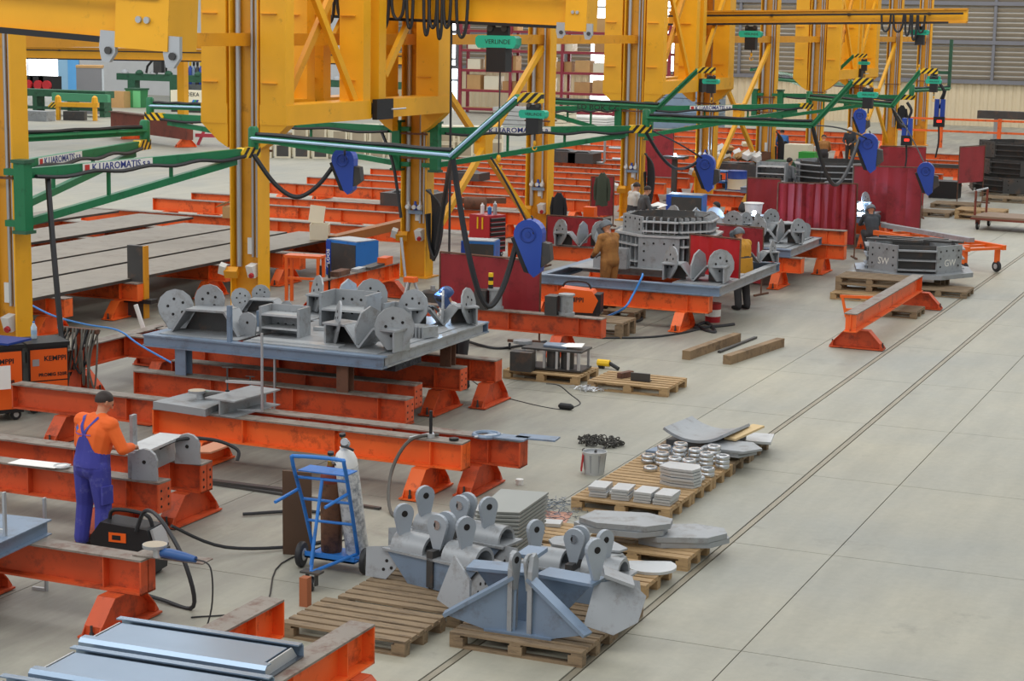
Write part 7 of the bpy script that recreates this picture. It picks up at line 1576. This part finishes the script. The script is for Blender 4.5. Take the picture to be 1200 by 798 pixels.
# flat cart
t = thing('flat_cart', 'flat four wheeled cart with brown push frame near the rails', 'cart', (-8.35, 57.0, 0), -0.12)
MB().bb(-0.85, 0.95, -0.75, 0.75, 0.36, 0.42).build('deck', mat('worn deck', '#8a735e', 0.7, var=0.12), t); MB().bb(-0.88, 0.98, -0.78, 0.78, 0.30, 0.36).build('deck_frame', DARKRED, t)
MB().tube([(-0.8, -0.6, 0.4), (-0.8, -0.6, 1.15)], 0.035, 8).build('push_post', DARKRED, t); MB().tube([(-0.8, 0.6, 0.4), (-0.8, 0.6, 1.15)], 0.035, 8).build('push_post', DARKRED, t); MB().tube([(-0.8, -0.6, 1.15), (-0.8, 0.6, 1.15)], 0.03, 8).build('push_bar', ALU, t)
for x in (-0.7, 0.8):
    for y in (-0.6, 0.6): wheel(t, (x, y, 0.12), 0.12, 0.06); MB().bb(x-0.06, x+0.06, y-0.05, y+0.05, 0.16, 0.30).build('fork', DARKRED, t)
# orange ladder trolley
t = thing('frame_trolley', 'orange ladder frame trolley with large caster beside the octagonal frame', 'trolley', (-8.6, 47.3, 0), -0.72)
for y in (-0.55, 0.55): MB().bb(-1.9, 1.9, y-0.05, y+0.05, 0.56, 0.68).build('side_rail', ORANGE_NEW, t)
for i in range(7): MB().bb(-1.85+0.6*i, -1.75+0.6*i, -0.5, 0.5, 0.57, 0.63).build('rung', ORANGE_NEW, t)
for x in (-1.7, 1.7):
    for y in (-0.5, 0.5):
        MB().bb(x-0.05, x+0.05, y-0.05, y+0.05, 0.24, 0.56).build('leg', ORANGE_NEW, t); wheel(t, (x, y, 0.14), 0.14, 0.08, (0, 1, 0))
MB().bb(-1.7, 1.7, -0.53, -0.47, 0.30, 0.36).build('low_rail', ORANGE_NEW, t)
tag(MB().bb(-2.0, 1.6, -0.09, 0.09, 0, 0.11).build('steel_section', STEEL, None, (-8.85, 47.7, 0.682), (0, 0, -0.72)), 'grey section lying on the orange ladder trolley', 'steel section')
# ------------------------------------------------------------------ far background on the left
t = thing('pallet_rack', 'tall dark red pallet rack with cartons at the back wall', 'rack', (-52.0, 112.0, 0))
RK = mat('rack red', '#8e2a3a', 0.5, var=0.06)
for x in (0, 3.6, 7.2, 10.8, 14.4):
    for y in (0, 1.2): MB().bb(x-0.09, x+0.09, y-0.09, y+0.09, 0, 6.5).build('upright', RK, t)
for z in (0.35, 1.55, 2.85, 4.15, 5.4):
    for y in (0, 1.2): MB().bb(0, 14.4, y-0.06, y+0.06, z-0.16, z).build('beam', RK, t)
    for x in (0, 3.6, 7.2, 10.8): MB().bb(x+0.1, x+3.5, 0.05, 1.15, z-0.02, z+0.01).build('shelf_board', CARD, t)
k = 0
for z in (1.56, 2.86, 4.16, 5.41):
    for x in [0.9+1.27*i for i in range(11)]:
        if random.random() < 0.2: continue
        w = random.uniform(0.85, 1.1); h = random.uniform(0.55, 0.95)
        tag(MB().bb(-w/2, w/2, -0.45, 0.45, 0, h).build('carton', [CARD, CREAM, mat('tan carton', '#b58a5a', 0.75, var=0.08)][k % 3], None, (-52.0+x, 112.6, z)), 'brown carton stored on the dark red pallet rack', 'carton', 'cartons on the pallet rack'); k += 1
# cream crates with round ends
CR_L = 'cream crate with framed slatted front in the far stack'
crate = MB().bb(-0.34, 0.34, -0.5, 0.5, 0, 0.62).mesh('shell', CREAM); face = MB().bb(-0.25, 0.25, -0.51, -0.5, 0.08, 0.54).mesh('dark_face', mat('crate slats', '#a89c86', 0.7, var=0.1)); faceb = MB().bb(-0.25, 0.25, -0.51, -0.5, 0.08, 0.54).mesh('dark_face', STEEL_D)
for r in range(3):
    for i in range(10 if r else 10):
        for z in range(2 if r else 1 + (i > 3)):
            t = thing('stack_crate', CR_L, 'crate', (-41.3+0.72*i+0.4*r, 69.2+0.35*i+2.4*r, 0.63*z+0.0), 0.45, 'cream crates stacked beyond the beam field')
            link('shell', crate, t); link('dark_face', faceb if (z == 0 and r == 0 and i < 5) else face, t)
# green bin, box, cabinet, blue partition
q = P(161, 126); t = thing('waste_bin', 'green two tone wheelie bin by the back machines', 'bin', q)
MB().prism([(-0.5, 0), (0.42, 0), (0.55, 1.15), (-0.6, 1.15)], 0.9, (0, 0, 0)).build('bin_body', mat('bin green', '#3d8a55', 0.5, var=0.05), t); MB().bb(0.0, 0.56, -0.48, -0.45, 0.03, 1.1).build('side_panel', mat('bin light green', '#6fc283', 0.5, var=0.04), t); MB().bb(-0.65, 0.6, -0.5, 0.5, 1.15, 1.25).build('lid', DGREEN, t)
q = P(141, 126); tag(MB().bb(-0.55, 0.55, -0.4, 0.4, 0, 1.05).build('carton', CARD, None, q), 'plain brown carton on the floor by the green bin', 'carton')
q = P(110, 133); t = thing('tall_cabinet', 'tall grey cabinet with pale side before the blue door leaf', 'cabinet', (q.x, q.y, 0), 0.55)
MB().bb(-0.95, 0.55, -0.6, 0.6, 0, 2.75).build('body', mat('cabinet grey', '#86868a', 0.5, var=0.03), t); MB().bb(0.56, 0.6, -0.58, 0.58, 0, 2.7).build('pale_side', mat('pale blue white', '#d5dee6', 0.5, var=0.03), t); MB().bb(-0.97, 0.6, -0.62, 0.62, 2.75, 2.9).build('roof', CARD, t)
a = PY(69, 112, 104.0); c = PY(93, 70, 104.0)
t = thing('blue_partition', 'pale blue steel door leaf beside the bright opening', 'partition', (a.x, 104.0, 0)); MB().bb(0, (c.x-a.x)*0.5, -0.05, 0.05, 0, 4.2).build('leaf', mat('partition blue', '#8fb9d6', 0.5, var=0.04), t); MB().bb((c.x-a.x)*0.5, c.x-a.x, -0.12, -0.02, 0, 4.2).build('leaf', mat('partition bright blue', '#5ea6e0', 0.5, var=0.04), t)
# green roller conveyor with lamps and machine parts
cv = thing('green_conveyor', 'long dark green roller conveyor with rounded caps by the back wall', 'conveyor', (-76.0, 108.0, 0))
MB().bb(0, 22, -0.3, 0.3, 1.55, 2.0).build('side_beam', DGREEN, cv)
for i in range(18): MB().lathe([(0.28, 0), (0.28, 0.1), (0.15, 0.24), (0.0, 0.28)], (0.6+1.18*i, -0.15, 2.0), (0, 0, 1), 10).build('roller_cap', STEEL_L if i % 2 == 0 else DGREEN, cv, smooth=True)
for x in (1.2, 4.6, 8, 11.5, 15.5): MB().bb(x-0.3, x+0.3, -0.3, 0.3, 0, 1.55).build('leg', DGREEN, cv)
q = PY(188, 90, 108.0); t = thing('lifting_gear', 'black triangular lifting gear on the green conveyor', 'lifting gear', (q.x, 107.8, 2.02))
MB().tube([(-1.0, 0, 0.05), (-0.9, 0, 0.5), (0.0, 0, 1.4), (0.6, 0, 1.0), (0.6, 0, 0.0)], 0.08, 6).build('frame', BLACK, t); MB().bb(-0.3, 0.35, -0.2, 0.2, 0.1, 0.9).build('drive', STEEL_D, t)
q = P(232, 126); t = thing('machine_box', 'cream machine cabinet with coloured stripe emblem', 'cabinet', (PY(230, 120, 100.0).x-0.2, 100.0, 0), 0.0)
MB().bb(-1.3, 1.8, -0.6, 0.6, 0.15, 1.35).build('body', CREAM, t); MB().bb(-1.3, 1.8, -0.55, 0.55, 0, 0.15).build('plinth', STEEL_D, t); text('DEKA', 0.36, mat('dark lettering', '#3a3a3a', 0.5), t, (0.35, -0.615, 1.12), (1, 0, 0), (0, 0, 1)); 
for i, col in enumerate(('#2a6fc0', '#1f8a5a', '#2a3f90')): MB().prism([(0.1+0.14*i, 0.35), (0.24+0.14*i, 0.35), (0.5+0.14*i, 0.8), (0.36+0.14*i, 0.8)], 0.02, (0, -0.61, 0)).build('stripe', mat('emblem'+col, col, 0.5), t)
for i in range(9):
    q = PY(219+4.2*i, 95, 109.5); t = thing('gas_bottle', 'dark gas bottle with coloured shoulder in the row by the wall', 'gas bottle', (q.x, 109.5, 1.35), group='gas bottles by the back wall')
    MB().lathe([(0.16, 0), (0.16, 1.0), (0.06, 1.25)], (0, 0, 0), (0, 0, 1), 10).build('body', [STEEL_D, FEEDBLUE, STEEL_B][i % 3], t, smooth=True); MB().lathe([(0.05, 1.2), (0.09, 1.3), (0.09, 1.5)], (0, 0, 0), (0, 0, 1), 10).build('cap', [BLACK, YEL_H, BLACK][i % 3], t)
tag(MB().bb(-0.3, 9.5, -0.3, 0.3, 0, 1.35).build('bottle_ramp', STEEL, None, (PY(219, 95, 109.5).x-0.3, 109.5, 0)), 'raised grey ramp under the gas bottle row', 'ramp')
# green roller table, dark tubs, yellow spreader
t = thing('roller_table', 'mid green roller table behind the yellow spreader', 'table', (-73.5, 91.0, 0), 0.05); MB().bb(0, 8.5, -0.5, 0.5, 1.1, 1.5).build('side_beam', DGREEN, t); MB().bb(5.2, 9.0, -1.0, -0.7, 0.9, 1.35).build('front_channel', mat('light machine green', '#4f9a73', 0.5, var=0.06), t)
for x in (1.2, 3.6, 6.0, 8.2): MB().bb(x-0.15, x+0.15, -0.4, 0.4, 0, 1.1).build('leg', DGREEN, t)
MB().bb(0, 8.4, -0.4, 0.4, 0.35, 0.5).build('lower_beam', DGREEN, t)
for i, u in enumerate((37, 49, 59)):
    o = thing('dark_tub', 'black tub on the shelf behind the green roller table', 'tub', (PY(u, 105, 97.0).x, 97.0, 1.1), group='black tubs behind the roller table'); MB().bb(-0.5, 0.5, -0.5, 0.5, 0, 0.95).build('tub_body', BLACK, o); MB().lathe([(0.3, 0), (0.3, 0.2)], (0.2, -0.5, 0.4), (0, -1, 0), 12).build('red_cap', RED, o)
t = thing('tub_shelf', 'grey shelf under the black tubs', 'shelf', (PY(48, 105, 97.0).x, 97.0, 0)); MB().bb(-2.4, 2.4, -0.6, 0.6, 1.02, 1.1).build('board', STEEL, t)
for x in (-2.2, 2.2): MB().bb(x-0.08, x+0.08, -0.5, 0.5, 0, 1.02).build('leg', STEEL, t)
t = thing('spreader_beam', 'yellow lifting spreader with hazard end before the grey cabinet', 'spreader', P(89, 141), 0.35)
MB().bb(-1.2, 1.3, -0.2, 0.2, 0.75, 1.0).build('beam', YELLOW, t)
for x in (-1.0, 1.1): MB().bb(x-0.1, x+0.1, -0.15, 0.15, 0.0, 0.75).build('leg', YELLOW, t); MB().lathe([(0.2, 0), (0.16, 0.3), (0.05, 0.4)], (x, 0, 1.0), (0, 0, 1), 8).build('lug', YELLOW, t)
hazard('hazard_end', t, (-1.5, -0.22, 0.85), (-1.1, -0.22, 0.85), 0.3, 0.03, 4); MB().bb(-0.7, 0.5, -0.1, 0.5, 0, 0.5).build('counterweight', STEEL_D, t)
for i, (u, v, mt, s, lab) in enumerate(((34, 141, STEEL, 1.5, 'grey crate row by the green roller table'), (118, 127, CARD, 0.5, 'small brown carton by the grey cabinet'))):
    q = P(u, v); tag(MB().bb(-s, s, -0.4, 0.4, 0, 0.55).build('floor_crate', mt, None, q), lab, 'crate')
# brown beam on a foot and pink A-frame
q0 = P(150, 160); q1 = P(243, 172); 
t = thing('brown_beam', 'brown red beam lying far behind the labelled arms', 'beam', (-54.2, 76.5, 0.5), -0.55); MB().bb(0, 8.6, -0.15, 0.15, 0, 0.85).build('web', DARKRED, t); MB().bb(0, 8.6, -0.25, 0.25, 0.85, 0.9).build('top_flange', RUST, t)
foot(-47.3, 72.3, 'bright foot under the far brown beam', False, -0.55); foot(-52.5, 75.5, 'hidden foot under the far brown beam', False, -0.55)
for o in (bpy.data.objects['brown_beam'],): o.location.z = 0.36
t = thing('a_frame_rack', 'pink red A shaped rack in the far background', 'rack', (-46.4, 74.4, 0), 0.3)
PK = mat('rack pink red', '#c94a58', 0.5, var=0.05)
for x in (-1.4, 1.2): MB().bar((x, 0, 0.0), (x+0.9, 0, 2.0), 0.12, 0.12, (0, 1, 0)).build('leg', PK, t); MB().bar((x+1.6, 0, 0.0), (x+0.9, 0, 2.0), 0.12, 0.12, (0, 1, 0)).build('leg', PK, t)
MB().bar((-1.5, 0, 0.45), (2.8, 0, 0.45), 0.2, 0.16).build('sill', PK, t)
pallet((-43.6, 75.9, 0), 'dark pallet pile by the pink red rack', 1.6, 1.2, 0.6, True)
for i, (u, v, w, h, mt, lab) in enumerate(((800, 150, 4.5, 2.2, STEEL_B, 'large bluish stack of wrapped sheets behind the columns'), (690, 150, 3.0, 0.7, WHITE, 'white wrapped pack beyond the beam field'), (648, 152, 2.0, 1.1, CREAM, 'cream pack beyond the beam field'), (610, 150, 2.6, 1.2, STEEL_L, 'pale stacked packs beyond the crossed braces'))):
    q = P(u, v); t = thing('sheet_stack', lab, 'stack', q)
    for k in range(5): MB().bb(-w/2+0.05*(k % 2), w/2, -1.0, 1.0, h*k/5+0.01, h*(k+1)/5-0.02).build('sheet_pack', mt, t)
# hanging hoses of the feeders
def hang(p0, p1, sag, r, lab, mt=RUBBER):
    p0 = Vector(p0); p1 = Vector(p1); m1 = p0.lerp(p1, 0.5)-Vector((0, 0, sag)); cable('feeder_hose', [p0, p0.lerp(m1, 0.5)-Vector((0, 0, sag*0.2)), m1, p1.lerp(m1, 0.5)-Vector((0, 0, sag*0.2)), p1], r, mt, lab, 'hose')
hang(P(297, 181, 3.38), PY(398, 184, 29.9), 0.75, 0.045, 'thick hose drooping from the labelled arm elbow to its blue feeder')
hang(P(530, 183, 3.62), PY(610, 268, 29.0), 1.9, 0.05, 'thick hose looping down to the feeder above the red curtain')
hang(P(952, 148, 3.6), PY(1008, 160, 48.0), 1.3, 0.05, 'thick hose looping below the bent fore arm')
hang(P(757, 155, 3.3), PY(820, 188, 44.5), 0.5, 0.04, 'hose from the arm tip to the feeder by the drum')
hang(P(1046, 126, 3.55), PY(1063, 148, 58.0), 0.2, 0.05, 'hose from the arm elbow to the rear control feeder')
hang(P(1108, 106, 3.62), PY(1101, 127, P(1108, 106, 3.62).y), 0.05, 0.05, 'hose from the masted arm to its control feeder')
hang(PY(1085, 195, 50.0), P(1046, 126, 3.55), -0.1, 0.02, 'support line of the feeder at the red curtain end')
hang(PY(1017, 163, 48.0), P(952, 147, 3.62), -0.1, 0.02, 'support line of the feeder above the drilled frames')
hang(PY(827, 188, 44.5), P(757, 150, 3.4), -0.05, 0.02, 'support line of the feeder by the drum')
hang(PY(621, 268, 29.0), P(575, 184, 3.6), -0.05, 0.02, 'support line of the feeder above the red curtain')
hang(PY(404, 182, 29.9), P(404, 176, 3.58), 0.0, 0.02, 'support line of the feeder below the pale blue pipe')
cable('feeder_hose', [(-18.34, 24.1, 3.34), PY(60, 260, 23.8), PY(66, 330, 23.6), PY(72, 392, 23.5), PY(76, 400, 23.4)], 0.045, RUBBER, 'long thick hose hanging from the labelled arm to the welding sets', 'hose')
cable('feeder_hose', [(-19.75, 38.27, 3.34), PY(460, 190, 38.0), PY(466, 225, 37.9), PY(470, 255, 37.8)], 0.04, RUBBER, 'dark hose hanging beside the hose column', 'hose')
for i, (u0, u1, v1, y, lab) in enumerate(((529, 526, 330, 36.0, 'straight dark rope hanging to the hooded welder'), (523, 512, 292, 33.0, 'dark hose hanging in front of the crossed braces'))):
    cable('feeder_hose', [PY(u0, 27, y) if i == 0 else P(530, 183, 3.62), PY((u0+u1)/2, 200, y) if i == 0 else PY(523, 220, 30.5), PY(u1, v1, y) if i == 0 else PY(u1, v1, 31.0)], 0.025 if i == 0 else 0.045, RUBBER, lab, 'hose')

# small clutter round the middle pallets
t = thing('caster_dolly', 'small caster dolly under the vise block beam', 'dolly', P(614, 410), 0.3); MB().bb(-0.3, 0.3, -0.04, 0.04, 0.14, 0.18).build('bar', RUST, t)
for x in (-0.26, 0.26): wheel(t, (x, 0, 0.06), 0.06, 0.04)
t = thing('yellow_tool', 'small yellow and black power tool by the linked machine part', 'tool', P(708, 432)); MB().tube([(-0.12, 0, 0.1), (0.1, 0, 0.1)], 0.06, 8).build('motor', YEL_H, t); MB().tube([(0.1, 0, 0.1), (0.28, -0.05, 0.03)], 0.035, 8).build('nose', BLACK, t); MB().bb(-0.1, 0.0, -0.03, 0.03, 0.0, 0.08).build('grip', BLACK, t)
M = MB()
for i in range(60):
    a = random.random()*2*PI; r = 0.3*random.random(); c = Vector((r*math.cos(a), 0.6*r*math.sin(a), 0.01+0.05*random.random())); d = Vector((random.uniform(-1, 1), random.uniform(-1, 1), random.uniform(-0.3, 0.3))).normalized()*0.09; M.tube([c-d, c+Vector((0, 0, 0.02)), c+d], 0.005, 3)
tag(M.build('wire_scrap', mat('bright wire scrap', '#c9ccd0', 0.35, metal=0.6, var=0.1), None, P(690, 458)), 'bright wire scrap on the floor before the fresh pallet', 'scrap', kind='stuff')
# more loose steel on the legged assembly table
for i, (x, y, sx, sy, sz, rz, mt, lab) in enumerate(((-12.95, 23.9, 0.45, 0.05, 0.05, 0.1, STEEL_L, 'round bar lying on the legged table'), (-12.7, 24.35, 0.18, 0.1, 0.16, -0.3, STEEL_B, 'bluish steel block on the legged table'), (-14.35, 23.5, 0.5, 0.2, 0.025, -0.6, STEEL_L, 'flat steel strip lying skew on the legged table'), (-13.05, 22.75, 0.7, 0.1, 0.02, 0.02, STEEL_L, 'long flat strip at the front of the legged table'), (-12.6, 23.35, 0.2, 0.12, 0.2, 0.4, STEEL, 'small grey box beside the front hinge bracket'))):
    tag(MB().bb(-sx, sx, -sy, sy, 0, sz).build('loose_steel', mt, None, (x, y, T1+0.001), (0, 0, rz)), lab, 'steel piece')
